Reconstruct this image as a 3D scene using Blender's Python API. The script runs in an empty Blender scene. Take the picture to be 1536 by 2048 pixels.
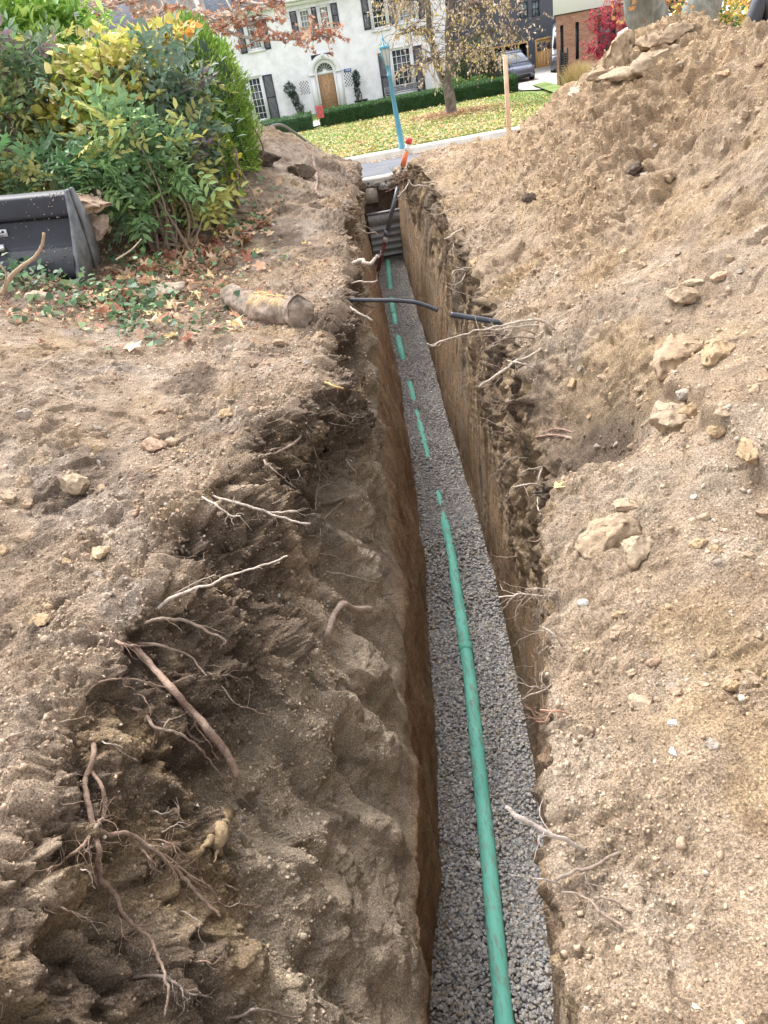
import bpy, math, random
import numpy as np
from mathutils import Vector, Matrix
from mathutils.bvhtree import BVHTree

# ------------------------------------------------------------------ camera, sky, sun, exposure
SC = bpy.context.scene
CZ = 1.7
FPX = 1500.0
PITCH = math.radians(33.5)
ROLL = math.radians(10.4)
Fv = np.array([0, math.cos(PITCH), -math.sin(PITCH)])
U0 = np.array([0, math.sin(PITCH), math.cos(PITCH)])
X0 = np.array([1.0, 0, 0])
Rv = math.cos(ROLL) * X0 - math.sin(ROLL) * U0
Uv = math.sin(ROLL) * X0 + math.cos(ROLL) * U0
cam = bpy.data.cameras.new('camera')
cam.sensor_fit = 'HORIZONTAL'
cam.sensor_width = 36
cam.lens = 36 * FPX / 1536
cam.clip_start = 0.05
cam.clip_end = 1000
camo = bpy.data.objects.new('camera', cam)
SC.collection.objects.link(camo)
M4 = Matrix(((Rv[0], Uv[0], -Fv[0], 0), (Rv[1], Uv[1], -Fv[1], 0), (Rv[2], Uv[2], -Fv[2], CZ), (0, 0, 0, 1)))
camo.matrix_world = M4
SC.camera = camo

SUN_EL = 56.0
SUN_AZ = -30.0     # degrees to the right of straight ahead
w = bpy.data.worlds.new('World')
SC.world = w
w.use_nodes = True
nt = w.node_tree
bg = nt.nodes['Background']
sky = nt.nodes.new('ShaderNodeTexSky')
sky.sky_type = 'NISHITA'
sky.sun_disc = False
sky.sun_elevation = math.radians(SUN_EL)
sky.sun_rotation = math.radians(SUN_AZ)
sky.air_density = 1.0
sky.dust_density = 3.0
hs = nt.nodes.new('ShaderNodeHueSaturation')
hs.inputs['Saturation'].default_value = 0.0
nt.links.new(sky.outputs[0], hs.inputs['Color'])
tint = nt.nodes.new('ShaderNodeMix')          # a high thin overcast: the sky's light is almost neutral
tint.data_type = 'RGBA'
tint.blend_type = 'MULTIPLY'
tint.inputs[0].default_value = 1.0
tint.inputs[7].default_value = (.97, .98, 1.06, 1)
nt.links.new(hs.outputs[0], tint.inputs[6])
nt.links.new(tint.outputs[2], bg.inputs['Color'])
bg.inputs['Strength'].default_value = 0.15
sl = bpy.data.lights.new('sun', 'SUN')
sl.energy = 1.2
sl.angle = math.radians(20)
sl.color = (1.0, 0.94, 0.87)
so = bpy.data.objects.new('sun', sl)
SC.collection.objects.link(so)
e, a = math.radians(SUN_EL), math.radians(SUN_AZ)
sd = Vector((math.cos(e) * math.sin(a), math.cos(e) * math.cos(a), math.sin(e)))
so.rotation_euler = (-sd).to_track_quat('-Z', 'Y').to_euler()
so.location = (0, 0, 30)
SC.view_settings.view_transform = 'Standard'
SC.view_settings.look = 'None'
SC.view_settings.exposure = 1.78
SC.view_settings.gamma = 1.0
SC.cycles.max_bounces = 8
SC.cycles.diffuse_bounces = 6
SC.cycles.transparent_max_bounces = 8

# ------------------------------------------------------------------ helpers
rng = np.random.default_rng(7)
random.seed(7)
perm = rng.permutation(256)
perm = np.concatenate([perm, perm, perm]).astype(np.int64)
grads = rng.normal(size=(256, 3))
grads /= np.linalg.norm(grads, axis=1)[:, None]


def perlin(x, y, z):
    x, y, z = np.broadcast_arrays(np.asarray(x, float), np.asarray(y, float), np.asarray(z, float))
    xi, yi, zi = np.floor(x).astype(np.int64), np.floor(y).astype(np.int64), np.floor(z).astype(np.int64)
    xf, yf, zf = x - xi, y - yi, z - zi
    xi, yi, zi = xi & 255, yi & 255, zi & 255
    u, v, t = [q * q * q * (q * (q * 6 - 15) + 10) for q in (xf, yf, zf)]

    def g(dx, dy, dz):
        h = perm[perm[perm[xi + dx] + yi + dy] + zi + dz]
        G = grads[h]
        return G[..., 0] * (xf - dx) + G[..., 1] * (yf - dy) + G[..., 2] * (zf - dz)
    a0 = g(0, 0, 0) * (1 - u) + g(1, 0, 0) * u
    a1 = g(0, 1, 0) * (1 - u) + g(1, 1, 0) * u
    b0 = g(0, 0, 1) * (1 - u) + g(1, 0, 1) * u
    b1 = g(0, 1, 1) * (1 - u) + g(1, 1, 1) * u
    return ((a0 * (1 - v) + a1 * v) * (1 - t) + (b0 * (1 - v) + b1 * v) * t) * 1.5


def fbm(P, s, o=3, seed=0.0, gain=0.5):
    r = 0
    a = 1.0
    for k in range(o):
        r = r + a * perlin(P[:, 0] * s + seed + 11.3 * k, P[:, 1] * s + seed * 1.7 + 5.1 * k, P[:, 2] * s + seed * .6)
        a *= gain
        s *= 2.03
    return r


def billow(P, s, seed=0.0):
    return np.abs(perlin(P[:, 0] * s + seed, P[:, 1] * s + seed * 1.3, P[:, 2] * s + seed * .7))


def facets(P, s, seed, tilt=1.0, stretch=(1, 1, 1)):
    """blocky clods: every cell of a jittered lattice gets its own height and its own tilt"""
    Q = (P * np.array(stretch) * s).astype(np.float32)
    Q = Q + .22 * np.stack([perlin(Q[:, 0] * 1.3 + 7 * k + seed, Q[:, 1] * 1.3, Q[:, 2] * 1.3) for k in range(3)], 1).astype(np.float32)
    I = np.floor(Q).astype(np.int64)
    best = np.full(len(Q), 9e9, np.float32); h = np.zeros(len(Q), np.float32)
    for dx in (-1, 0, 1):
        for dy in (-1, 0, 1):
            for dz in (-1, 0, 1):
                J = I + np.array([dx, dy, dz])
                k = perm[perm[perm[(J[:, 0] + int(seed)) & 255] + (J[:, 1] & 255)] + (J[:, 2] & 255)]
                g = grads[k]
                off = Q - J - .5 - g * .45
                d = (off * off).sum(1)
                m = d < best
                best = np.where(m, d, best)
                hh = (k / 255. - .5) + tilt * (off * grads[(k + 91) & 255]).sum(1)
                h = np.where(m, hh, h)
    return h - .35 * best


def sstep(a, b, x):
    t = np.clip((x - a) / (b - a), 0, 1)
    return t * t * (3 - 2 * t)


def ray(px, py):
    return Fv + Rv * (px - 768) / FPX + Uv * (1024 - py) / FPX


CAM = np.array([0, 0, CZ])


def ony(px, py, y):
    d = ray(px, py)
    return CAM + d * (y / d[1])


def onz(px, py, z):
    d = ray(px, py)
    return CAM + d * ((z - CZ) / d[2])


def proj(P):
    v = np.atleast_2d(P) - CAM
    z = v @ Fv
    return 768 + FPX * (v @ Rv) / z, 1024 - FPX * (v @ Uv) / z


def new_mesh(name, V, faces, mat=None, parent=None, col=None, smooth=False, uv=None):
    """faces: list of (M,k) int arrays or a python list of tuples"""
    me = bpy.data.meshes.new(name)
    V = np.asarray(V, np.float32).reshape(-1, 3)
    if isinstance(faces, np.ndarray):
        faces = [faces]
    if len(faces) and isinstance(faces[0], np.ndarray) and faces[0].ndim == 2:
        li = np.concatenate([f.ravel() for f in faces]).astype(np.int32)
        tot = np.concatenate([np.full(len(f), f.shape[1], np.int32) for f in faces])
    else:
        li = np.array([i for f in faces for i in f], np.int32)
        tot = np.array([len(f) for f in faces], np.int32)
    st = np.concatenate([[0], np.cumsum(tot)[:-1]]).astype(np.int32)
    me.vertices.add(len(V))
    me.vertices.foreach_set('co', V.ravel())
    me.loops.add(len(li))
    me.loops.foreach_set('vertex_index', li)
    me.polygons.add(len(tot))
    me.polygons.foreach_set('loop_start', st)
    me.polygons.foreach_set('loop_total', tot)
    if smooth:
        me.polygons.foreach_set('use_smooth', np.ones(len(tot), bool))
    if col is not None:
        ca = me.color_attributes.new('Col', 'FLOAT_COLOR', 'POINT')
        c4 = np.ones((len(V), 4), np.float32)
        c4[:, :3] = col
        ca.data.foreach_set('color', c4.ravel())
    me.update(calc_edges=True)
    me.validate(verbose=False)
    o = bpy.data.objects.new(name, me)
    SC.collection.objects.link(o)
    if mat:
        me.materials.append(mat)
    if parent is not None:
        o.parent = parent
        o.matrix_parent_inverse = Matrix.Translation(-parent.location) if parent.rotation_euler[2] == 0 else parent.matrix_basis.inverted()
    return o


def tag(o, label=None, cat=None, group=None, kind=None):
    if label: o['label'] = label
    if cat: o['category'] = cat
    if group: o['group'] = group
    if kind: o['kind'] = kind
    return o


def empty(name, loc, label=None, cat=None, group=None):
    o = bpy.data.objects.new(name, None)
    SC.collection.objects.link(o)
    o.location = loc
    o.empty_display_size = 0.2
    return tag(o, label, cat, group)


def rotmats(n, rs, tilt=None):
    """random rotation matrices; tilt limits how far the local z leans from world z"""
    az = rs.uniform(0, 2 * np.pi, n)
    if tilt is None:
        q = rs.normal(size=(n, 4))
        q /= np.linalg.norm(q, axis=1)[:, None]
        w_, x, y, z = q.T
        return np.stack([np.stack([1 - 2 * (y * y + z * z), 2 * (x * y - z * w_), 2 * (x * z + y * w_)], -1),
                         np.stack([2 * (x * y + z * w_), 1 - 2 * (x * x + z * z), 2 * (y * z - x * w_)], -1),
                         np.stack([2 * (x * z - y * w_), 2 * (y * z + x * w_), 1 - 2 * (x * x + y * y)], -1)], 1)
    t = rs.uniform(0, tilt, n)
    ta = rs.uniform(0, 2 * np.pi, n)
    nz = np.stack([np.sin(t) * np.cos(ta), np.sin(t) * np.sin(ta), np.cos(t)], 1)
    xx = np.stack([np.cos(az), np.sin(az), np.zeros(n)], 1)
    yy = np.cross(nz, xx)
    yy /= np.linalg.norm(yy, axis=1)[:, None]
    xx = np.cross(yy, nz)
    return np.stack([xx, yy, nz], 2)


def frames(dirs, up=None, rs=None):
    """matrices whose local y follows dirs, z near up"""
    d = dirs / np.linalg.norm(dirs, axis=1)[:, None]
    if up is None:
        up = np.tile([0, 0, 1.0], (len(d), 1))
    if rs is not None:
        up = up + rs.normal(scale=.45, size=up.shape)
    x = np.cross(d, up)
    x /= (np.linalg.norm(x, axis=1)[:, None] + 1e-9)
    z = np.cross(x, d)
    return np.stack([x, d, z], 2)


def inst(name, tv, tf, P, Rm, S, C, mat, parent=None, smooth=False, var=None, shade=None):
    """merge copies of template(s) into one mesh. tv list of templates picked at random; S (N,) or (N,3)"""
    N = len(P)
    rs = np.random.default_rng(N + 13)
    if not isinstance(tv, list):
        tv = [tv]
    pick = rs.integers(0, len(tv), N)
    S = np.asarray(S, float)
    if S.ndim == 1:
        S = np.repeat(S[:, None], 3, 1)
    VV, FF, CC = [], [], []
    off = 0
    for k, t in enumerate(tv):
        id_ = np.nonzero(pick == k)[0]
        if len(id_) == 0: continue
        v = t[None] * S[id_][:, None, :]
        v = np.einsum('nij,nkj->nki', Rm[id_], v) + P[id_][:, None, :]
        n = len(id_)
        VV.append(v.reshape(-1, 3))
        fi = np.asarray(tf)
        f = (fi[None] + (np.arange(n) * len(t))[:, None, None]).reshape(-1, fi.shape[1]) + off
        FF.append(f)
        c = np.repeat(C[id_][:, None, :], len(t), 1)
        if shade is not None:
            c = c * shade[None, :, None]
        CC.append(c.reshape(-1, 3))
        off += n * len(t)
    return new_mesh(name, np.concatenate(VV), FF, mat, parent, col=np.concatenate(CC), smooth=smooth)


# icosahedron and its first subdivision
_t = (1 + 5 ** .5) / 2
ICO_V = np.array([(-1, _t, 0), (1, _t, 0), (-1, -_t, 0), (1, -_t, 0), (0, -1, _t), (0, 1, _t), (0, -1, -_t), (0, 1, -_t), (_t, 0, -1), (_t, 0, 1), (-_t, 0, -1), (-_t, 0, 1)], float)
ICO_V /= np.linalg.norm(ICO_V[0])
ICO_F = np.array([(0, 11, 5), (0, 5, 1), (0, 1, 7), (0, 7, 10), (0, 10, 11), (1, 5, 9), (5, 11, 4), (11, 10, 2), (10, 7, 6), (7, 1, 8), (3, 9, 4), (3, 4, 2), (3, 2, 6), (3, 6, 8), (3, 8, 9), (4, 9, 5), (2, 4, 11), (6, 2, 10), (8, 6, 7), (9, 8, 1)])


def subdiv(V, F):
    V = list(map(tuple, V)); cache = {}; out = []
    def mid(a, b):
        k = (min(a, b), max(a, b))
        if k not in cache:
            m = (np.array(V[a]) + np.array(V[b])) / 2
            V.append(tuple(m / np.linalg.norm(m))); cache[k] = len(V) - 1
        return cache[k]
    for a, b, c in F:
        ab, bc, ca = mid(a, b), mid(b, c), mid(c, a)
        out += [(a, ab, ca), (b, bc, ab), (c, ca, bc), (ab, bc, ca)]
    return np.array(V), np.array(out)


ICO2_V, ICO2_F = subdiv(ICO_V, ICO_F)
ICO3_V, ICO3_F = subdiv(ICO2_V, ICO2_F)
ICO4_V, ICO4_F = subdiv(ICO3_V, ICO3_F)


def stone_templates(V, n, rough, cuts, seed):
    rs = np.random.default_rng(seed)
    out = []
    for k in range(n):
        v = V.copy()
        v += rough * np.stack([perlin(v[:, 0] * 1.6 + k * 9, v[:, 1] * 1.6, v[:, 2] * 1.6 + j * 7) for j in range(3)], 1)
        for c in range(cuts):
            nrm = rs.normal(size=3); nrm /= np.linalg.norm(nrm)
            h = rs.uniform(.45, .8)
            dd = v @ nrm
            v = v - np.maximum(dd - h, 0)[:, None] * nrm
        out.append(v)
    return out


# ---- materials
def nodes_of(m):
    m.use_nodes = True
    t = m.node_tree
    return t, t.nodes, t.links, t.nodes['Principled BSDF']


def noise_node(n, l, scale, detail=4, rough=.6, vec=None, dist=0):
    k = n.new('ShaderNodeTexNoise')
    k.inputs['Scale'].default_value = scale
    k.inputs['Detail'].default_value = detail
    k.inputs['Roughness'].default_value = rough
    k.inputs['Distortion'].default_value = dist
    if vec is not None: l.new(vec, k.inputs['Vector'])
    return k


def ramp(n, l, src, stops):
    r = n.new('ShaderNodeValToRGB')
    while len(r.color_ramp.elements) < len(stops): r.color_ramp.elements.new(.5)
    for el, (p, c) in zip(r.color_ramp.elements, stops):
        el.position = p
        el.color = (*c, 1) if len(c) == 3 else c
    l.new(src, r.inputs['Fac'])
    return r


def g3(v): return (v, v, v)


def mixc(n, l, mode, fac, a, b):
    m = n.new('ShaderNodeMix')
    m.data_type = 'RGBA'
    m.blend_type = mode
    m.inputs[0].default_value = fac if not hasattr(fac, 'links') else 0
    if hasattr(fac, 'links'): l.new(fac, m.inputs[0])
    for s, i in ((a, 6), (b, 7)):
        if hasattr(s, 'links'): l.new(s, m.inputs[i])
        else: m.inputs[i].default_value = (*s, 1)
    return m.outputs[2]


def mat_simple(name, color, rough=.7, metal=0, nscale=None, namt=.25, bump=0, bscale=60, coat=0, spec=.5):
    m = bpy.data.materials.new(name)
    t, n, l, p = nodes_of(m)
    p.inputs['Base Color'].default_value = (*color, 1)
    p.inputs['Roughness'].default_value = rough
    p.inputs['Metallic'].default_value = metal
    p.inputs['Specular IOR Level'].default_value = spec
    p.inputs['Coat Weight'].default_value = coat
    tc = n.new('ShaderNodeTexCoord')
    if nscale:
        k = noise_node(n, l, nscale, 6, .65, tc.outputs['Object'])
        r = ramp(n, l, k.outputs[0], [(.3, g3(1 - namt)), (.7, g3(1 + namt))])
        c = mixc(n, l, 'MULTIPLY', 1, color, r.outputs[0])
        l.new(c, p.inputs['Base Color'])
    if bump:
        k = noise_node(n, l, bscale, 5, .6, tc.outputs['Object'])
        b = n.new('ShaderNodeBump')
        b.inputs['Strength'].default_value = bump
        b.inputs['Distance'].default_value = .01
        l.new(k.outputs[0], b.inputs['Height'])
        l.new(b.outputs[0], p.inputs['Normal'])
    return m


def mat_vcol(name, rough=.9, nscale=None, namt=.2, bump=0, bscale=80, spec=.25, trans=0, stretch=None):
    m = bpy.data.materials.new(name)
    t, n, l, p = nodes_of(m)
    at = n.new('ShaderNodeAttribute'); at.attribute_name = 'Col'
    p.inputs['Roughness'].default_value = rough
    p.inputs['Specular IOR Level'].default_value = spec
    tc = n.new('ShaderNodeTexCoord')
    vec = tc.outputs['Object']
    if stretch:
        mp = n.new('ShaderNodeMapping'); mp.inputs['Scale'].default_value = stretch
        l.new(vec, mp.inputs[0]); vec = mp.outputs[0]
    c = at.outputs['Color']
    if nscale:
        k = noise_node(n, l, nscale, 5, .65, vec)
        r = ramp(n, l, k.outputs[0], [(.3, g3(1 - namt)), (.7, g3(1 + namt))])
        c = mixc(n, l, 'MULTIPLY', 1, c, r.outputs[0])
    l.new(c, p.inputs['Base Color'])
    if bump:
        k = noise_node(n, l, bscale, 5, .65, vec)
        b = n.new('ShaderNodeBump'); b.inputs['Strength'].default_value = bump; b.inputs['Distance'].default_value = .01
        l.new(k.outputs[0], b.inputs['Height']); l.new(b.outputs[0], p.inputs['Normal'])
    if trans:
        tr = n.new('ShaderNodeBsdfTranslucent')
        l.new(c, tr.inputs[0])
        mx = n.new('ShaderNodeMixShader'); mx.inputs[0].default_value = trans
        l.new(p.outputs[0], mx.inputs[1]); l.new(tr.outputs[0], mx.inputs[2])
        l.new(mx.outputs[0], n['Material Output'].inputs[0])
    return m


def mat_soil(name):
    m = bpy.data.materials.new(name)
    t, n, l, p = nodes_of(m)
    at = n.new('ShaderNodeAttribute'); at.attribute_name = 'Col'
    tc = n.new('ShaderNodeTexCoord'); vec = tc.outputs['Object']
    p.inputs['Roughness'].default_value = .95
    p.inputs['Specular IOR Level'].default_value = .15
    k1 = noise_node(n, l, 9, 8, .7, vec)
    r1 = ramp(n, l, k1.outputs[0], [(.28, g3(.66)), (.5, g3(1.0)), (.75, g3(1.28))])
    c = mixc(n, l, 'MULTIPLY', 1, at.outputs['Color'], r1.outputs[0])
    k2 = noise_node(n, l, 150, 3, .7, vec)
    r2 = ramp(n, l, k2.outputs[0], [(.34, g3(.5)), (.5, g3(1.0)), (.66, g3(1.55))])
    c = mixc(n, l, 'MULTIPLY', 1, c, r2.outputs[0])
    # pale grit grains, each a small cell
    vo = n.new('ShaderNodeTexVoronoi'); vo.inputs['Scale'].default_value = 140
    l.new(vec, vo.inputs['Vector'])
    sep = n.new('ShaderNodeSeparateColor'); l.new(vo.outputs['Color'], sep.inputs[0])
    r3 = ramp(n, l, sep.outputs[0], [(.80, g3(0)), (.86, g3(1))])
    r4 = ramp(n, l, vo.outputs['Distance'], [(.3, g3(1)), (.5, g3(0))])
    k3 = noise_node(n, l, 3.5, 4, .6, vec)
    r5 = ramp(n, l, k3.outputs[0], [(.42, g3(.1)), (.62, g3(.85))])
    f1 = mixc(n, l, 'MULTIPLY', 1, r3.outputs[0], r4.outputs[0])
    f2 = mixc(n, l, 'MULTIPLY', 1, f1, r5.outputs[0])
    sc = n.new('ShaderNodeSeparateColor'); l.new(f2, sc.inputs[0])
    c2 = mixc(n, l, 'MIX', sc.outputs[0], c, (.5, .45, .39))
    l.new(c2, p.inputs['Base Color'])
    # bump
    a1 = noise_node(n, l, 45, 6, .72, vec)
    a2 = noise_node(n, l, 260, 3, .7, vec)
    b1 = n.new('ShaderNodeBump'); b1.inputs['Strength'].default_value = .9; b1.inputs['Distance'].default_value = .035
    b2 = n.new('ShaderNodeBump'); b2.inputs['Strength'].default_value = 1.0; b2.inputs['Distance'].default_value = .010
    l.new(a1.outputs[0], b1.inputs['Height']); l.new(a2.outputs[0], b2.inputs['Height'])
    l.new(b1.outputs[0], b2.inputs['Normal']); l.new(b2.outputs[0], p.inputs['Normal'])
    return m


M_SOIL = mat_soil('soil')
M_STONE = mat_vcol('gravel_stone', .85, 60, .18, .3, 180)
M_CLOD = mat_vcol('dirt_clod', .95, 35, .25, 1.0, 70, .15)
M_ROOT = mat_vcol('root_bark', .85, 60, .3, .8, 120, .2)
M_LEAF = mat_vcol('leaf', .5, 30, .15, 0, spec=.4, trans=.3)
M_DRYLEAF = mat_vcol('dry_leaf', .75, 25, .2, .3, 60, .2, trans=.25)

# ------------------------------------------------------------------ the dug ground
ZF = -2.6


def zG(Y):
    return -1.0 * np.clip((np.asarray(Y, float) - 3) / 13., 0, 1)


def ong(px, py):
    d = ray(px, py)
    Y = np.arange(.3, 20, .01)
    z = CZ + d[2] * Y / d[1]
    k = np.argmax(z < zG(Y))
    return CAM + d * Y[k] / d[1]


L_floor = [(-.42, -6), (-.40, .8), (-.24, 1.75), (-.01, 2.88), (.17, 4.39), (.37, 6.61), (.51, 9.38), (.66, 13.28), (.68, 16.2)]
R_floor = [(.10, -6), (.22, .8), (.37, 1.65), (.61, 2.55), (.71, 3.36), (.88, 5.32), (.97, 7.73), (1.14, 11.45), (1.36, 16.2)]
benchL = [(-.30, -.7, -1.75), (-.30, .8, -1.7), (-.21, 1.3, -1.6), (-.08, 2.5, -1.45), (.02, 3.9, -1.4), (.06, 5.2, -1.3), (.13, 6.65, -1.1), (.27, 9.7, -.95), (.5, 13, -1.1), (.58, 16.2, -1.3)]
lipL = [(-1.25, -6), (-1.22, .8), (-1.16, 1.22), (-1.11, 1.62), (-1.02, 2.06), (-.93, 2.28), (-.84, 2.9), (-.7, 3.4), (-.52, 3.75), (-.28, 4.05), (-.19, 5.0), (.02, 6.56)]
for px, py, Y in ((690, 470, 8.3), (702, 410, 10.6), (712, 360, 13.6), (722, 348, 16.2)):
    p = ony(px, py, Y); lipL.append((p[0], Y))
lipR = [(.10, -6), (.2, .66), (.27, 1.02), (.44, 1.66), (.53, 2.0), (.68, 2.42), (.76, 2.6), (.93, 2.8), (1.0, 3.1), (.94, 3.5), (.95, 3.9), (1.05, 5.06), (1.2, 6.6), (1.34, 8.1), (1.47, 10.2), (1.5, 12.5), (1.5, 16.2)]


def cv(tab, i=0):
    A = np.array(tab, float)
    return A


def interp(tab, Y, k=0):
    A = np.array(tab, float)
    yc = A[:, 1]
    return np.interp(Y, yc, A[:, k])


class TPS:
    def __init__(s, pts, lam=0.002):
        P = np.array(pts, float)
        s.c = P[:, :2]
        n = len(P)
        K = s.k(s.c, s.c) + lam * np.eye(n)
        A = np.zeros((n + 3, n + 3))
        A[:n, :n] = K
        A[:n, n] = 1; A[:n, n + 1:] = s.c
        A[n, :n] = 1; A[n + 1:, :n] = s.c.T
        b = np.zeros(n + 3); b[:n] = P[:, 2]
        s.w = np.linalg.solve(A, b)

    def k(s, a, b):
        r2 = ((a[:, None, :] - b[None]) ** 2).sum(2)
        return .5 * r2 * np.log(r2 + 1e-9)

    def __call__(s, x, y):
        q = np.stack([np.ravel(x), np.ravel(y)], 1)
        n = len(s.c)
        out = np.empty(len(q))
        for i in range(0, len(q), 100000):
            qq = q[i:i + 100000]
            out[i:i + 100000] = s.k(qq, s.c) @ s.w[:n] + s.w[n] + qq @ s.w[n + 1:]
        return out.reshape(np.shape(x))


cl = [(x, y, float(zG(y))) for x, y in [(-1.2, -3), (-1.2, 0)] + [(a_, b_) for a_, b_ in lipL[1:12]]]
for px, py, Y in ((690, 470, 8.3), (702, 410, 10.6), (712, 360, 13.6), (722, 348, 16.2), (500, 250, 12.3), (560, 268, 12.8), (620, 295, 13.6), (685, 322, 14.8), (600, 340, 11.5), (640, 400, 9.8), (560, 380, 10.0)):
    p = ony(px, py, Y); cl.append(tuple(p))
cl += [(-2.2, 4.6, .16), (-3.4, 5.4, .3), (-2.6, 6.6, .22), (-3.2, 8.5, .2), (-6, 8, .4), (-1.4, 5, 0.0), (-1.2, 6.5, -.2), (-1.3, 8, -.15), (-2.2, 11, .2), (-4, 12, .2), (-8, 3, .3), (-8, 12, .3), (-2.6, 2.5, .1), (-3, 0, .1), (-8, -3, .3), (-1.5, 2.6, .0),
       (-4, 16.2, -.85), (-1.5, 16.2, -.9), (-9, 16.2, -.6), (-14, 5, .4), (-.5, 15.5, -.5), (-2, 14.3, -.1)]
TL_ = TPS(cl)
cr = [(x, y, float(zG(y)) - .02 - (.45 if 2.75 < y < 3.6 else 0)) for x, y in [(.1, -3)] + lipR[1:13]] + [(1.22, 2.75, .0), (1.32, 3.1, .03), (1.28, 3.5, .03), (1.10, 3.05, -.36)]
for px, py, Y in ((925, 470, 8.1), (878, 372, 10.6), (845, 318, 13.2), (818, 338, 16.1),
                  (1060, 252, 10.8), (1130, 193, 9.8), (1180, 150, 8.8), (1250, 100, 8.0), (1330, 62, 7.3), (1390, 24, 6.9), (1445, 100, 7.0), (1490, 100, 6.4), (1536, 62, 5.6), (960, 292, 12.6), (900, 300, 13.5), (1020, 400, 8.6)):
    cr.append(tuple(ony(px, py, Y)))
cr += [(3.4, 3.5, 1.3), (3.3, 0, 1.25), (3.3, -4, 1.2), (1.9, 1.0, .42), (1.3, 1.5, .12), (1.9, 3.2, .3), (1.6, 4.4, .08), (2.2, 5.8, .5), (5.2, 9, -.1), (5.6, 6.5, 0), (5.6, 2, .2), (5.6, -3, .2), (4.6, 12, -.6), (3, 14, -.8), (9, 5, .1), (9, 12, -.5), (9, -3, .2), (14, 5, .2), (2.2, 16.2, -1.02), (5, 16.2, -1.05), (9, 16.2, -1.0), (1.8, 14.6, -.85)]
TR_ = TPS(cr)

ys = [.5]
while ys[-1] < 16.12:
    ys.append(ys[-1] + .0030 * math.sqrt(ys[-1] ** 2 + 3.2))
YR = np.concatenate([np.linspace(-6, .45, 40), np.array(ys)])
NR = len(YR)


def geo(n, d0, dmax):
    lo, hi = 1e-4, .2
    for _ in range(60):
        b = (lo + hi) / 2
        s_ = d0 * (math.exp(b * n) - 1) / (math.exp(b) - 1)
        if s_ > dmax: hi = b
        else: lo = b
    k = np.arange(n + 1)
    return d0 * (np.exp(b * k) - 1) / (math.exp(b) - 1)


dl = geo(330, .0065, 28)
dr = geo(380, .0065, 28)
xl, xr = interp(lipL, YR), interp(lipR, YR)
fl, fr = interp(L_floor, YR), interp(R_floor, YR)
bx, bz = interp(benchL, YR), interp(benchL, YR, 2)
bx = np.minimum(bx, fl + .12)
# left bank (far -> lip)
XB = xl[:, None] - dl[::-1][None]
YB = np.repeat(YR[:, None], XB.shape[1], 1)
ZB = TL_(XB, YB)
zlip = ZB[:, -1]
# left wall: lip -> bench -> floor
nu, nlw = 190, 110
t = np.linspace(0, 1, nu + 1)[1:]
# collapsed profile: steep just under the lip, then easing toward the ledge
steep = t ** 1.15
XU = xl[:, None] + (bx - xl)[:, None] * (t ** 1.0)[None]
bul = .16 * np.sin(np.pi * t)[None] * np.clip((bx - xl)[:, None], 0, 1)
ZU = zlip[:, None] + (bz - zlip)[:, None] * steep[None] - bul * .6
YU = np.repeat(YR[:, None], nu, 1)
t2 = np.linspace(0, 1, nlw + 1)[1:]
XL2 = bx[:, None] + (fl - bx)[:, None] * t2[None] ** .7
ZL2 = bz[:, None] + (ZF - .03 - bz)[:, None] * t2[None]
YL2 = np.repeat(YR[:, None], nlw, 1)
# floor
nf = 14
t3 = np.linspace(0, 1, nf + 1)[1:]
XF = fl[:, None] + (fr - fl)[:, None] * t3[None]
ZF_ = np.full_like(XF, ZF - .012)
YF = np.repeat(YR[:, None], nf, 1)
# right bank heights first (for its lip)
XD = xr[:, None] + dr[None]
YD = np.repeat(YR[:, None], XD.shape[1], 1)
ZD = TR_(XD, YD)
zr = ZD[:, 0]
nw = 230
t4 = np.linspace(0, 1, nw + 1)[1:-1]
XW = fr[:, None] + (xr - fr)[:, None] * (t4[None] ** 2.0)
ZW = (ZF - .03) + (zr - ZF + .03)[:, None] * t4[None]
YW = np.repeat(YR[:, None], nw - 1, 1)
GX = np.concatenate([XB, XU, XL2, XF, XW, XD], 1)
GY = np.concatenate([YB, YU, YL2, YF, YW, YD], 1)
GZ = np.concatenate([ZB, ZU, ZL2, ZF_, ZW, ZD], 1)
NC = GX.shape[1]
cB = XB.shape[1]; cU = cB + nu; cL = cU + nlw; cF = cL + nf; cW = cF + nw - 1
G = np.stack([GX, GY, GZ], 2)
du = np.gradient(G, axis=1); dv = np.gradient(G, axis=0)
NN = np.cross(du, dv)
NN /= np.linalg.norm(NN, axis=2)[..., None] + 1e-9
ci = np.repeat(np.arange(NC)[None], NR, 0)
P = G.reshape(-1, 3); N_ = NN.reshape(-1, 3); c = ci.ravel()


def wcol(a, b, m=14):
    return sstep(a - m, a + m, c) * (1 - sstep(b - m, b + m, c))


WBL = 1 - sstep(cB - 10, cB + 14, c)
WU = sstep(cB - 10, cB + 14, c) * (1 - sstep(cU - 12, cU + 6, c))
WLO = sstep(cU - 12, cU + 6, c) * (1 - sstep(cL - 4, cL, c))
WFL = ((c >= cL - 2) & (c < cF)).astype(float)
WRW = ((c >= cF) & (c < cW)).astype(float) * sstep(cF, cF + 6, c)
hz = P[:, 2] - ZF
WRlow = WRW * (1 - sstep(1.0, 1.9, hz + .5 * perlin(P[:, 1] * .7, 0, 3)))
WRup = WRW - WRlow
WBR = (c >= cW - 8).astype(float)
dist = np.sqrt(P[:, 0] ** 2 + P[:, 1] ** 2 + (P[:, 2] - CZ) ** 2)
D = np.zeros(len(P))
Bk = WBL + WBR
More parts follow.
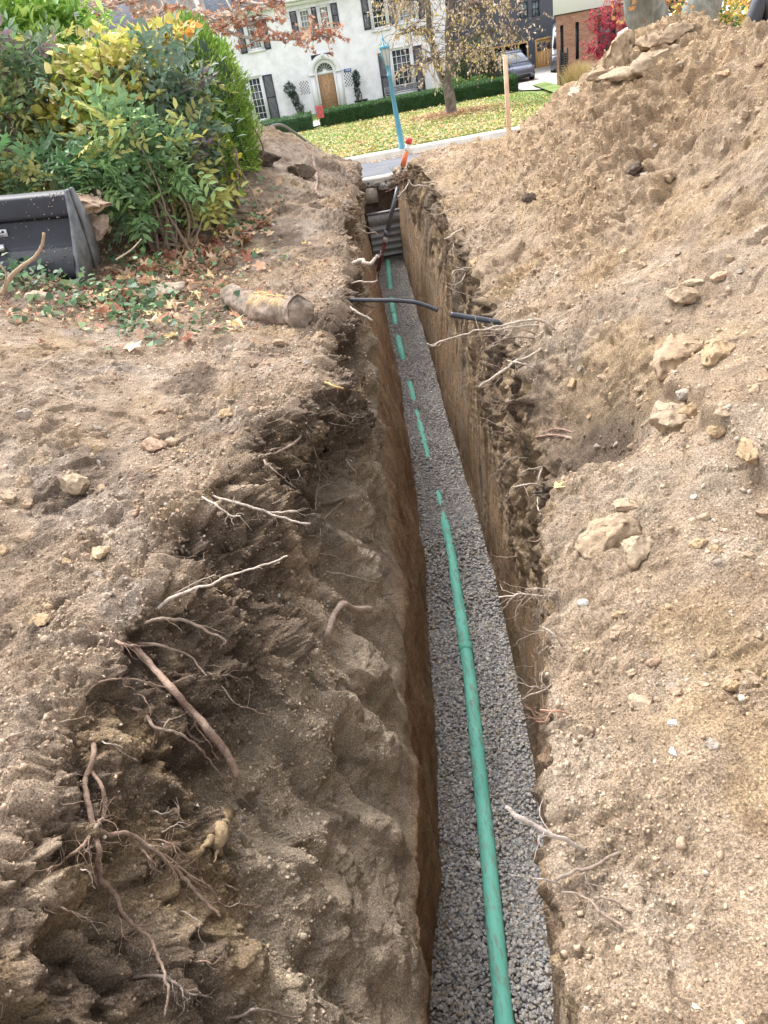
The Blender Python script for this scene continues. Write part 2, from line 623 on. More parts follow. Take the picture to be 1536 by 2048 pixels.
# warped coordinates keep the lumps from looking like ripples
PWp = P + .05 * np.stack([perlin(P[:, 0] * 4 + 17 * k, P[:, 1] * 4, P[:, 2] * 4) for k in range(3)], 1) + .015 * np.stack([perlin(P[:, 0] * 17 + 17 * k, P[:, 1] * 17, P[:, 2] * 17) for k in range(3)], 1)
b1 = billow(PWp, 2.2, 3); b2 = billow(PWp, 5.5, 9); b3 = billow(PWp, 14, 21); b4 = billow(PWp, 33, 5); b5 = billow(PWp, 75, 8)
f1 = fbm(P, 1.1, 3, 2)
lump = sstep(.05, .45, fbm(P, 1.3, 2, 31) + .2)
D += Bk * (.045 * f1 + .05 * b1 + (.015 + .035 * lump) * b2 + (.006 + .022 * lump) * b3 + (.007 + .012 * lump) * b4 + (.006 + .004 * lump) * b5)
# the rim of the lip crumbles
n_sc = perlin(P[:, 0] * 5, P[:, 1] * 5, 4.4)
edge = np.exp(-((c - cB) / 26.) ** 2) + np.exp(-((c - cW) / 26.) ** 2)
eR = np.where(c > cF, .22 + .6 * sstep(2.4, 4, P[:, 1]), 1.0)
D += edge * eR * (.08 * fbm(P, 2.4, 3, 77) + .05 * b3)
mw_ = (c >= cW) * sstep(3.6, 6, P[:, 1]) * sstep(.25, .8, P[:, 0] - np.interp(P[:, 1], YR, xr))
D -= .045 * mw_
D += mw_ * (.07 * fbm(P, 1.6, 3, 88) + .05 * b2 * sstep(-.1, .3, fbm(P, 1.2, 2, 89)) + .045 * b3 + .025 * b4)
# the left face: slabs, hollows and clumps
sl_ = perlin(P[:, 0] * 1.2, P[:, 1] * 3.2 + .8 * perlin(P[:, 0] * 2, P[:, 1] * 2, P[:, 2] * 2), P[:, 2] * .7)
near = 1 - sstep(6, 9, P[:, 1])
WUf = WU * (1 - .75 * sstep(cU - 60, cU, c))
D += WUf * (-.03 + (.09 + .06 * near) * sl_ + .07 * fbm(P, 2.3, 3, 40) + .09 * b1 - .10 * near * sstep(.12, .4, perlin(P[:, 0] * 2 + 3, P[:, 1] * 1.6, P[:, 2] * 1.8)) + .06 * b2 + (.045 * b3 + .026 * b4) * (1 - .8 * sstep(.45, .9, -P[:, 2])) + .012 * b5)
stri = perlin(P[:, 1] * 13 + .6 * P[:, 2], P[:, 2] * .9, 1.7) + .6 * perlin(P[:, 1] * 31, P[:, 2] * 1.3, 4.7)
D += WLO * (.020 * stri + .05 * fbm(P, 1.5, 2, 50) + .012 * b3 + .006 * b4)
D += WRlow * (.016 * stri + .03 * fbm(P, 1.4, 2, 60) + .006 * b4 + .015 * b3 * sstep(0, .3, fbm(P, 1.2, 2, 63)))
D += WRup * (.16 + .84 * sstep(2.0, 3.6, P[:, 1])) * (.06 * stri + .06 * fbm(P, 2.2, 3, 61) + (.5 + .5 * (1 - sstep(4, 7, P[:, 1]))) * (.05 * b2 + .03 * b3 + .018 * b4) + .008 * b5 - .05 * sstep(.15, .4, perlin(P[:, 1] * 5, P[:, 2] * 3, 9.1)))
D += WFL * .01 * b3
# a small scarp runs across the right bank
sx = P[:, 0] - np.interp(P[:, 1], [1.6, 2.2, 2.9], [1.30, 1.25, 1.38]); D += (c >= cW) * .09 * sstep(-.02, .025, sx + .05 * n_sc) * np.exp(-np.clip(sx, 0, 9) / .5) * sstep(1.5, 1.75, P[:, 1]) * (1 - sstep(2.8, 3.1, P[:, 1]))
# broken soil: crisp facets on the left face, the mound and scattered patches of the banks
act = (P[:, 1] > .4) & (P[:, 1] < 16.2) & (dist < 15) & ((c > cB - 300) & (c < cU) | (c > cW - 150) & (c < cW + 340))
ia = np.nonzero(act)[0]
Pa = P[ia]
fA, fB, fC = facets(Pa, 4.5, 3), facets(Pa, 11., 17), facets(Pa, 27., 29)
pm = sstep(-.05, .3, fbm(Pa, 1.5, 3, 333)); pm2 = sstep(-.1, .25, fbm(Pa, 2.6, 2, 350))
wU, wB, wM, wR = WU[ia] * (1 - .7 * sstep(cU - 60, cU, c[ia])), (WBL[ia] + WBR[ia]), mw_[ia], WRup[ia]
nearR = WBR[ia] * (1 - sstep(2.5, 4, Pa[:, 1]))
deep = sstep(.45, .85, -Pa[:, 2] + .25 * perlin(Pa[:, 0] * 2, Pa[:, 1] * 2, 7.7))
D[ia] += wU * (1 - .82 * deep) * (.085 * fA + .04 * fB + .018 * fC * pm2)
fold = perlin(Pa[:, 0] * 2.2 - Pa[:, 1] * 1.1, Pa[:, 1] * 4.5 + Pa[:, 0] * 2, Pa[:, 2] * .6)
D[ia] += wU * deep * (.08 * fold + .05 * sstep(.05, .12, fold) + .006 * fC * pm2)
D[ia] += (wB * (1 - wM) * (1 - .5 * nearR)) * (.03 * fA * pm + .032 * fB * pm * pm2 + .014 * fC * pm2)
D[ia] += wM * (.06 * fA * pm + .05 * fB * (.35 + .65 * pm2) + .022 * fC)
D[ia] += wR * (.03 * fB + .012 * fC) * (.3 + .7 * sstep(2, 3.5, Pa[:, 1])) * (1 - .75 * sstep(4, 7, Pa[:, 1]))
FB = np.zeros(len(P)); FB[ia] = fB
# keep walls from closing the floor
fade = sstep(0, .12, hz)
D = np.where((WLO + WRlow) > .3, D * (.35 + .65 * fade), D)
# coarse rows and columns far out get less fine relief
P2 = P + N_ * D[:, None]
# ---- colours of the soils
tan = np.array([.385, .295, .215]); pale = np.array([.45, .365, .29]); grey = np.array([.345, .295, .25])
brn = np.array([.27, .185, .12]); dark = np.array([.115, .086, .064]); och = np.array([.43, .31, .18]); red = np.array([.30, .17, .11])
grit = np.array([.34, .30, .255])


def blend(C, col, w_):
    return C * (1 - w_[:, None]) + col * w_[:, None]


n1, n2, n3, n4 = fbm(P, .9, 4, 100), fbm(P, 2.1, 4, 120), fbm(P, 5.2, 3, 140), fbm(P, 11, 3, 160)
C = np.tile(tan, (len(P), 1))
# banks
C = blend(C, grey, Bk * sstep(-.05, .35, n1 + .3 * n3) * np.where(WBR > 0, .4, .7))
C = blend(C, pale, Bk * sstep(.05, .4, n2) * .7)
C = blend(C, och, Bk * sstep(.12, .42, fbm(P, 1.2, 4, 170)) * .5)
C = blend(C, brn, Bk * sstep(.22, .5, n3) * .4)
C = blend(C, np.array([.46, .33, .215]), mw_ * .65)
C = blend(C, dark * 1.5, WBL * sstep(.28, .5, fbm(P, 1.7, 4, 180)) * .8)
# humus under the shrubs
hum = WBL * sstep(-.1, .25, n2 * .5 + .35 - np.abs((P[:, 0] + 1.9) * .6) * .5) * sstep(5.2, 6.6, P[:, 1]) * (1 - sstep(10.5, 12, P[:, 1]))
C = blend(C, np.array([.20, .15, .11]), np.clip(hum, 0, 1) * .75)
dg = ((P[:, 0] - .15) / .5) ** 2
# left face
C = blend(C, np.array([.42, .325, .235]), WU)
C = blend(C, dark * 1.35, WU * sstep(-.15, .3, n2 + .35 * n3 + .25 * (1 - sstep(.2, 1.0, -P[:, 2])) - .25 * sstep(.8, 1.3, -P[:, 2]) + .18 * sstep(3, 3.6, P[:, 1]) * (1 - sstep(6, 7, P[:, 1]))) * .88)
C = blend(C, och * .75, WU * sstep(.15, .45, fbm(P, 2.4, 4, 200)) * .6)
C = blend(C, grit, WU * sstep(-.02, .3, fbm(P, 1.9, 4, 220) + .7 * sstep(.75, 1.3, -P[:, 2]) - .55 - .25 * sstep(3, 4, P[:, 1])) * .6)
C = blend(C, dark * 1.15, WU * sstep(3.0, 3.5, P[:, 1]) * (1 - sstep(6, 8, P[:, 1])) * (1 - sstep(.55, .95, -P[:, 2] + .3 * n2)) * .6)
C = blend(C, np.array([.44, .365, .285]), WU * sstep(.45, .85, -P[:, 2] + .3 * n1) * .8)
C = blend(C, pale * .9, WU * sstep(.7, 1.1, -P[:, 2]) * sstep(-.05, .35, perlin(P[:, 0] * 5 + P[:, 1] * 3, P[:, 1] * 7, P[:, 2] * .8) + .3 * n3) * .6)
# lower left
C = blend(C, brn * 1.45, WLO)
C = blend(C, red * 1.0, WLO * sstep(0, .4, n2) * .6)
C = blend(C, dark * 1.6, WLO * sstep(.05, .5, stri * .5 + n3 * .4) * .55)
# right wall
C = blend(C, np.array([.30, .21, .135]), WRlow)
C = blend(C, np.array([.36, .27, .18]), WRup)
C = blend(C, red * .8, WRup * sstep(.1, .45, n2) * .5)
C = blend(C, dark * .9, WRup * sstep(-.02, .4, stri * .7 + n2 * .6) * .8)
C = blend(C, och * .9, WRup * sstep(.08, .4, -stri * .6 + n3 * .4) * .6)
C = blend(C, dark * 1.8, WRlow * sstep(.1, .55, stri * .6 + n3 * .3) * .5)
C = blend(C, grit * .8, (WRlow + WRup) * sstep(.1, .4, fbm(P, 1.6, 3, 260)) * .45)
# topsoil line along both rims
rim = edge * (np.abs(c - cB) < 60) + .6 * np.exp(-((c - cW + 8) / 10.) ** 2)
C = blend(C, dark * 1.3, np.clip(rim, 0, 1) * sstep(.0, .35, n2 + .2 * n4) * .75)
C = C * np.where((c < cB + 20)[:, None], [1.09, 1.07, 1.03], [1.12, 1.09, 1.0]) * (1 + .16 * n4[:, None] + .13 * np.clip(FB, -1, 1)[:, None])
hol_shade = (c >= cW - 60) * np.exp(-((P[:, 0] - 1.1) / .16) ** 2 - ((P[:, 1] - 3.1) / .32) ** 2)  # shade of the hollow in the right lip, painted into the soil colour
C = blend(C, dark * 1.1, np.clip(hol_shade * 1.6 + .6 * hol_shade * n3, 0, 1) * .85)
C = np.clip(C, .01, .8)

C = blend(C, np.array([.36, .345, .33]), ((c > cL) & (c < cF - 1)).astype(float))
GP = P2.reshape(NR, NC, 3)
GC = C.reshape(NR, NC, 3)


def grid_part(name, c0, c1):
    V = GP[:, c0:c1 + 1].reshape(-1, 3)
    K = GC[:, c0:c1 + 1].reshape(-1, 3)
    m = c1 - c0 + 1
    i = np.arange(NR - 1)[:, None] * m + np.arange(m - 1)[None]
    F = np.stack([i, i + 1, i + m + 1, i + m], 2).reshape(-1, 4)
    return tag(new_mesh(name, V, F, M_SOIL, col=K, smooth=True), kind='structure')


grid_part('ground', 0, cB)
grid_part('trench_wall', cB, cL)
grid_part('trench_floor', cL, cF)
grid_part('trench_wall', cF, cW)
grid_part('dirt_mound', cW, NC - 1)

# ray casting against a thinned copy
ri = np.unique(np.concatenate([np.arange(0, NR, 4), [NR - 1]])); cj = np.unique(np.concatenate([np.arange(0, NC, 4), [cB, cU, cL, cF, cW, NC - 1]]))
BV = GP[np.ix_(ri, cj)]
nr_, nc_ = BV.shape[:2]
i = np.arange(nr_ - 1)[:, None] * nc_ + np.arange(nc_ - 1)[None]
BF = np.stack([i, i + 1, i + nc_ + 1, i + nc_], 2).reshape(-1, 4)
TREE = BVHTree.FromPolygons([tuple(v) for v in BV.reshape(-1, 3)], [tuple(f) for f in BF.tolist()])


def hit(px, py):
    d = ray(px, py)
    h = TREE.ray_cast(Vector(CAM), Vector(d / np.linalg.norm(d)))
    if h[0] is None: return None, None
    return np.array(h[0]), np.array(h[1])


def drop(x, y, z=6):
    h = TREE.ray_cast(Vector((x, y, z)), Vector((0, 0, -1)))
    return None if h[0] is None else float(h[0][2])

# ------------------------------------------------------------------ gravel bed and sewer pipe
PIPE = [(.02, .3), (.13, 1.69), (.25, 2.63), (.42, 4.05), (.555, 5.65), (.60, 6.63), (.62, 7.74), (.67, 9.56), (.70, 11.01), (.81, 13.19), (1.0, 15.5)]
PR = .050


def ypx(px, py): return float(onz(px, py, ZF + .03)[1])


YS = {k: ypx(x_, k) for k, x_ in ((545, 782), (566, 783), (595, 785), (642, 786), (672, 793), (715, 800), (757, 818), (800, 824), (815, 833), (860, 848), (908, 855), (975, 876), (1000, 880), (1025, 885), (1100, 900), (1180, 912), (1290, 930))}
UP = [(.3, .075), (2.4, .075), (YS[1290], .06), (YS[1180], .03), (YS[1100], .022), (YS[1025] - .05, .016), (YS[1025] + .06, -.02), (YS[1000] - .05, -.02), (YS[1000], .004), (YS[975], .004), (YS[975] + .08, -.02), (YS[908] - .1, -.02), (YS[908], .006), (YS[860], .006), (YS[815], .003), (YS[815] + .1, -.015), (YS[800], -.015),
      (YS[800] + .1, .008), (YS[757], .008), (YS[757] + .2, -.03), (YS[715] - .1, -.03), (YS[715] + .1, .06), (YS[672] - .05, .05), (YS[672] + .15, -.02), (YS[642] - .15, -.02), (YS[642], .04), (YS[595], .05), (YS[595] + .2, -.02), (YS[566] - .2, -.02), (YS[566], .07), (16, .08)]
UPY = np.array([u[0] for u in UP]); UPV = np.array([u[1] for u in UP])
PXY = np.array(PIPE)


def tube(path, rad, sides=10, caps=True, rough=0, seed=0, twist=0):
    path = np.asarray(path, float); n = len(path)
    rad = np.broadcast_to(np.asarray(rad, float), (n,))
    T = np.gradient(path, axis=0); T /= np.linalg.norm(T, axis=1)[:, None] + 1e-9
    a = np.array([0, 0, 1.0]) if abs(T[0][2]) < .8 else np.array([1.0, 0, 0])
    A = np.empty_like(path); A[0] = np.cross(T[0], a); A[0] /= np.linalg.norm(A[0])
    for k in range(1, n):
        v = A[k - 1] - T[k] * (A[k - 1] @ T[k]); A[k] = v / (np.linalg.norm(v) + 1e-9)
    B = np.cross(T, A)
    th = np.linspace(0, 2 * np.pi, sides, endpoint=False)
    r = rad[:, None] * np.ones(sides)[None]
    V = path[:, None] + r[..., None] * (np.cos(th)[None, :, None] * A[:, None] + np.sin(th)[None, :, None] * B[:, None])
    if rough:
        Q = V.reshape(-1, 3)
        s = .6 / max(rad.max(), 1e-3)
        d = perlin(Q[:, 0] * s + seed, Q[:, 1] * s, Q[:, 2] * s) + .5 * perlin(Q[:, 0] * s * 3 + seed, Q[:, 1] * s * 3, Q[:, 2] * s * 3)
        V = path[:, None] + (V - path[:, None]) * (1 + rough * d.reshape(n, sides))[..., None]
    V = V.reshape(-1, 3)
    i = np.arange(n - 1)[:, None] * sides; j = np.arange(sides)[None]; j2 = (j + 1) % sides
    F = [np.stack([i + j, i + j2, i + sides + j2, i + sides + j], 2).reshape(-1, 4)]
    if caps:
        V = np.concatenate([V, path[:1], path[-1:]])
        k = n * sides
        jj = np.arange(sides)
        F.append(np.stack([np.full(sides, k), (jj + 1) % sides, jj], 1))
        F.append(np.stack([np.full(sides, k + 1), (n - 1) * sides + jj, (n - 1) * sides + (jj + 1) % sides], 1))
    return V, F


def merge(parts):
    VV, F3, F4 = [], [], []
    off = 0
    for V, F in parts:
        VV.append(V)
        for f in F:
            (F4 if f.shape[1] == 4 else F3).append(f + off)
        off += len(V)
    out = []
    if F4: out.append(np.concatenate(F4))
    if F3: out.append(np.concatenate(F3))
    return np.concatenate(VV), out


def smooth_path(p, m=8):
    p = np.asarray(p, float)
    q = np.concatenate([[2 * p[0] - p[1]], p, [2 * p[-1] - p[-2]]])
    out = []
    for k in range(1, len(q) - 2):
        for t in np.linspace(0, 1, m, endpoint=False):
            a, b, c_, d = q[k - 1], q[k], q[k + 1], q[k + 2]
            out.append(.5 * (2 * b + (c_ - a) * t + (2 * a - 5 * b + 4 * c_ - d) * t * t + (3 * b - a - 3 * c_ + d) * t ** 3))
    out.append(p[-1])
    return np.array(out)


def pipe_mat():
    m = bpy.data.materials.new('green_plastic')
    t, n, l, p = nodes_of(m)
    tc = n.new('ShaderNodeTexCoord')
    mp = n.new('ShaderNodeMapping'); mp.inputs['Scale'].default_value = (45, 9, 45)
    l.new(tc.outputs['Object'], mp.inputs[0])
    k = noise_node(n, l, 1, 8, .78, mp.outputs[0])
    r = ramp(n, l, k.outputs[0], [(.51, g3(0)), (.60, g3(.75))])
    k0 = noise_node(n, l, 2.2, 5, .6, tc.outputs['Object'])
    r0 = ramp(n, l, k0.outputs[0], [(.35, (.15, .56, .42)), (.65, (.22, .68, .52))])
    c_ = mixc(n, l, 'MIX', r.outputs[0], r0.outputs[0], (.27, .24, .19))
    l.new(c_, p.inputs['Base Color'])
    p.inputs['Roughness'].default_value = .65
    return m


M_PIPE = pipe_mat()
M_DARKINK = mat_simple('faded_ink', (.10, .11, .08), .8)
pp = empty('sewer_pipe', (0, 0, ZF), 'long green plastic sewer pipe half buried in gravel along the trench floor', 'pipe')
yy = np.arange(.3, 15.65, .06)
joints = [1.0, YS[1290], YS[1025] + 1.6, YS[757], YS[642] + .4]
segs = [.3] + joints + [15.6]
for k in range(len(segs) - 1):
    q = np.arange(segs[k], segs[k + 1] + .001, .05)
    x = np.interp(q, PXY[:, 1], PXY[:, 0]); zt = ZF + np.interp(q, UPY, UPV)
    if len(q) > 9:
        ker = np.ones(7) / 7
        zt = np.convolve(np.pad(zt, 3, 'edge'), ker, 'valid'); x = np.convolve(np.pad(x, 3, 'edge'), ker, 'valid')
    V, F = tube(np.stack([x, q, zt - PR], 1), PR, 24)
    new_mesh('pipe_section', V, F, M_PIPE, pp, smooth=True)
for y0 in joints[:3]:
    q = np.array([y0 - .06, y0 - .058, y0 + .02, y0 + .022])
    x = np.interp(q, PXY[:, 1], PXY[:, 0]); zt = ZF + np.interp(q, UPY, UPV)
    V, F = tube(np.stack([x, q, zt - PR], 1), np.array([.051, .057, .057, .051]), 24)
    new_mesh('pipe_joint', V, F, M_PIPE, pp, smooth=False)

rs = np.random.default_rng(3)


def gravel(n, y0, y1, smin, smax, seed):
    rs = np.random.default_rng(seed)
    Y = rs.uniform(y0, y1, n)
    # shift density with distance: nearer = finer jitter
    xl_, xr_ = interp(L_floor, Y), interp(R_floor, Y)
    X = xl_ - .01 + (xr_ - xl_ + .02) * rs.uniform(0, 1, n)
    px_ = np.interp(Y, PXY[:, 1], PXY[:, 0]); up = np.interp(Y, UPY, UPV)
    exposed = np.where(up > 0, np.sqrt(np.clip(PR ** 2 - (PR - np.clip(up, 0, PR)) ** 2, 0, None)), -.1)
    dd = np.abs(X - px_)
    keep = dd > exposed + rs.uniform(-.004, .010, n) - .012 * (perlin(Y * 6, X * 0, 2.0) > .25)
    s = rs.uniform(smin, smax, n) * rs.uniform(.75, 1.2, n)
    q = np.stack([X, Y, X * 0], 1)
    z = ZF + rs.uniform(-.014, .004, n) + .018 * fbm(q, 1.6, 2, 5) + .02 * np.exp(-((dd - exposed) / .05) ** 2) * (up > .02)
    Pq = np.stack([X, Y, z], 1)[keep]; s = s[keep]
    m = len(s)
    base = np.array([(.50, .50, .50), (.42, .43, .45), (.58, .57, .55), (.48, .43, .36), (.34, .35, .37), (.68, .66, .64), (.45, .47, .52)])
    C = base[rs.choice(7, m, p=[.24, .2, .17, .12, .13, .06, .08])] * rs.uniform(.8, 1.12, (m, 1)) * np.array([.87, .83, .76])
    return Pq, s, C, rs


T_ST = stone_templates(ICO_V * 1.0, 10, .25, 3, 5)
T_ST2 = stone_templates(ICO2_V * 1.0, 10, .2, 8, 6)
Pq, s, C_, r_ = gravel(17000, .9, 4.6, .0092, .0160, 11)
o = inst('gravel', T_ST2, ICO2_F, Pq, rotmats(len(s), r_, .55), s[:, None] * r_.uniform(.7, 1.15, (len(s), 3)) * np.array([1, 1, .62]), C_, M_STONE)
tag(o, 'grey crushed stone bedding around the green pipe on the trench floor', 'gravel', kind='stuff')
Pq, s, C_, r_ = gravel(23000, 4.5, 15.9, .012, .019, 12)
o = inst('gravel', T_ST, ICO_F, Pq, rotmats(len(s), r_, .6), s[:, None] * r_.uniform(.7, 1.15, (len(s), 3)) * np.array([1, 1, .7]), C_, M_STONE)
tag(o, 'grey crushed stone bedding running down to the far end of the trench floor', 'gravel', kind='stuff')

# ------------------------------------------------------------------ loose crumbs and clods
def scatter(name, label, n, c0, c1, y1, smin, pw, smax, seed, tv, tf, light=1.04):
    rs = np.random.default_rng(seed)
    r0 = np.searchsorted(YR, .55); r1 = np.searchsorted(YR, y1)
    i = rs.integers(r0, r1, n); j = rs.integers(c0, c1, n)
    Pq = GP[i, j].copy(); Cq = GC[i, j].copy()
    dist = np.linalg.norm(Pq - CAM, axis=1)
    dens = .5 + fbm(Pq, 1.1, 2, 300 + seed)
    keep = (dens > rs.uniform(0, .75, n)) & (dist < 16)
    Pq, Cq, dist = Pq[keep], Cq[keep], dist[keep]
    m = len(Pq)
    s = (smin + .0011 * dist) * rs.uniform(.02, 1, m) ** (-pw)
    s = np.minimum(s, smax)
    Pq += NN[i[keep], j[keep]] * (s * rs.uniform(-.5, .3, m))[:, None]
    Cq = Cq * rs.uniform(.8, 1.2, (m, 1)) * light
    pl = rs.uniform(0, 1, m) < .05
    Cq[pl] = np.array([.47, .41, .33]) * rs.uniform(.8, 1.15, (pl.sum(), 1))
    o = inst(name, tv, tf, Pq, rotmats(m, rs), s[:, None] * rs.uniform(.6, 1.25, (m, 3)), np.clip(Cq, 0, .8), M_CLOD)
    return tag(o, label, 'loose soil', kind='stuff')


T_CL = stone_templates(ICO_V, 12, .6, 4, 21)
T_CL2 = stone_templates(ICO2_V, 12, .55, 9, 22)
jl0 = cB - int(np.searchsorted(dl, 4.0)); jr1 = cW + int(np.searchsorted(dr, 3.6))
scatter('loose_soil', 'fine crumbs of dry soil lying on the left bank', 23000, jl0, cB, 15, .0016, .36, .014, 1, T_CL, ICO_F)
scatter('loose_soil', 'fine crumbs of dry soil lying on the right hand dirt heap', 26000, cW, jr1, 15, .0014, .34, .012, 2, T_CL, ICO_F)
scatter('loose_soil', 'small clods clinging to the left trench face', 13000, cB, cU - 70, 12, .0016, .34, .014, 3, T_CL, ICO_F, 1.0)
scatter('loose_soil', 'coarser clods strewn over the right hand dirt heap', 1700, cW + 10, jr1, 15, .004, .33, .03, 4, T_CL2, ICO2_F, 1.04)
scatter('loose_soil', 'coarser clods strewn over the left bank', 1000, jl0, cB - 8, 14, .005, .33, .03, 5, T_CL2, ICO2_F, 1.1)


def clod(px, py, wpx, hpx, color, label, name='dirt_clod', cat='clod', sink=.36, seed=0, flat=.7, rot=0, cuts=6, rough=.35, group=None, P0=None):
    if P0 is None:
        p, nrm = hit(px, py)
        if p is None: return
    else:
        p, nrm = P0
    z = (p - CAM) @ Fv
    sx, sy = wpx * z / FPX / 2, hpx * z / FPX / 2
    v = stone_templates(ICO4_V, 1, rough, cuts + 5, seed + 900)[0]
    d = np.stack([perlin(v[:, 0] * 3 + seed, v[:, 1] * 3, v[:, 2] * 3 + k) for k in range(3)], 1)
    v = v + .14 * d + .07 * np.stack([perlin(v[:, 0] * 8 + seed, v[:, 1] * 8, v[:, 2] * 8 + k) for k in range(3)], 1)
    ext = (v.max(0) - v.min(0)) / 2
    v = v / ext
    th = min(sx, sy) * flat
    v = v * np.array([sx, sy, th])
    cr_, sr_ = math.cos(rot), math.sin(rot)
    v = v @ np.array([[cr_, sr_, 0], [-sr_, cr_, 0], [0, 0, 1]])
    # local frame: x along image right, z along a mix of ground normal and the view
    nz = nrm * .6 - Fv * .4 + np.array([0, 0, .3]); nz /= np.linalg.norm(nz)
    xx = Rv - nz * (Rv @ nz); xx /= np.linalg.norm(xx); yy_ = np.cross(nz, xx)
    Wv = v @ np.stack([xx, yy_, nz]) 
    base = p + nz * th * (1 - 2 * sink)
    col = np.array(color)[None] * (1 + .18 * perlin(v[:, 0] / sx * 2 + seed, v[:, 1] / sy * 2, v[:, 2] / th)[:, None])
    o = new_mesh(name, Wv, ICO4_F, M_CLOD, col=np.clip(col, 0, .9), smooth=rough > .3 and cuts < 5)
    o.location = base
    tag(o, label, cat, group)
    return o


TAN = (.355, .265, .175); BUF = (.38, .295, .20); OCR = (.39, .28, .165); GRY = (.34, .29, .235); DK = (.12, .09, .065)
ROCKS = [
    (150, 978, 58, 52, BUF, 'rounded tan rock lying apart on the left bank beside smaller stones', .9),
    (52, 970, 34, 40, TAN, 'oval tan stone left of the rounded tan rock', .8),
    (305, 900, 56, 42, (.38, .26, .18), 'flat reddish clod on the crest of the left bank', .6),
    (52, 832, 38, 28, GRY, 'smooth grey brown stone high on the left bank near the photo edge', .8),
    (50, 1078, 58, 26, TAN, 'low tan slab below the cluster of stones on the left bank', .5),
    (80, 1243, 52, 30, OCR, 'flat ochre slab half sunk in grit above the hanging roots', .4),
    (20, 1000, 34, 30, BUF, 'tan stone half out of the picture left of the stone cluster', .7),
    (455, 832, 40, 26, OCR, 'small ochre clod right at the left lip above the dark hollow', .7),
    (560, 690, 36, 24, TAN, 'small tan clod in front of the sawn log', .8),
    (205, 1108, 40, 34, (.5, .38, .24), 'pale tan crumb clod below the rounded tan rock', .7),
    (1366, 722, 100, 140, (.37, .27, .175), 'tall leaning brown slab at the top of the right bank', .5),
    (1430, 712, 68, 96, OCR, 'orange brown block beside the tall leaning slab', .7),
    (1350, 852, 104, 92, BUF, 'broad pale tan block below the tall leaning slab', .6),
    (1208, 1078, 136, 90, TAN, 'largest split clod perched on the right lip', .6),
    (1268, 1104, 66, 80, BUF, 'broken piece leaning on the largest split clod', .6),
    (1252, 1012, 56, 34, TAN, 'thin broken flake just above the largest split clod', .4),
    (1385, 822, 58, 38, OCR, 'small orange clod right of the broad pale block', .7),
    (1432, 866, 38, 32, OCR, 'rounded orange clod nearest the right photo edge in the stone line', .8),
    (1370, 792, 40, 26, GRY, 'grey lump of soil under the orange brown block', .8),
    (1452, 826, 42, 26, TAN, 'tan wedge shaped clod at the right end of the stone line', .6),
    (1362, 596, 62, 50, TAN, 'chunky tan clod on the slope above the tall slab', .7),
    (1385, 568, 44, 26, BUF, 'flat clod touching the chunky tan clod', .5),
    (1285, 536, 26, 22, TAN, 'small brown clod alone on the middle of the right slope', .7),
    (1440, 555, 40, 24, (.44, .30, .2), 'tan clod on the far right of the middle slope', .6),
    (1206, 148, 100, 44, (.36, .27, .17), 'flat overhanging slab on the mound skyline', .4),
    (1244, 116, 66, 84, (.35, .26, .165), 'pointed upright clod on the mound skyline', .8),
    (1256, 152, 110, 44, BUF, 'long tilted slab under the pointed upright clod', .5),
    (1345, 74, 84, 46, TAN, 'wedge clod just under the peak of the mound', .5),
    (1305, 94, 62, 54, TAN, 'square clod left of the mound peak below the grey tree trunk', .7),
    (1306, 128, 110, 50, BUF, 'broad clod in the row under the mound skyline', .6),
    (1450, 149, 28, 18, (.46, .30, .18), 'single orange clod on the upper mound below the peak', .7),
    (1275, 152, 24, 17, OCR, 'small ochre clod under the broad skyline clod', .6),
    (1519, 131, 20, 12, (.24, .15, .1), 'dark brown stone near the top right of the mound', .7),
    (1524, 222, 30, 17, TAN, 'tan slab on the mound at the right photo edge', .5),
    (1150, 196, 34, 46, (.55, .43, .3), 'pale upright chunk at the left foot of the mound skyline', .7),
    (1490, 230, 20, 20, TAN, 'small round clod left of the slab on the mound edge', .7),
    (1166, 1209, 22, 18, (.62, .60, .55), 'small whitish pebble on the right lip', .8),
    (1346, 1506, 14, 22, (.62, .61, .58), 'light grey oval pebble on the lower right slope', .8),
    (1345, 1446, 26, 14, (.6, .57, .52), 'pale pebble above the light grey oval pebble', .7),
    (1500, 905, 50, 70, OCR, 'big ochre lump at the right photo edge under the stone line', .5),
    (330, 590, 90, 50, (.36, .29, .22), 'hump of compacted soil left of the sawn log', .6),
    (85, 600, 70, 34, (.45, .34, .25), 'crumbly ridge of soil in front of the black bucket', .6),
    (505, 325, 90, 46, (.09, .07, .055), 'dark rooty sod lump below the round evergreen', .8),
    (600, 350, 60, 36, (.11, .085, .06), 'dark sod lump on the far left mound', .7),
    (1060, 400, 40, 26, DK, 'dark rooty sod lump on the far right slope', .8),
    (1270, 345, 40, 30, (.13, .10, .075), 'dark root tangle lump in the middle of the mound', .8),
]
for k, (x, y, w_, h_, cc, lab, fl_) in enumerate(ROCKS):
    dk = cc[0] < .2
    clod(x, y, w_, h_, cc, lab, name='sod_lump' if dk else 'dirt_clod', cat='sod lump' if dk else ('pebble' if 'pebble' in lab else 'clod'), seed=k, flat=fl_, rot=random.uniform(-.3, .3), sink=.2, cuts=3 if dk else 7, rough=.55 if dk else .3)
rs = np.random.default_rng(77)
cnt = 0
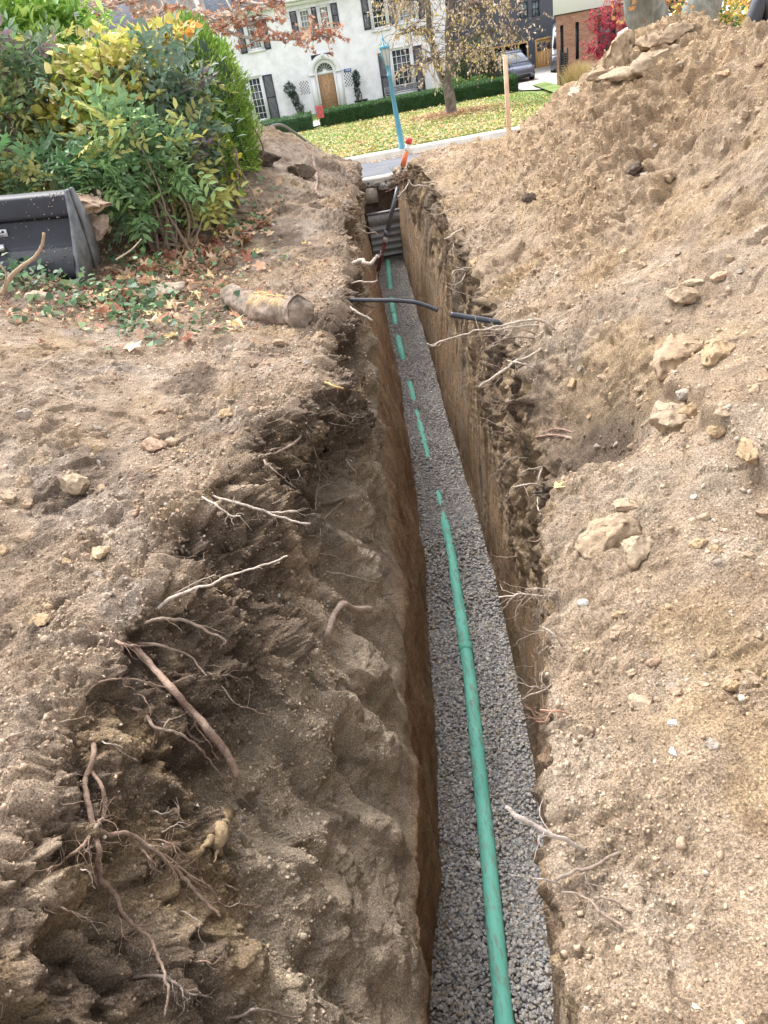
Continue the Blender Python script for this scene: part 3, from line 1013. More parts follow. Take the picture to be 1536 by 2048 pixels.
for (x0, x1, y0, y1, n, lab, grp) in ((1130, 1536, 420, 900, 60, 'fist sized tan clod lying loose on the right hand slope', 'loose clods on the right slope'),
                                    (1150, 1500, 90, 400, 45, 'small tan clod on the upper part of the dirt mound', 'clods on the dirt mound'),
                                    (0, 420, 740, 1150, 40, 'small tan stone lying on the left bank', 'stones on the left bank'),
                                    (480, 700, 640, 800, 14, 'small clod near the left lip below the log', 'clods below the log'),
                                    (1200, 1536, 950, 1500, 26, 'small clod on the lower right slope', 'clods on the lower right slope')):
    for k in range(n):
        x, y = rs.uniform(x0, x1), rs.uniform(y0, y1)
        p, nrm = hit(x, y)
        if p is None or nrm[2] < .35: continue
        z = (p - CAM) @ Fv
        sz = rs.uniform(.02, .05) * rs.uniform(.8, 1.6) * FPX / z
        cc = [TAN, BUF, OCR, GRY, (.37, .26, .175)][rs.integers(5)]
        clod(x, y, sz, sz * rs.uniform(.5, .9), cc, lab, seed=200 + cnt, flat=rs.uniform(.5, .9), rot=rs.uniform(-1, 1), cuts=6, group=grp)
        cnt += 1

# ------------------------------------------------------------------ roots
def s_A(x, y): return x / 2.306, y / 2.306 + 1160
def s_B(x, y): return x / 2.021, y / 2.021 + 660
def s_C(x, y): return 600 + x / 2.866, y / 2.866 + 520
def s_D(x, y): return 800 + x / 3.072, y / 3.072 + 1400
def s_E(x, y): return 1000 + x / 2.56, y / 2.56 + 1100
def s_F(x, y): return 700 + x / 5.908, y / 5.908 + 340
def s_G(x, y): return 400 + x / 2.56, y / 2.56 + 900
def s_H(x, y): return 500 + x / 5.908, y / 5.908 + 240


def rpath(pts, out=.05, jump=.03, t_start=None):
    """world path that starts in the soil and leaves it, never behind the surface"""
    res = []
    tp = t_start
    n = len(pts)
    for k, (x, y) in enumerate(pts):
        d = ray(x, y)
        h, _ = hit(x, y)
        th = (h[1] / d[1]) if h is not None else 99
        if tp is None: t = th * 1.004
        else: t = min(th, tp * (1 + jump))
        t_ = t - (out * min(1, 2.2 * k / max(1, n - 1)) if k else 0)
        tp = t
        res.append(CAM + d * t_)
    return np.array(res), tp


def root_mesh(pts, r0, r1, out, seed, rough=.25, wig=1.0, sides=7, jump=.03):
    p, _ = rpath(pts, out, jump)
    q = smooth_path(p, 9)
    n = len(q)
    Q = q * 18
    wv = np.stack([perlin(Q[:, 0] + seed * 3.1 + 31 * k, Q[:, 1], Q[:, 2]) for k in range(3)], 1)
    Q2 = q * 60
    wv += .35 * np.stack([perlin(Q2[:, 0] + seed * 3.1 + 31 * k, Q2[:, 1], Q2[:, 2]) for k in range(3)], 1)
    q = q + wv * (.007 + .5 * r0) * wig * np.sin(np.pi * np.clip(np.linspace(0, 1.15, n), 0, 1) * .5)[:, None]
    rad = np.linspace(r0, r1, n) * (1 + .18 * np.random.default_rng(seed).normal(size=n).cumsum() / 6)
    rad = np.clip(rad, r1 * .6, r0 * 1.6)
    return tube(q, rad, sides, True, rough, seed), q, rad


R_PINK = (.29, .22, .165); R_PALE = (.50, .42, .34); R_DK = (.19, .14, .11); R_BRN = (.30, .21, .155); R_YEL = (.62, .43, .18)
seed = 0


def root(label, color, paths, hairs=6, group=None, out=.05, jump=.03, name='root', rough=.25, wig=1.0, sides=7, cat='root'):
    """paths: list of (pts, r0 mm, r1 mm)"""
    global seed
    parts, cols = [], []
    rs = np.random.default_rng(seed + 5)
    for pts, r0, r1 in paths:
        seed += 1
        (V, F), q, rad = root_mesh(pts, r0 / 1000, r1 / 1000, out, seed, rough, wig, sides, jump)
        parts.append((V, F))
        for h in range(hairs):
            k = rs.integers(len(q) // 4, len(q) - 1)
            d = rs.normal(size=3) * .6 + (q[k] - q[k - 1]) / (np.linalg.norm(q[k] - q[k - 1]) + 1e-6) * .9
            d[2] -= .3
            d /= np.linalg.norm(d)
            L = rs.uniform(.03, .12)
            pth = [q[k]]
            for m in range(6):
                d = d + rs.normal(size=3) * .35; d /= np.linalg.norm(d)
                pth.append(pth[-1] + d * L / 6)
            parts.append(tube(np.array(pth), np.linspace(min(rad[k] * .4, .0018), .0005, 7), 4, False))
    V, F = merge(parts)
    c_ = np.array(color)[None] * (1 + .25 * perlin(V[:, 0] * 25, V[:, 1] * 25, V[:, 2] * 25)[:, None]) 
    pale = sstep(.1, .5, perlin(V[:, 0] * 9 + 4, V[:, 1] * 9, V[:, 2] * 9))[:, None]
    c_ = c_ * (1 - .4 * pale) + np.array([.45, .38, .30]) * .4 * pale
    o = new_mesh(name, V, F, M_ROOT, col=np.clip(c_, 0, 1), smooth=True)
    return tag(o, label, cat, group)


A_ = lambda *p: [s_A(*q) for q in p]
B_ = lambda *p: [s_B(*q) for q in p]
C__ = lambda *p: [s_C(*q) for q in p]
D_ = lambda *p: [s_D(*q) for q in p]
E_ = lambda *p: [s_E(*q) for q in p]
F_ = lambda *p: [s_F(*q) for q in p]
G_ = lambda *p: [s_G(*q) for q in p]

root('thickest reddish root snapped off at its end, slanting down the near left face', (.34, .235, .175), [(A_((530, 285), (600, 300), (650, 340), (720, 420), (800, 510), (880, 600), (960, 690), (1040, 790), (1092, 905)), 10, 17), (A_((530, 280), (570, 295), (640, 310)), 7, 5)], 4, out=.06, rough=.18, sides=12, wig=.5)
root('reddish brown root curling out just above the thickest root', R_PINK, [(A_((650, 205), (700, 190), (760, 180), (850, 190), (940, 225), (1045, 290)), 8, 5), (A_((850, 190), (950, 215), (1040, 245)), 2.5, 1.2)], 8)
root('long root curving right of the thickest root with a forked twig', R_PINK, [(A_((600, 295), (700, 295), (800, 320), (880, 360), (950, 430), (1030, 510), (1080, 570), (1160, 600), (1240, 625)), 7, 3.5), (A_((950, 425), (1000, 440), (1050, 440), (1110, 455)), 3, 1.5), (A_((940, 390), (1015, 400)), 2, 1)], 10)
root('thin arching root crossing over the thickest root', R_BRN, [(A_((395, 535), (430, 490), (480, 465), (590, 455), (700, 480), (810, 510), (850, 600), (900, 650), (950, 740), (1010, 830)), 4, 2.5), (A_((860, 640), (865, 700), (900, 740), (940, 745)), 3, 1.5)], 8)
root('wavy root hanging below and left of the thickest root', R_BRN, [(A_((575, 580), (660, 610), (720, 680), (850, 720), (920, 780), (980, 850), (1030, 910), (1065, 915)), 8, 4.5), (A_((1090, 920), (1105, 960), (1110, 1000), (1160, 1050)), 2.5, 1.2), (A_((975, 830), (1010, 800), (1020, 775)), 4, 3)], 8)
root('large forked root hanging straight down the near left face', (.26, .18, .13), [(A_((430, 730), (430, 820), (395, 920), (405, 1030), (430, 1130), (450, 1240), (470, 1370), (530, 1460), (590, 1580), (680, 1650), (730, 1750), (765, 1860), (770, 2030)), 9, 2.5),
      (A_((415, 870), (470, 950), (490, 1030), (480, 1090), (435, 1140)), 7, 6), (A_((430, 1150), (390, 1210), (340, 1260), (290, 1300), (220, 1330)), 6, 3), (A_((440, 1145), (500, 1175), (580, 1165), (650, 1210), (740, 1260), (820, 1350), (900, 1430), (1015, 1560)), 8, 4),
      (A_((700, 1225), (790, 1290), (880, 1370), (960, 1410), (1040, 1500), (1150, 1490), (1240, 1520)), 4, 2), (A_((690, 1200), (760, 1200), (810, 1230), (860, 1280)), 3, 1.5), (A_((640, 1230), (700, 1290), (740, 1310)), 4, 2), (A_((740, 1260), (770, 1310), (830, 1330), (900, 1400), (990, 1420)), 3, 1.5),
      (A_((510, 1440), (505, 1530), (560, 1570), (570, 1640), (620, 1680)), 3, 1), (A_((425, 1160), (410, 1230), (430, 1330)), 3, 1.2)], 16, out=.07)
root('faint root in the lower part of the left face with two tips', R_DK, [(A_((615, 1835), (720, 1825), (800, 1845), (880, 1905), (960, 1920)), 5, 2.5), (A_((800, 1845), (840, 1890), (845, 1930)), 3, 2)], 6)
root('branched root lowest in the picture on the left face', R_DK, [(A_((1020, 2020), (1120, 2010), (1180, 1980), (1280, 2000), (1384, 2020)), 5, 2.5), (A_((1110, 2010), (1150, 2040)), 3, 2)], 6)
root('straight pale root pointing up and right above the curling reddish root', R_PALE, [([(312, 1220), (345, 1195), (400, 1175), (470, 1150), (540, 1125), (578, 1113)], 7, 4), ([(345, 1190), (400, 1160), (430, 1150)], 2.5, 1.2)], 5, out=.12, jump=.002)
root('short root stub at the left photo edge above the dark hollow', R_PINK, [(A_((15, 740), (60, 715), (135, 700)), 4, 3)], 2)
root('pair of pale forked roots reaching right over the dark hollow', R_PALE, [(B_((850, 665), (900, 685), (1000, 710), (1080, 740), (1160, 765), (1250, 785)), 6, 4.5), (B_((1080, 735), (1140, 738), (1200, 735)), 5, 4), (B_((810, 672), (860, 700), (930, 745), (975, 755)), 5, 4)], 5, out=.08, jump=.004)
root('twisted pinkish root curling back at the top of the dark hollow', R_PINK, [(B_((1222, 380), (1215, 430), (1170, 470), (1100, 500), (1050, 512), (1000, 510)), 9, 5), (B_((1060, 512), (1075, 540), (1090, 560)), 6, 6), (B_((1150, 475), (1100, 480), (1080, 510)), 5, 3)], 8)
root('long root hanging down the middle of the dark hollow', R_PINK, [(B_((1230, 390), (1250, 430), (1275, 500), (1290, 560), (1285, 620), (1275, 720), (1300, 825)), 6, 3), (B_((1280, 555), (1340, 620), (1380, 660), (1420, 730)), 3, 1.5), (B_((1285, 520), (1360, 560), (1420, 600)), 2.5, 1)], 12)
root('slender pink root right of the dark hollow', R_PINK, [(B_((1300, 265), (1350, 310), (1380, 345), (1420, 380)), 5, 2.5), (B_((1360, 322), (1340, 325), (1250, 345)), 4, 2)], 6)
root('yellow splintered root end above the slender pink root', R_YEL, [(B_((1310, 212), (1350, 225), (1390, 238)), 9, 6), (B_((1380, 236), (1420, 242), (1465, 243)), 3, 1)], 2, name='broken_root')
root('small pale forked root at the right side of the dark hollow', R_PALE, [(B_((1380, 500), (1410, 540), (1435, 570)), 4, 3), (B_((1375, 505), (1400, 520), (1425, 530)), 3, 3)], 4)
root('longest pale root reaching left from the right wall below the black conduit', R_PALE, [(C__((1470, 400), (1380, 345), (1270, 350), (1170, 375), (1040, 400), (930, 430), (830, 460), (770, 482), (725, 480)), 8, 4), (C__((1380, 375), (1250, 380), (1120, 400), (1050, 380)), 6, 3)], 8, out=.15, jump=.0)
root('pale forked root slanting down from the right wall below the longest pale root', R_PALE, [(C__((1390, 505), (1300, 560), (1220, 590), (1150, 650), (1080, 690), (1025, 725)), 9, 6), (C__((1370, 645), (1290, 600), (1190, 575)), 5, 3)], 6, out=.15, jump=.0)
root('thin double root under the longest pale root', R_PINK, [(C__((1350, 450), (1230, 440), (1150, 465), (1080, 500)), 5, 2.5), (C__((1350, 425), (1280, 400), (1200, 410), (1100, 400)), 4, 2)], 6, out=.1, jump=.0)
root('reddish root lying across the hollow in the right lip', (.32, .21, .16), [([(1160, 880), (1116, 871), (1095, 869), (1070, 874)], 7, 7), ([(1150, 866), (1120, 860), (1085, 864)], 6, 4)], 3, out=.02)
root('white tipped root sticking left out of the right wall with a hanging branch', R_PALE, [(C__((1395, 1300), (1330, 1285), (1225, 1298)), 5, 5), (C__((1395, 1180), (1365, 1260), (1360, 1390), (1380, 1460)), 5, 2), (C__((1400, 1180), (1340, 1195), (1275, 1213)), 4, 2)], 4, out=.06, jump=.0)
root('longest root jutting over the gravel from the lower right wall', (.52, .44, .38), [(D_((1130, 925), (1080, 895), (1000, 850), (920, 825), (850, 790), (780, 750), (700, 710), (645, 655)), 5, 4)], 3, out=.1, jump=.0)
root('brown root running up the lower right lip from a cut end', R_PINK, [(D_((1370, 930), (1290, 960), (1190, 1030), (1060, 1065), (955, 1110)), 3.5, 4)], 4, out=.03, jump=.01)
root('brown root trailing down the lower right lip', R_PINK, [(D_((1430, 1420), (1350, 1380), (1250, 1320), (1180, 1250), (1120, 1200), (990, 1185)), 5, 3), (D_((1330, 1400), (1290, 1340), (1240, 1300)), 3, 2)], 4, out=.02, jump=.01)
root('short wavy root right of the trailing brown root', R_PINK, [(D_((1410, 1285), (1330, 1240), (1260, 1210), (1200, 1215)), 4, 2.5)], 3, out=.02)
root('orange forked root on the right wall above the jutting root', (.50, .28, .19), [(D_((1020, 80), (950, 65), (860, 60)), 3, 2), (D_((935, 68), (905, 100), (880, 135), (845, 140)), 2.5, 1.2)], 4, out=.04, jump=.0)
root('grey rootlet beside the cut end on the lower right wall', (.40, .34, .30), [(D_((995, 1135), (910, 1110), (830, 1095)), 2.2, 1.2)], 4, out=.04, jump=.0)
root('white root waving left over the gravel halfway along the right wall', R_PALE, [(E_((240, 240), (180, 235), (110, 220), (60, 235), (0, 245)), 4, 2.5), (E_((240, 215), (200, 195), (160, 200)), 2, 1)], 6, out=.08, jump=.0)
root('short white tipped root on the right wall below the waving root', R_PALE, [(E_((320, 495), (280, 440), (210, 397)), 3.5, 3), (E_((250, 520), (265, 490), (270, 470)), 3, 2)], 3, out=.05, jump=.0)
root('thin drooping root on the right wall above the orange forked root', R_PINK, [(E_((265, 690), (200, 730), (125, 765)), 3, 1.5)], 3, out=.05, jump=.0)
root('straight tan root poking from the far right wall', R_PALE, [(F_((1350, 685), (1230, 750), (1115, 825)), 9, 6)], 2, out=.2, jump=.0)
root('bent white root in the far right wall near a yellow leaf', R_PALE, [(F_((1290, 455), (1180, 465), (1140, 500), (1125, 535)), 8, 5)], 2, out=.15, jump=.0)
root('thick pale curled root end on the far left wall', R_PALE, [(F_((20, 1120), (90, 1080), (150, 1065), (170, 1100), (240, 1105), (290, 1060), (315, 1020), (345, 1035)), 24, 13)], 1, out=.15, jump=.0, sides=9, wig=.5)
root('long thin root crossing the far left wall above the curled root end', R_PINK, [(F_((0, 720), (60, 705), (120, 705), (190, 740), (300, 740), (335, 768)), 9, 5), (F_((120, 650), (200, 670), (270, 720), (330, 765)), 6, 3)], 2, out=.12, jump=.0)
root('pale root pointing down at the far end of the right wall', R_PALE, [(F_((700, 150), (640, 240), (565, 320)), 14, 10)], 1, out=.1, jump=.0)
root('zigzag pale root at the far end of the right wall', R_PALE, [(F_((1060, 160), (990, 240), (900, 185), (740, 180), (700, 120)), 10, 8), (F_((1060, 160), (960, 145), (870, 150)), 8, 5)], 1, out=.1, jump=.0)
root('thin red root reaching left at the far end of the right wall', (.36, .2, .16), [(F_((640, 150), (520, 215), (420, 260)), 9, 5)], 1, out=.1, jump=.0)
root('thin pale root on the far left wall below the curled root end', R_PALE, [(F_((0, 1345), (120, 1315), (240, 1325), (320, 1305)), 7, 5)], 2, out=.12, jump=.0)
root('hooked root hanging from the right wall behind the yellow leaf', R_PALE, [(F_((1390, 1190), (1280, 1180), (1210, 1215), (1240, 1270), (1240, 1320)), 6, 4), (F_((1370, 1200), (1330, 1290), (1260, 1350), (1170, 1345)), 5, 3)], 3, out=.1, jump=.0)
root('pale root on the left wall beneath the black conduit', R_PALE, [(C__((270, 262), (330, 300), (415, 345)), 11, 8)], 3, out=.06, jump=.0)
root('dark root beside the black conduit on the left wall', R_DK, [(C__((320, 235), (380, 262), (440, 265)), 9, 6)], 2, out=.06, jump=.0)
root('thin pink root on the left wall facing the widest gravel gap', R_PINK, [(C__((535, 690), (500, 725), (462, 752)), 5, 4)], 2, out=.08, jump=.0)
root('thick grey crooked root stump bulging from the left ledge', (.37, .28, .22), [(G_((645, 1000), (660, 920), (690, 840), (735, 790), (790, 815), (870, 815)), 17, 24)], 2, out=.035, rough=.16, sides=14, wig=.3, name='root_stump')
root('thin whitish root across the left face above the crooked stump', R_PALE, [(G_((635, 618), (700, 630), (820, 655), (915, 678)), 3.5, 2)], 3, out=.04)
root('dark short root right of the crooked stump', R_DK, [(G_((870, 750), (940, 745), (990, 735)), 4, 3)], 2, out=.03)
root('fine root curling over the crooked stump', R_PINK, [(G_((610, 800), (640, 815), (660, 850), (710, 905), (795, 910)), 3, 2)], 3, out=.09)
root('grey brown root draped over the far left mound', (.30, .22, .18), [([(500 + 730 / 5.9, 240 + 420 / 5.9), (628, 330), (632, 345), (634, 360), (632, 384), (645, 395)], 26, 18)], 0, out=.03, wig=.5)
V, F = tube(smooth_path([ony(x_, y_, 10.1) for x_, y_ in ((1033, 268), (1040, 262), (1052, 261), (1064, 265), (1076, 267), (1080, 276))], 7), np.linspace(.016, .009, 36), 7, True, .3, 3)
tag(new_mesh('root', V, F, M_ROOT, col=np.tile([.13, .09, .07], (len(V), 1)), smooth=True), 'thin dark root arching over the left part of the dirt mound', 'root')
# small rootlets of the right wall and the left hollow
rs = np.random.default_rng(19)
for (x0, x1, y0, y1, n, dx, lab, grp) in ((935, 1060, 560, 980, 46, -1, 'thin bare rootlet sticking out of the upper right wall', 'rootlets in the right wall'),
                                        (1030, 1120, 1000, 1500, 16, -1, 'thin bare rootlet low on the near right wall', 'rootlets low on the right wall'),
                                        (830, 930, 360, 560, 22, -1, 'thin bare rootlet in the far right wall', 'rootlets in the far right wall'),
                                        (480, 700, 820, 1150, 26, 1, 'thin bare rootlet in the dark hollow of the left face', 'rootlets in the dark hollow'),
                                        (620, 740, 400, 760, 24, 1, 'thin bare rootlet on the far left wall', 'rootlets on the far left wall'),
                                        (60, 480, 1300, 1980, 26, 1, 'thin bare rootlet on the near left face', 'rootlets on the near left face')):
    for k in range(n):
        x, y = rs.uniform(x0, x1), rs.uniform(y0, y1)
        if dx < 0 and y1 < 990:   # follow the right wall, which leans with the lip
            x = np.interp(y, [330, 470, 650, 980], [850, 915, 1010, 1075]) - abs(rs.normal()) * 22
        if dx > 0 and x0 == 620: x = np.interp(y, [400, 560, 760], [700, 720, 745]) - abs(rs.normal()) * 22
        L = rs.uniform(25, 80) * (.6 if y < 600 else 1)
        a_ = rs.normal() * .45 + (.25 if dx > 0 else .15)
        pts = [(x, y)]
        for m in range(4):
            a_ += rs.normal() * .35
            pts.append((pts[-1][0] + dx * math.cos(a_) * L / 4, pts[-1][1] + math.sin(a_) * L / 4))
        h, nn = hit(x, y)
        if h is None: continue
        if dx > 0 and nn[2] > .8: continue
        root(lab, [R_PINK, R_PALE, R_DK, R_BRN][rs.integers(4)], [(pts, rs.uniform(1.5, 3.2) * (1 + .12 * h[1]), .9)], 2, grp, out=rs.uniform(.02, .08), jump=.0 if dx < 0 else .02, sides=5)

# hair roots: far too many to count
parts = []
for k in range(1500):
    side = rs.random() < .55
    i = int(NR - 1 - abs(rs.normal()) * 0 - rs.integers(60, NR - 60))
    if side: j = int(rs.integers(cW - 110, cW + 6))
    else: j = int(rs.integers(cB - 4, cU - 40))
    p0 = GP[i, j]; nn = NN[i, j]
    if p0[1] < .6: continue
    if fbm(p0[None], 1.3, 2, 411)[0] < -.1: continue
    d = nn * rs.uniform(.2, .9) + rs.normal(size=3) * .5 + np.array([0, 0, -.4]); d /= np.linalg.norm(d)
    L = rs.uniform(.03, .14) * (1 + .06 * p0[1])
    pth = [p0 - nn * .01]
    for m in range(6):
        d = d + rs.normal(size=3) * .4 + np.array([0, 0, -.1]); d /= np.linalg.norm(d)
        pth.append(pth[-1] + d * L / 6)
    parts.append(tube(np.array(pth), np.linspace(.0011, .0005, 7) * (1 + .12 * p0[1]), 3, False))
V, F = merge(parts)
tag(new_mesh('fine_roots', V, F, M_ROOT, col=np.tile([.30, .21, .16], (len(V), 1))), 'hair thin roots bristling from both trench walls', 'fine roots', kind='stuff')
# root tangle at the far right corner
parts = []
p0, _ = hit(838, 352)
p0 = ony(812, 356, 13.9)
for k in range(110):
    d = rs.normal(size=3) * np.array([1, .5, .35]); d /= np.linalg.norm(d)
    L = rs.uniform(.12, .38)
    pth = [p0, p0 + rs.normal(size=3) * np.array([.11, .18, .06])]
    for m in range(5):
        d = d + rs.normal(size=3) * .3; d /= np.linalg.norm(d)
        pth.append(pth[-1] + d * L / 5)
    parts.append(tube(np.array(pth), np.linspace(.007, .003, 7), 4, False))
V, F = merge(parts)
tag(new_mesh('root_tangle', V, F, M_ROOT, col=np.tile([.26, .18, .13], (len(V), 1))), 'matted tangle of cut roots hanging at the far right corner of the trench', 'root tangle')
# ------------------------------------------------------------------ street, lawn, drive
FARZ = [(16.1, -1.10), (24.2, -2.0), (24.8, -1.85), (44, -2.97), (53, -3.1), (70, -3.3), (300, -3.3)]
def zfar(Y):
    A = np.array(FARZ); return np.interp(Y, A[:, 0], A[:, 1])
def onfar(px, py):
    d = ray(px, py)
    Y = np.arange(16.2, 90, .01); z = CZ + d[2] * Y / d[1]
    k = np.argmax(z < zfar(Y))
    return CAM + d * Y[k] / d[1]


def sheet(name, xs, ys, dz, mat, zf=zfar, kind='structure', jit=0):
    X, Y = np.meshgrid(xs, ys)
    Z = zf(Y) + dz
    if jit: Z = Z + jit * perlin(X * .5, Y * .5, 1.3)
    V = np.stack([X, Y, Z], 2).reshape(-1, 3); m = len(xs)
    i = np.arange(len(ys) - 1)[:, None] * m + np.arange(m - 1)[None]
    F = np.stack([i, i + 1, i + m + 1, i + m], 2).reshape(-1, 4)
    return tag(new_mesh(name, V, F, mat, smooth=True), kind=kind)


def mat_ground(name, stops, sc1, sc2, rough=.9, bump=.4, bs=40):
    m = bpy.data.materials.new(name)
    t, n, l, p = nodes_of(m)
    tc = n.new('ShaderNodeTexCoord')
    k1 = noise_node(n, l, sc1, 8, .65, tc.outputs['Object'])
    k2 = noise_node(n, l, sc2, 4, .7, tc.outputs['Object'])
    r1 = ramp(n, l, k1.outputs[0], stops)
    r2 = ramp(n, l, k2.outputs[0], [(.3, g3(.7)), (.7, g3(1.25))])
    c = mixc(n, l, 'MULTIPLY', 1, r1.outputs[0], r2.outputs[0])
    l.new(c, p.inputs['Base Color']); p.inputs['Roughness'].default_value = rough
    b = n.new('ShaderNodeBump'); b.inputs['Strength'].default_value = bump; b.inputs['Distance'].default_value = .02
    k3 = noise_node(n, l, bs, 4, .7, tc.outputs['Object'])
    l.new(k3.outputs[0], b.inputs['Height']); l.new(b.outputs[0], p.inputs['Normal'])
    return m


M_ASPH = mat_ground('asphalt', [(.3, (.075, .08, .09)), (.7, (.15, .155, .165))], 1.2, 60)
M_CONC = mat_ground('concrete', [(.3, (.42, .40, .37)), (.7, (.58, .56, .52))], .8, 30)
M_KERB = mat_ground('old_concrete', [(.3, (.33, .30, .26)), (.7, (.5, .46, .40))], 2.5, 50)
M_GRASS = mat_ground('lawn_grass', [(.3, (.10, .15, .035)), (.5, (.16, .23, .05)), (.75, (.27, .31, .09))], .55, 9, .95, .9, 18)
sheet('road', np.linspace(-60, 60, 61), np.linspace(16.3, 24.25, 12), 0, M_ASPH)
sheet('ground', np.array([-150, -60, 0, 60, 150.]), np.array([44, 53, 70, 120, 300.]), -.12, mat_ground('far_soil', [(.3, (.12, .12, .07)), (.7, (.2, .19, .11))], .5, 5))
sheet('lawn', np.linspace(-60, 60, 121), np.linspace(24.7, 60, 40), -.02, M_GRASS, jit=.03)


def extr_x(name, prof, x0, x1, mat, seg=40, kind=None, parent=None):
    xs = np.linspace(x0, x1, seg + 1); n = len(prof)
    V = np.array([(x, y, z) for x in xs for y, z in prof])
    F = [np.array([(a * n + b, a * n + (b + 1) % n, (a + 1) * n + (b + 1) % n, (a + 1) * n + b) for a in range(seg) for b in range(n)])]
    o = new_mesh(name, V, F, mat, parent)
    # caps
    return tag(o, kind=kind)


zf = zfar
extr_x('kerb', [(24.05, -2.2), (24.05, -1.985), (24.25, -1.99), (24.29, -1.86), (24.45, -1.845), (24.72, -1.84), (24.72, -2.2)], -60, 60, M_KERB, kind='structure')
extr_x('kerb', [(16.08, -1.4), (16.06, -1.09), (16.1, -1.06), (16.36, -1.07), (16.40, -1.115), (16.4, -1.4)], -60, 60, M_KERB, kind='structure')


def poly_on(name, pts, dz, mat, kind='structure', label=None):
    V = [(p[0], p[1], zfar(p[1]) + dz) for p in pts]
    n = len(V)
    # fine triangulated fan kept on the slope
    o = new_mesh(name, V, [tuple(range(n))], mat)
    if V[0]: pass
    o.data.update()
    if o.data.polygons[0].normal.z < 0: o.data.flip_normals()
    return tag(o, kind=kind)


pd = [onfar(1033, 182), onfar(1078, 199)]
poly_on('driveway', [(10.9, 44.05), (11.5, 40.5), (12.3, 36.8), (30, 36.8), (30, 44.05)], .045, M_CONC)
poly_on('driveway', [(10.9, 44.05), (30, 44.05), (30, 56.2), (10.9, 56.2)], .045, M_CONC)
q = [onfar(1064, 173), onfar(1090, 167), onfar(1140, 180), onfar(1150, 196), onfar(1115, 192)]
poly_on('lawn', [(p[0], p[1]) for p in q], .09, M_GRASS)
poly_on('path', [(p[0], p[1]) for p in (onfar(560, 262), onfar(640, 240), onfar(655, 246), onfar(600, 264))], .03, M_KERB)

# leaf templates ------------------------------------------------------------
LF_V = np.array([(0, 0, 0), (-.22, .38, .05), (0, .42, -.01), (.22, .38, .05), (-.14, .72, .02), (.14, .72, .02), (0, 1, -.1)], float)
LF_F = np.array([(0, 1, 2), (0, 2, 3), (1, 4, 2), (2, 5, 3), (2, 4, 6), (2, 6, 5)])
def wleaf(w_): 
    v = LF_V.copy(); v[:, 0] *= w_; return v
def star_leaf(seed, curl):
    rs = np.random.default_rng(seed)
    ang = np.radians([90, 62, 38, 15, -20, -60, -90, -120, -160, 165, 142, 118])
    rad = np.array([1.0, .52, .9, .48, .62, .4, .12, .4, .62, .48, .9, .52]) * rs.uniform(.85, 1.15, 12)
    v = np.stack([np.cos(ang) * rad, np.sin(ang) * rad, curl * rad ** 2 * rs.uniform(.2, 1.3, 12) * rs.choice([-1, 1], 12, p=[.25, .75])], 1)
    return np.concatenate([[(0, -.1, 0)], v]) * .5
ST_F = np.array([(0, 1 + k, 1 + (k + 1) % 12) for k in range(12)])
STARS = [star_leaf(k, .35 + .1 * (k % 3)) for k in range(6)]

rs = np.random.default_rng(5)
# fallen leaves over the lawn
n = 30000
X = rs.uniform(-6, 13, n); Y = 24.9 + (rs.uniform(0, 1, n) ** 1.25) * 19
d = np.hypot(X - 5.9, (Y - 36) * .8)
dens = .35 + .55 * np.exp(-((Y - 26.5) / 3.0) ** 2) + 1.0 * np.exp(-((d - 1.6) / 1.6) ** 2) + .35 * np.exp(-(d / 7) ** 2) + .5 * perlin(X * .5, Y * .5, 2)
dens *= np.where(X > 8.5, .3, 1)
k = dens * .9 > rs.uniform(0, 1.3, n)
X, Y = X[k], Y[k]; n = len(X)
Pq = np.stack([X, Y, zfar(Y) + rs.uniform(.0, .05, n)], 1)
LC = np.array([(.55, .40, .20), (.62, .50, .30), (.42, .24, .11), (.65, .50, .16), (.50, .38, .26)])
tag(inst('fallen_leaves', [wleaf(1.6)], LF_F, Pq, rotmats(n, rs, .9), rs.uniform(.07, .13, n), LC[rs.integers(0, 5, n)] * rs.uniform(.8, 1.25, (n, 1)), M_DRYLEAF), 'tan fallen leaves scattered over the green lawn across the street', 'fallen leaves', kind='stuff')
n = 700
X = rs.uniform(-3, 8, n); Y = 24.15 - np.abs(rs.normal(size=n)) * .35
Pq = np.stack([X, Y, zfar(Y) + .02], 1)
tag(inst('fallen_leaves', [wleaf(1.5)], LF_F, Pq, rotmats(n, rs, .7), rs.uniform(.06, .11, n), LC[rs.integers(0, 3, n)] * .9, M_DRYLEAF), 'brown leaves gathered in the far gutter of the street', 'fallen leaves', kind='stuff')
# grass tufts give the lawn a nap
n = 26000
X = rs.uniform(-7, 13, n); Y = 24.8 + rs.uniform(0, 1, n) ** 1.4 * 19.5
k = ~((X > 10.7) & (Y > 37.5)); X, Y = X[k], Y[k]; n = len(X)
GT = np.array([(-.5, 0, 0), (.5, 0, 0), (.15, .1, 1), (-.3, .2, .8)])
tag(inst('grass_blades', [GT], np.array([(0, 1, 2), (0, 2, 3)]), np.stack([X, Y, zfar(Y) - .03], 1), rotmats(n, rs, .5), np.stack([rs.uniform(.02, .05, n), rs.uniform(.02, .05, n), rs.uniform(.05, .09, n)], 1), np.array([.19, .27, .06]) * rs.uniform(.6, 1.5, (n, 1)), M_LEAF), 'short green grass of the lawn', 'grass', kind='stuff')


# ------------------------------------------------------------------ box helpers
def bx(x0, x1, y0, y1, z0, z1):
    V = np.array([(x, y, z) for z in (z0, z1) for y in (y0, y1) for x in (x0, x1)], float)
    F = np.array([(0, 2, 3, 1), (4, 5, 7, 6), (0, 1, 5, 4), (1, 3, 7, 5), (3, 2, 6, 7), (2, 0, 4, 6)])
    return V, [F]


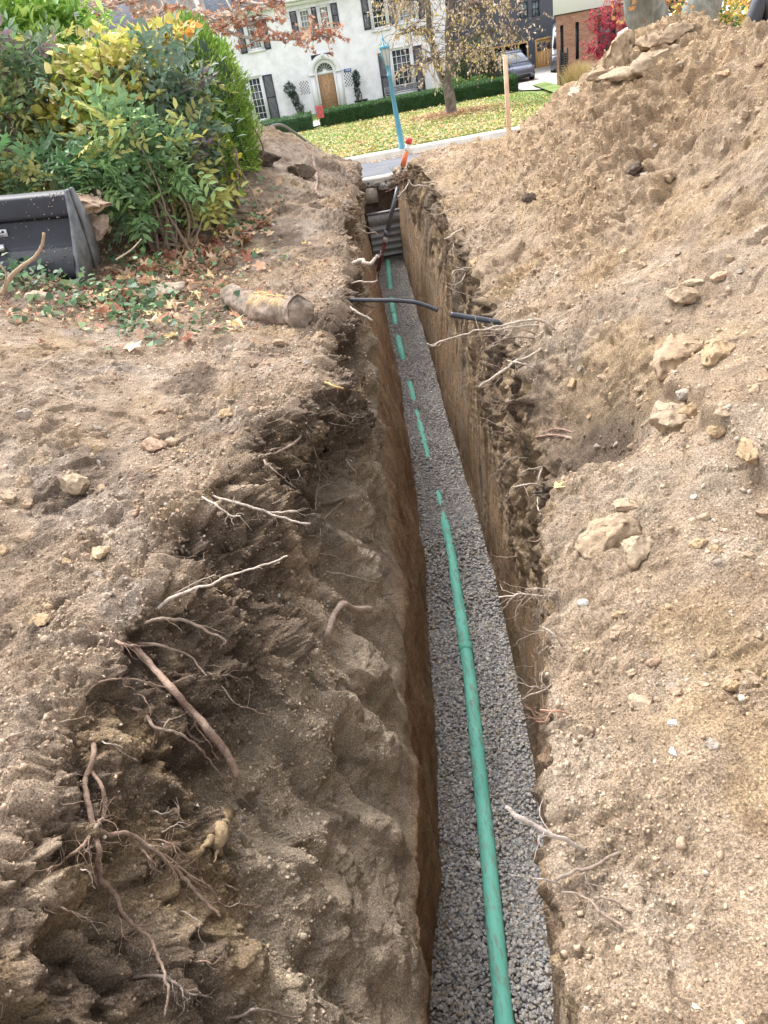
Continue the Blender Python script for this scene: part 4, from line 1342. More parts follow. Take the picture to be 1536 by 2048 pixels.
def part(name, boxes, mat, parent, label=None, smooth=False):
    V, F = merge(boxes)
    o = new_mesh(name, V, F, mat, parent, smooth=smooth)
    if label: o['label'] = label
    return o


def wall_open(x0, x1, z0, z1, ops, y, dep=.18, revmat=None):
    xs = sorted({x0, x1} | {o[0] for o in ops} | {o[1] for o in ops}); zs = sorted({z0, z1} | {o[2] for o in ops} | {o[3] for o in ops})
    V, F = [], []
    def quad(a, b, c_, d):
        k = len(V); V.extend([a, b, c_, d]); F.append((k, k + 1, k + 2, k + 3))
    for a, b in zip(xs[:-1], xs[1:]):
        for c_, d in zip(zs[:-1], zs[1:]):
            mx, mz = (a + b) / 2, (c_ + d) / 2
            if any(o[0] < mx < o[1] and o[2] < mz < o[3] for o in ops): continue
            quad((a, y, c_), (b, y, c_), (b, y, d), (a, y, d))
    for a, b, c_, d in ops:
        quad((a, y, c_), (a, y + dep, c_), (a, y + dep, d), (a, y, d))
        quad((b, y, d), (b, y + dep, d), (b, y + dep, c_), (b, y, c_))
        quad((a, y, d), (a, y + dep, d), (b, y + dep, d), (b, y, d))
        quad((a, y, c_), (b, y, c_), (b, y + dep, c_), (a, y + dep, c_))
    return np.array(V), [np.array(F)]


def mat_brick(name, c1, c2, mortar, sc=1.0, bump=.5, flat=False):
    m = bpy.data.materials.new(name)
    t, n, l, p = nodes_of(m)
    tc = n.new('ShaderNodeTexCoord')
    mp = n.new('ShaderNodeMapping'); mp.inputs['Rotation'].default_value = (math.radians(90), 0, 0)
    l.new(tc.outputs['Object'], mp.inputs[0])
    b = n.new('ShaderNodeTexBrick')
    b.inputs['Color1'].default_value = (*c1, 1); b.inputs['Color2'].default_value = (*c2, 1); b.inputs['Mortar'].default_value = (*mortar, 1)
    b.inputs['Scale'].default_value = sc; b.inputs['Brick Width'].default_value = .21; b.inputs['Row Height'].default_value = .075; b.inputs['Mortar Size'].default_value = .008
    b.inputs['Bias'].default_value = -.1
    l.new(mp.outputs[0], b.inputs['Vector'])
    k = noise_node(n, l, 2.5, 5, .6, tc.outputs['Object'])
    r = ramp(n, l, k.outputs[0], [(.3, g3(.86)), (.7, g3(1.1))])
    c = mixc(n, l, 'MULTIPLY', 1, b.outputs['Color'], r.outputs[0])
    l.new(c, p.inputs['Base Color']); p.inputs['Roughness'].default_value = .75
    bp = n.new('ShaderNodeBump'); bp.inputs['Strength'].default_value = bump; bp.inputs['Distance'].default_value = .01; bp.invert = True
    l.new(b.outputs['Fac'], bp.inputs['Height']); l.new(bp.outputs[0], p.inputs['Normal'])
    return m


M_WBRICK = mat_brick('white_painted_brick', (.90, .885, .93), (.87, .86, .90), (.82, .81, .86), bump=.2)
M_WHITE = mat_simple('white_trim', (.80, .80, .80), .5, nscale=3, namt=.06)
M_NAVY = mat_simple('navy_shutter_and_shade', (.035, .037, .06), .45, nscale=8, namt=.3)  # shutter paint, also the painted shade of the vent holes
M_SHING = mat_brick('slate_shingle', (.13, .15, .18), (.19, .21, .24), (.07, .08, .1))
M_GLASS = mat_simple('window_glass', (.05, .06, .075), .08, spec=.8, nscale=2.2, namt=.7)
M_BLIND = mat_simple('white_blind', (.62, .62, .64), .7)
M_DOOR = mat_simple('chipboard_door', (.40, .24, .13), .8, nscale=9, namt=.4)
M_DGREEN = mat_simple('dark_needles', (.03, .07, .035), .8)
M_BLACKP = mat_simple('black_paint_and_shade', (.02, .021, .025), .4, nscale=4, namt=.3)  # black paint, also the sheet for the shade inside the garage
M_RUBBER = mat_simple('black_rubber', (.025, .025, .027), .6, nscale=10, namt=.3, bump=.2)

# white two storey house
HY = 53.0
wh = empty('white_brick_house', (2, HY, -3.1), 'large white painted brick house with dark shutters and an arched doorway', 'house')
WINS = [(-2.86, -2.12, .80, 2.15, 4, 4, 'sash'), (.38, .96, 1.17, 2.28, 3, 4, 'sash'), (1.54, 2.11, 1.16, 2.29, 3, 4, 'sash'), (4.62, 5.45, .72, 2.2, 3, 5, 'wreath'), (6.2, 7.2, .85, 2.15, 4, 5, 'sash'),
        (-3.4, -2.66, -2.92, -.62, 3, 6, 'low'), (5.45, 6.62, -2.78, -.50, 4, 6, 'low')]
ops = [(a - .04, b + .04, c_ - .04, d + .04) for a, b, c_, d, *_ in WINS] + [(.62, 1.97, -3.1, -.02)]
V, F = wall_open(-12, 9.0, -3.3, 2.8, ops, HY, .2)
# piercings beside the door are flat dark plates painting the holes' shade
new_mesh('wall', V, F, M_WBRICK, wh)
part('side_wall', [bx(8.8, 9.0, HY + .01, HY + 9, -3.3, 2.79), bx(-12, 8.8, HY + 9, HY + 9.2, -3.3, 2.79), bx(-12, -11.8, HY + .01, HY + 9, -3.3, 2.79)], M_WBRICK, wh)
part('cornice', [bx(-12.2, 9.2, HY - .28, HY + .0 - .003, 2.56, 2.70), bx(-12.2, 9.2, HY - .40, HY - .003, 2.70, 2.84)], M_WHITE, wh)
rz = [(HY - .55, 2.86), (HY + 4.6, 6.4), (HY + 9.7, 2.86), (HY + 9.7, 2.76), (HY + 4.6, 6.28), (HY - .55, 2.76)]
extr_x('roof', rz, -12.6, 9.6, M_SHING, 4, parent=wh)
part('gutter', [bx(-12.5, 9.5, HY - .68, HY - .56, 2.76, 2.88)], M_WHITE, wh)
part('light_string', [bx(-8 + .42 * k, -7.93 + .42 * k, HY - .76, HY - .685, 2.86, 2.96) for k in range(38)], M_WHITE, wh)
for k, (a, b, c_, d, nx, nz, ty) in enumerate(WINS):
    fr_ = .06
    bars = [bx(a - .04, a + fr_, HY + .02, HY + .14, c_ - .04, d + .04), bx(b - fr_, b + .04, HY + .02, HY + .14, c_ - .04, d + .04), bx(a + fr_, b - fr_, HY + .02, HY + .14, d - fr_, d + .04), bx(a + fr_, b - fr_, HY + .02, HY + .14, c_ - .04, c_ + fr_)]
    mid = (c_ + d) / 2
    for q_ in range(1, nx):
        x_ = a + (b - a) * q_ / nx; bars.append(bx(x_ - .014, x_ + .014, HY + .05, HY + .10, c_ + fr_, d - fr_))
    for q_ in range(1, nz):
        z_ = c_ + (d - c_) * q_ / nz; h_ = .03 if q_ == nz // 2 and ty != 'low' else .014
        bars.append(bx(a + fr_, b - fr_, HY + .052, HY + .103, z_ - h_, z_ + h_))
    wn = part('window', bars, M_WHITE, wh)
    part('pane', [bx(a, b, HY + .11, HY + .12, c_, d)], M_GLASS, wn)
    if ty == 'sash': part('blind', [bx(a + .07, b - .07, HY + .104, HY + .108, z0_, z0_ + .022) for z0_ in np.arange(c_ + .08, d - .1, .045)], M_BLIND, wn)
    part('sill', [bx(a - .16, b + .16, HY - .12, HY + .01, c_ - .17, c_ - .045)], M_WHITE, wn)
    # wooden surround
    part('surround', [bx(a - .14, a - .045, HY - .03, HY - .002, c_ - .04, d + .04), bx(b + .045, b + .14, HY - .03, HY - .002, c_ - .04, d + .04), bx(a - .14, b + .14, HY - .032, HY - .002, d + .043, d + .13)], M_WHITE, wn)
for x0, x1, z0, z1 in [(-3.42, -3.03, .68, 2.28), (-1.99, -1.62, .68, 2.28), (-.19, .20, 1.12, 2.32), (1.10, 1.38, 1.12, 2.34), (2.26, 2.64, 1.12, 2.36), (4.05, 4.46, .74, 2.4), (5.60, 6.04, .76, 2.4), (7.36, 7.75, .8, 2.3), (-2.50, -1.92, -3.02, -.58), (-4.2, -3.6, -3.02, -.58), (4.62, 5.28, -3.08, -.54), (6.78, 7.3, -3.0, -.5)]:
    rows_ = [bx(x0, x0 + .05, HY - .055, HY - .003, z0, z1), bx(x1 - .05, x1, HY - .055, HY - .003, z0, z1), bx(x0 + .05, x1 - .05, HY - .055, HY - .003, z1 - .07, z1), bx(x0 + .05, x1 - .05, HY - .055, HY - .003, z0, z0 + .09), bx(x0 + .05, x1 - .05, HY - .055, HY - .003, (z0 + z1) / 2 - .04, (z0 + z1) / 2 + .04)]
    rows_ += [bx(x0 + .05, x1 - .05, HY - .04, HY - .01, z_, z_ + .035) for z_ in np.arange(z0 + .1, z1 - .1, .06)]
    part('shutter', rows_, M_NAVY, wh)
# doorway
cx_ = 1.30


def arch(cx, z, r0, r1, y0, y1, n=24):
    th = np.linspace(0, np.pi, n + 1)
    V = []
    for r in (r0, r1):
        for y in (y0, y1):
            V += [(cx + r * math.cos(t_), y, z + r * math.sin(t_)) for t_ in th]
    m = n + 1
    F = []
    for k in range(n):
        F += [(k, k + 1, 2 * m + k + 1, 2 * m + k), (m + k, 3 * m + k, 3 * m + k + 1, m + k + 1), (k, m + k, m + k + 1, k + 1), (2 * m + k, 2 * m + k + 1, 3 * m + k + 1, 3 * m + k)]
    return np.array(V), [np.array(F)]


def disc_arch(cx, z, r, y, n=24):
    th = np.linspace(0, np.pi, n + 1)
    V = [(cx, y, z)] + [(cx + r * math.cos(t_), y, z + r * math.sin(t_)) for t_ in th]
    return np.array(V), [np.array([(0, k + 1, k + 2) for k in range(n)])]


zs_ = -1.02
dw = part('doorway', [arch(cx_, zs_, .70, .98, HY - .10, HY - .004), bx(cx_ - .98, cx_ - .66, HY - .10, HY - .004, -3.2, zs_), bx(cx_ + .66, cx_ + .98, HY - .10, HY - .004, -3.2, zs_), bx(cx_ - 1.04, cx_ - .62, HY - .16, HY - .102, zs_ - .07, zs_ + .05), bx(cx_ + .62, cx_ + 1.04, HY - .16, HY - .102, zs_ - .07, zs_ + .05), bx(cx_ - .09, cx_ + .09, HY - .15, HY - .102, zs_ + .80, zs_ + 1.05),
                          arch(cx_, zs_, .50, .72, HY + .02, HY + .2), bx(cx_ - .68, cx_ - .50, HY + .02, HY + .2, -3.2, zs_), bx(cx_ + .50, cx_ + .68, HY + .02, HY + .2, -3.2, zs_), bx(cx_ - .5, cx_ + .5, HY + .12, HY + .2, zs_ - .09, zs_ + .06)], M_WHITE, wh)
part('fan_window', [disc_arch(cx_, zs_ + .05, .48, HY + .17)], M_GLASS, dw)
rays = []
for t_ in np.linspace(.18, np.pi - .18, 8):
    d_ = np.array([math.cos(t_), 0, math.sin(t_)])
    rays.append(tube(np.array([[cx_, HY + .15, zs_ + .06] + d_ * .1, [cx_, HY + .15, zs_ + .06] + d_ * .45]), .012, 4))
rays.append(disc_arch(cx_, zs_ + .06, .13, HY + .148))
part('glazing_bar', rays, M_WHITE, dw)
part('door', [bx(cx_ - .497, cx_ + .497, HY + .13, HY + .18, -3.2, zs_ - .1)], M_DOOR, wh, 'chipboard panel covering the front door')
# pierced brick pattern: dark plates on the wall stand for shaded holes
pv = []
for (x0, x1, z0, z1) in ((-.34, .16, -1.93, -1.30), (2.44, 2.94, -1.93, -1.28)):
    for r_i, z_ in enumerate(np.linspace(z1, z0, 8)):
        for q_ in range(4 if r_i % 2 else 3):
            x_ = x0 + (x1 - x0) * ((q_ + (.0 if r_i % 2 else .5)) / 3.0)
            pv.append(bx(x_ - .028, x_ + .028, HY - .004, HY - .002, z_ - .045, z_ + .045))
part('vent_hole_shade', pv, M_NAVY, wh)
# number plate
M_BLUE = mat_simple('blue_enamel', (.05, .12, .35), .4)
npl = part('number_plate', [bx(2.44, 2.90, HY - .03, HY - .004, -1.21, -1.03)], M_BLUE, wh)
cu = bpy.data.curves.new('digits', 'FONT'); cu.body = '1448'; cu.size = .17; cu.extrude = .003; cu.align_x = 'CENTER'; cu.align_y = 'CENTER'
co = bpy.data.objects.new('digits_tmp', cu); SC.collection.objects.link(co)
dg_ = bpy.context.evaluated_depsgraph_get(); me_ = bpy.data.meshes.new_from_object(co.evaluated_get(dg_)); bpy.data.objects.remove(co)
od = bpy.data.objects.new('digits', me_); SC.collection.objects.link(od); me_.materials.clear(); me_.materials.append(M_WHITE)
od.matrix_world = Matrix.Translation((2.67, HY - .036, -1.12)) @ Matrix.Rotation(math.radians(90), 4, 'X')
mw = od.matrix_world.copy(); od.parent = npl; od.matrix_parent_inverse = Matrix.Identity(4); od.matrix_world = mw
od.matrix_parent_inverse = (Matrix.Translation(wh.location) @ Matrix.Translation(-wh.location)).inverted()
part('chimney', [bx(-9, -7.8, HY + 4, HY + 5, 5.2, 8)], M_WBRICK, wh)

# wreath
th = np.linspace(0, 2 * np.pi, 400); r_ = np.random.default_rng(2)
Pq = np.stack([5.03 + .20 * np.cos(th), np.full(400, HY - .1), 1.72 + .24 * np.sin(th)], 1) + r_.normal(size=(400, 3)) * .022
wr = empty('wreath', (5.03, HY - .1, 1.48), 'dark green round wreath with yellow bow hung on an upper window', 'wreath')
inst('greenery', [wleaf(.6)], LF_F, Pq, rotmats(400, r_), r_.uniform(.06, .1, 400), np.array([.03, .09, .04]) * r_.uniform(.6, 1.4, (400, 1)), M_LEAF, wr)
n = 50; Pq = np.array([4.87, HY - .15, 1.9]) + r_.normal(size=(n, 3)) * np.array([.06, .02, .05])
inst('bow', [wleaf(1.8)], LF_F, Pq, rotmats(n, r_), r_.uniform(.06, .1, n), np.array([.85, .65, .08]) * r_.uniform(.8, 1.1, (n, 1)), M_LEAF, wr)
# bench below the lower right window
bn = empty('garden_bench', (5.8, 52.0, -3.1), 'grey slatted garden bench standing below the lower right window', 'bench')
M_GREYW = mat_simple('grey_wood', (.25, .26, .28), .6)
part('seat', [bx(4.65, 6.95, 51.7 + .11 * k, 51.79 + .11 * k, -2.70, -2.67) for k in range(4)], M_GREYW, bn)
part('backrest', [bx(4.65, 6.95, 52.14, 52.18, -2.62 + .1 * k, -2.54 + .1 * k) for k in range(3)], M_GREYW, bn)
for x_ in (4.7, 6.9):
    for y_ in (51.74, 52.12): part('leg', [bx(x_ - .03, x_ + .03, y_ - .03, y_ + .03, -3.15, -2.4 if y_ > 52 else -2.7)], M_GREYW, bn)

# hedges
def hedge(x0, x1, y0, y1, z0, z1, label, seed, n, taper=0):
    r_ = np.random.default_rng(seed)
    h = empty('clipped_hedge', ((x0 + x1) / 2, y0, z0), label, 'hedge', None)
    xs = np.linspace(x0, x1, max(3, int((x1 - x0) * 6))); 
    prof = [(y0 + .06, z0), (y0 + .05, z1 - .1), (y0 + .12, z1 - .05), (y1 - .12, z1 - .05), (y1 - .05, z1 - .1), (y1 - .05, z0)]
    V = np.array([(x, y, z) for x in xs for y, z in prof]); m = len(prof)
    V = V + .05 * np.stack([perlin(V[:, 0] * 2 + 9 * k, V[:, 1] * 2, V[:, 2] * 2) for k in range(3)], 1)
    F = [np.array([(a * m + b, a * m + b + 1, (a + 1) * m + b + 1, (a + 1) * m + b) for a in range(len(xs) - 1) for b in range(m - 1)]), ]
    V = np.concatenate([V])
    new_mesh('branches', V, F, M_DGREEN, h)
    f = r_.uniform(0, 1, n)
    top = f < .45
    X = r_.uniform(x0, x1, n)
    Y = np.where(top, r_.uniform(y0, y1, n), y0 + np.abs(r_.normal(size=n)) * .03)
    Z = np.where(top, z1 + r_.normal(size=n) * .025, r_.uniform(z0, z1, n))
    e_ = r_.uniform(0, 1, n) < .05
    X = np.where(e_, np.where(r_.uniform(0, 1, n) < .5, x0, x1), X); Y = np.where(e_, r_.uniform(y0, y1, n), Y)
    Pq = np.stack([X, Y, Z], 1)
    Pq += .05 * np.stack([perlin(Pq[:, 0] * 2 + 9 * k, Pq[:, 1] * 2, Pq[:, 2] * 2) for k in range(3)], 1)
    inst('foliage', [wleaf(1.5)], LF_F, Pq, rotmats(n, r_), r_.uniform(.035, .07, n), np.array([.055, .13, .035]) * r_.uniform(.5, 1.6, (n, 1)) * np.array([1, 1, .9]), M_LEAF, h)


hedge(.42, 10.9, 44.0, 45.1, -3.0, -2.26, 'long clipped box hedge running from the walk to the driveway', 3, 26000)
hedge(-9, .0, 43.6, 44.7, -3.0, -2.24, 'clipped box hedge left of the walk behind the sandy mound', 4, 14000)
# flag
fl_ = empty('garden_flag', (.45, 43.2, -2.95), 'small red garden flag hanging at the gap in the hedge', 'flag')
part('pole', [tube(np.array([(.28, 43.2, -2.95), (.28, 43.2, -1.86), (.66, 43.2, -1.86)]), .012, 6)], M_BLACKP, fl_)
xs = np.linspace(.30, .64, 12); zz = np.linspace(-2.45, -1.90, 14)
XX, ZZ = np.meshgrid(xs, zz); V = np.stack([XX, 43.19 + .02 * np.sin(XX * 22) * (ZZ + 1.9), ZZ], 2).reshape(-1, 3)
i = np.arange(13)[:, None] * 12 + np.arange(11)[None]
M_FLAG = mat_vcol('flag_cloth', .8)
dm = np.hypot((XX - .47) / .10, (ZZ + 2.17) / .17).ravel()
fc = np.where((np.abs(dm - 1) < .3)[:, None], [.25, .12, .16], [.68, .09, .10])
new_mesh('cloth', V, np.stack([i, i + 1, i + 13, i + 12], 2).reshape(-1, 4), M_FLAG, fl_, col=fc)


def leafy_blob(name, label, cat, ells, n, tmpl, size, cols, seed, parent=None, group=None, shell=.5, up=.3, rand=.8, stems=0, stemcol=(.2, .15, .1), base=None, tf=None, nodes=True, out_bias=.7):
    """ells: (cx,cy,cz,rx,ry,rz,weight)"""
    r_ = np.random.default_rng(seed)
    E = np.array(ells, float)
    wts = E[:, 6] if E.shape[1] > 6 else E[:, 3] * E[:, 5]
    k = r_.choice(len(E), n, p=wts / wts.sum())
    d = r_.normal(size=(n, 3)); d /= np.linalg.norm(d, axis=1)[:, None]
    rad = 1 - shell * r_.uniform(0, 1, n) ** 1.6
    lum = 1 + .22 * perlin(d[:, 0] * 2.2 + k * 3, d[:, 1] * 2.2, d[:, 2] * 2.2)
    Pq = E[k, :3] + d * E[k, 3:6] * (rad * lum)[:, None]
    gap = perlin(Pq[:, 0] * 3.1 + seed, Pq[:, 1] * 3.1, Pq[:, 2] * 3.1)
    keep = gap > -.42
    Pq, d = Pq[keep], d[keep]; m = len(Pq)
    dirs = d * out_bias + r_.normal(size=(m, 3)) * rand + np.array([0, 0, up])
    Rm = frames(dirs, rs=r_)
    cn = perlin(Pq[:, 0] * 1.7 + seed * 5, Pq[:, 1] * 1.7, Pq[:, 2] * 1.7) + .35 * r_.normal(size=m) * .5
    cols = np.array(cols, float)
    idx = np.clip(((cn + .5) * len(cols)).astype(int), 0, len(cols) - 1)
    C = cols[idx] * r_.uniform(.65, 1.35, (m, 1))
    o_root = empty(name, (E[:, 0].mean(), E[:, 1].mean(), (E[:, 2] - E[:, 5]).min()) if base is None else base, label, cat, group) if parent is None else parent
    inst('foliage', tmpl, LF_F if tf is None else tf, Pq, Rm, r_.uniform(size[0], size[1], m), np.clip(C, 0, 1), M_LEAF, o_root)
    if stems:
        parts = []
        b0 = np.array(o_root.location)
        for s in range(stems):
            t_ = Pq[r_.integers(m)]
            st = b0 + r_.normal(size=3) * np.array([E[:, 3].max() * .35, E[:, 4].max() * .3, .03])
            mid_ = (st + t_) / 2 + r_.normal(size=3) * .12
            pth = smooth_path([st, mid_, t_], 5)
            parts.append(tube(pth, np.linspace(.016, .004, len(pth)) * (1 + abs(t_[1]) * .03), 5, False, .3, s))
        V, F = merge(parts)
        new_mesh('stem', V, F, M_ROOT, o_root, col=np.tile(stemcol, (len(V), 1)) * (1 + .3 * perlin(V[:, 0] * 8, V[:, 1] * 8, V[:, 2] * 8)[:, None]))
    return o_root


# climbing shrubs either side of the door
leafy_blob('columnar_shrub', 'dark upright shrub trained on the wall left of the doorway', 'shrub', [(-1.0, 52.6, -1.55, .34, .2, .4, 3), (-.8, 52.6, -2.1, .22, .2, .4, 2), (-.62, 52.6, -2.65, .26, .2, .4, 2)], 1600, [wleaf(1)], (.07, .13), [(.03, .06, .05), (.04, .08, .05)], 31, base=(-.6, 52.6, -3.1), stems=4)
leafy_blob('columnar_shrub', 'thin dark upright shrub against the wall right of the doorway', 'shrub', [(3.12, 52.6, -1.6, .2, .15, .45, 3), (3.05, 52.6, -2.3, .16, .15, .5, 2)], 1300, [wleaf(1)], (.07, .12), [(.03, .06, .05), (.04, .08, .05)], 32, base=(3.05, 52.6, -3.1), stems=4)
pt = empty('planter', (3.1, 52.3, -3.1), 'dark rectangular planter at the foot of the thin wall shrub', 'planter')
part('tub', [bx(2.8, 3.55, 52.1, 52.4, -3.1, -2.78)], M_BLACKP, pt); part('rim', [bx(2.76, 3.59, 52.06, 52.44, -2.78, -2.74)], M_BLACKP, pt)

# street lamp
lp = empty('street_lamp', (2.50, 24.55, -1.86), 'turquoise street lamp with a tapered post and frosted lantern', 'street lamp')
M_TEAL = mat_simple('turquoise_paint', (.12, .34, .42), .4, nscale=6, namt=.15)
M_LGL = mat_simple('frosted_glass', (.55, .52, .40), .3)
def lathe(prof, cx, cy, sides, cx2=None, dxdz=0):
    V = []
    for r, z in prof:
        for t_ in np.linspace(0, 2 * np.pi, sides, endpoint=False) + np.pi / sides: V.append((cx + dxdz * (z - prof[0][1]) + r * math.cos(t_), cy + r * math.sin(t_), z))
    F = [(a * sides + b, a * sides + (b + 1) % sides, (a + 1) * sides + (b + 1) % sides, (a + 1) * sides + b) for a in range(len(prof) - 1) for b in range(sides)]
    return np.array(V), [np.array(F)]
LX = -.055
part('post', [lathe([(.11, -1.86), (.11, -1.78), (.092, -1.76), (.088, -1.4), (.052, .05), (.075, .07), (.075, .11), (.05, .13), (.06, .25), (.10, .32)], 2.50, 24.55, 8, dxdz=LX)], M_TEAL, lp)
zx = lambda z: 2.50 + LX * (z + 1.86)
part('glass', [lathe([(.075, .33), (.135, .74)], zx(.33), 24.55, 6, dxdz=LX)], M_LGL, lp)
st = []
for t_ in np.linspace(0, 2 * np.pi, 6, endpoint=False) + np.pi / 6:
    c0_, s0_ = math.cos(t_), math.sin(t_)
    st.append(tube(np.array([(zx(.32) + .082 * c0_, 24.55 + .082 * s0_, .32), (zx(.76) + .145 * c0_, 24.55 + .145 * s0_, .76)]), .010, 5))
    st.append(tube(np.array([(zx(.8) + .15 * c0_, 24.55 + .15 * s0_, .80), (zx(.88) + .08 * c0_, 24.55 + .08 * s0_, .87), (zx(.98), 24.55, .985)]), .009, 5))
part('cage', st, M_TEAL, lp)
part('crown', [lathe([(.13, .74), (.16, .745), (.165, .82), (.12, .825), (.06, .79), (0, .79)], zx(.74), 24.55, 6, dxdz=LX)], M_TEAL, lp)
part('finial', [lathe([(.025, .96), (.03, .99), (.012, 1.02), (.008, 1.1), (.002, 1.22)], zx(.96), 24.55, 8, dxdz=LX)], M_TEAL, lp)

# wooden stake
sk = empty('wooden_stake', (3.15, 13.5, -1.0), 'bare pale wooden stake standing upright beside the dirt mound', 'stake')
M_WOOD = mat_simple('pale_lumber', (.60, .42, .27), .7, nscale=5, namt=.2)
part('post', [bx(3.125, 3.19, 13.48, 13.52, -1.0, .80)], M_WOOD, sk)

# ------------------------------------------------------------------ trees
def limb_tube(pts, r0, r1, sides=9, seed=0, rough=.18, m=7):
    q = smooth_path(pts, m)
    return tube(q, np.linspace(r0, r1, len(q)) , sides, True, rough, seed), q


M_BARK = mat_vcol('bark', .9, 14, .3, 1.0, 30, .2, stretch=(1, 1, .35))
rs = np.random.default_rng(8)
def tree(name, label, limbs, base, bark, twigs, tl, leaf, size, cols, nl, seed, droop=.6, group=None, box=None, tf=None, spread=1.0, hang=.6):
    r_ = np.random.default_rng(seed)
    t_ = empty(name, base, label, 'tree', group)
    parts, pool = [], []
    for k, (pts, r0, r1) in enumerate(limbs):
        tb, q = limb_tube(pts, r0, r1, 14 if r0 > .15 else 9, seed + k, .05 if r0 > .15 else .15)
        parts.append(tb)
        if k > 0 or len(limbs) == 1: pool.append(q[len(q) // 3:])
    V, F = merge(parts)
    bc = np.array(bark)[None] * (1 + .3 * fbm(V, 3, 3, seed)[:, None])
    pal = sstep(.1, .2, fbm(V, 4.5, 3, seed + 7))[:, None]
    bc = bc * (1 - pal * .25) + np.array([.5, .48, .42]) * pal * .25
    new_mesh('trunk', V, F, M_BARK, t_, col=np.clip(bc, 0, 1), smooth=True)
    tw, LP, LD = [], [], []
    for k in range(twigs):
        q = pool[r_.integers(len(pool))]; p = q[r_.integers(len(q))]
        d = r_.normal(size=3) * np.array([1, 1, .6]); d[2] = abs(d[2]) * .6; d /= np.linalg.norm(d)
        L = r_.uniform(*tl) * spread
        pth = [p]
        for m in range(9):
            d = d + r_.normal(size=3) * .16 + np.array([0, 0, -droop * .22 * (m / 4)]); d /= np.linalg.norm(d)
            pth.append(pth[-1] + d * L / 9)
        pth = np.array(pth)
        tw.append(tube(pth, np.linspace(.014, .003, 10), 4, False))
        for m in range(nl):
            f = r_.uniform(.25, 1) * 9; a_ = int(min(8, f)); x = pth[a_] + (pth[a_ + 1] - pth[a_]) * (f - a_)
            LP.append(x + r_.normal(size=3) * .03); LD.append(np.array([0, 0, -hang]) + r_.normal(size=3) * .5 + (pth[a_ + 1] - pth[a_]) * 2)
    LP = np.array(LP); LD = np.array(LD)
    V, F = merge(tw)
    new_mesh('twig', V, F, M_BARK, t_, col=np.tile(np.array(bark) * .8, (len(V), 1)))
    m = len(LP); cols = np.array(cols)
    cn = perlin(LP[:, 0] * .9 + seed, LP[:, 1] * .9, LP[:, 2] * .9) + r_.normal(size=m) * .25
    C = cols[np.clip(((cn + .5) * len(cols)).astype(int), 0, len(cols) - 1)] * r_.uniform(.7, 1.3, (m, 1))
    inst('crown', leaf, LF_F if tf is None else tf, LP, frames(LD, rs=r_), r_.uniform(size[0], size[1], m), np.clip(C, 0, 1), M_LEAF, t_)
    return t_


Y0 = 36.0
py_ = lambda x, y, Y=Y0, dy=0: tuple(ony(x, y, Y) + np.array([0, dy, 0]))
tree('lawn_tree', 'young tree with drooping twigs of tan hanging leaves on the lawn',
     [([py_(903, 268), py_(903, 235), py_(900, 195), py_(893, 165)], .26, .21),
      ([py_(894, 170), py_(899, 120), py_(897, 60), py_(903, 0), py_(905, -60)], .19, .11),
      ([py_(893, 172), py_(876, 125, dy=.4), py_(866, 60, dy=.8), py_(862, 0, dy=1), py_(852, -60, dy=1.2)], .17, .08),
      ([py_(903, 35), py_(925, 22, dy=-.5), py_(952, 15, dy=-.8), py_(975, 38, dy=-1)], .09, .03),
      ([py_(900, 60), py_(935, 20, dy=.5), py_(990, -10, dy=.8), py_(1030, 20, dy=1)], .08, .03),
      ([py_(884, 152), py_(870, 125, dy=-.8), py_(850, 118, dy=-1.4), py_(820, 130, dy=-1.8)], .07, .02),
      ([py_(868, 80), py_(840, 60, dy=.5), py_(810, 70, dy=1)], .06, .02), ([py_(866, 30), py_(830, -5), py_(795, 5)], .06, .02),
      ([py_(898, 90), py_(940, 70, dy=-.7), py_(1000, 60, dy=-1), py_(1040, 80, dy=-.9)], .08, .02), ([py_(897, 130), py_(930, 110, dy=.8), py_(975, 105, dy=1.2), py_(1010, 125, dy=1.2)], .06, .02)],
     py_(903, 268), (.15, .12, .10), 460, (.8, 1.9), [wleaf(.8), wleaf(1.2)], (.09, .17), [(.42, .30, .20), (.54, .41, .28), (.62, .49, .34), (.72, .58, .42), (.66, .52, .12), (.56, .40, .29)], 9, 41, droop=1.05)

# mulch ring of leaves round the tree
n = 1500; a_ = rs.uniform(0, 6.28, n); r_ = rs.uniform(0, 1.9, n) ** .9
Pq = np.stack([5.9 + r_ * np.cos(a_), 36 + r_ * np.sin(a_) * 1.2, a_ * 0], 1); Pq[:, 2] = zfar(Pq[:, 1]) + .04
tag(inst('fallen_leaves', [wleaf(1.5)], LF_F, Pq, rotmats(n, rs, .8), rs.uniform(.07, .12, n), np.array([.36, .20, .11]) * rs.uniform(.7, 1.4, (n, 1)), M_DRYLEAF), 'ring of russet leaves round the foot of the lawn tree', 'fallen leaves', kind='stuff')

# evergreen shrubs behind the young tree, in front of the garage
leafy_blob('dark_shrub', 'dark loose shrub behind the hanging leaves left of the parked car', 'shrub', [(9.3, 47.5, -1.6, 1.3, .8, 1.3), (10.5, 48, -2.2, 1.0, .7, .9), (8.4, 48, -2.4, .9, .7, .7)], 5200, [wleaf(.9)], (.12, .22), [(.03, .06, .025), (.06, .10, .04), (.12, .14, .06), (.09, .07, .04)], 51, base=(9.4, 47.5, -3.05), stems=14)
leafy_blob('low_shrub', 'low light green shrub just behind the right part of the hedge', 'shrub', [(7.9, 45.9, -2.35, .8, .4, .38), (9.2, 45.9, -2.4, .6, .4, .33)], 2400, [wleaf(1.2)], (.06, .11), [(.10, .2, .04), (.16, .25, .07)], 52, base=(8.4, 45.9, -3.0), stems=6)

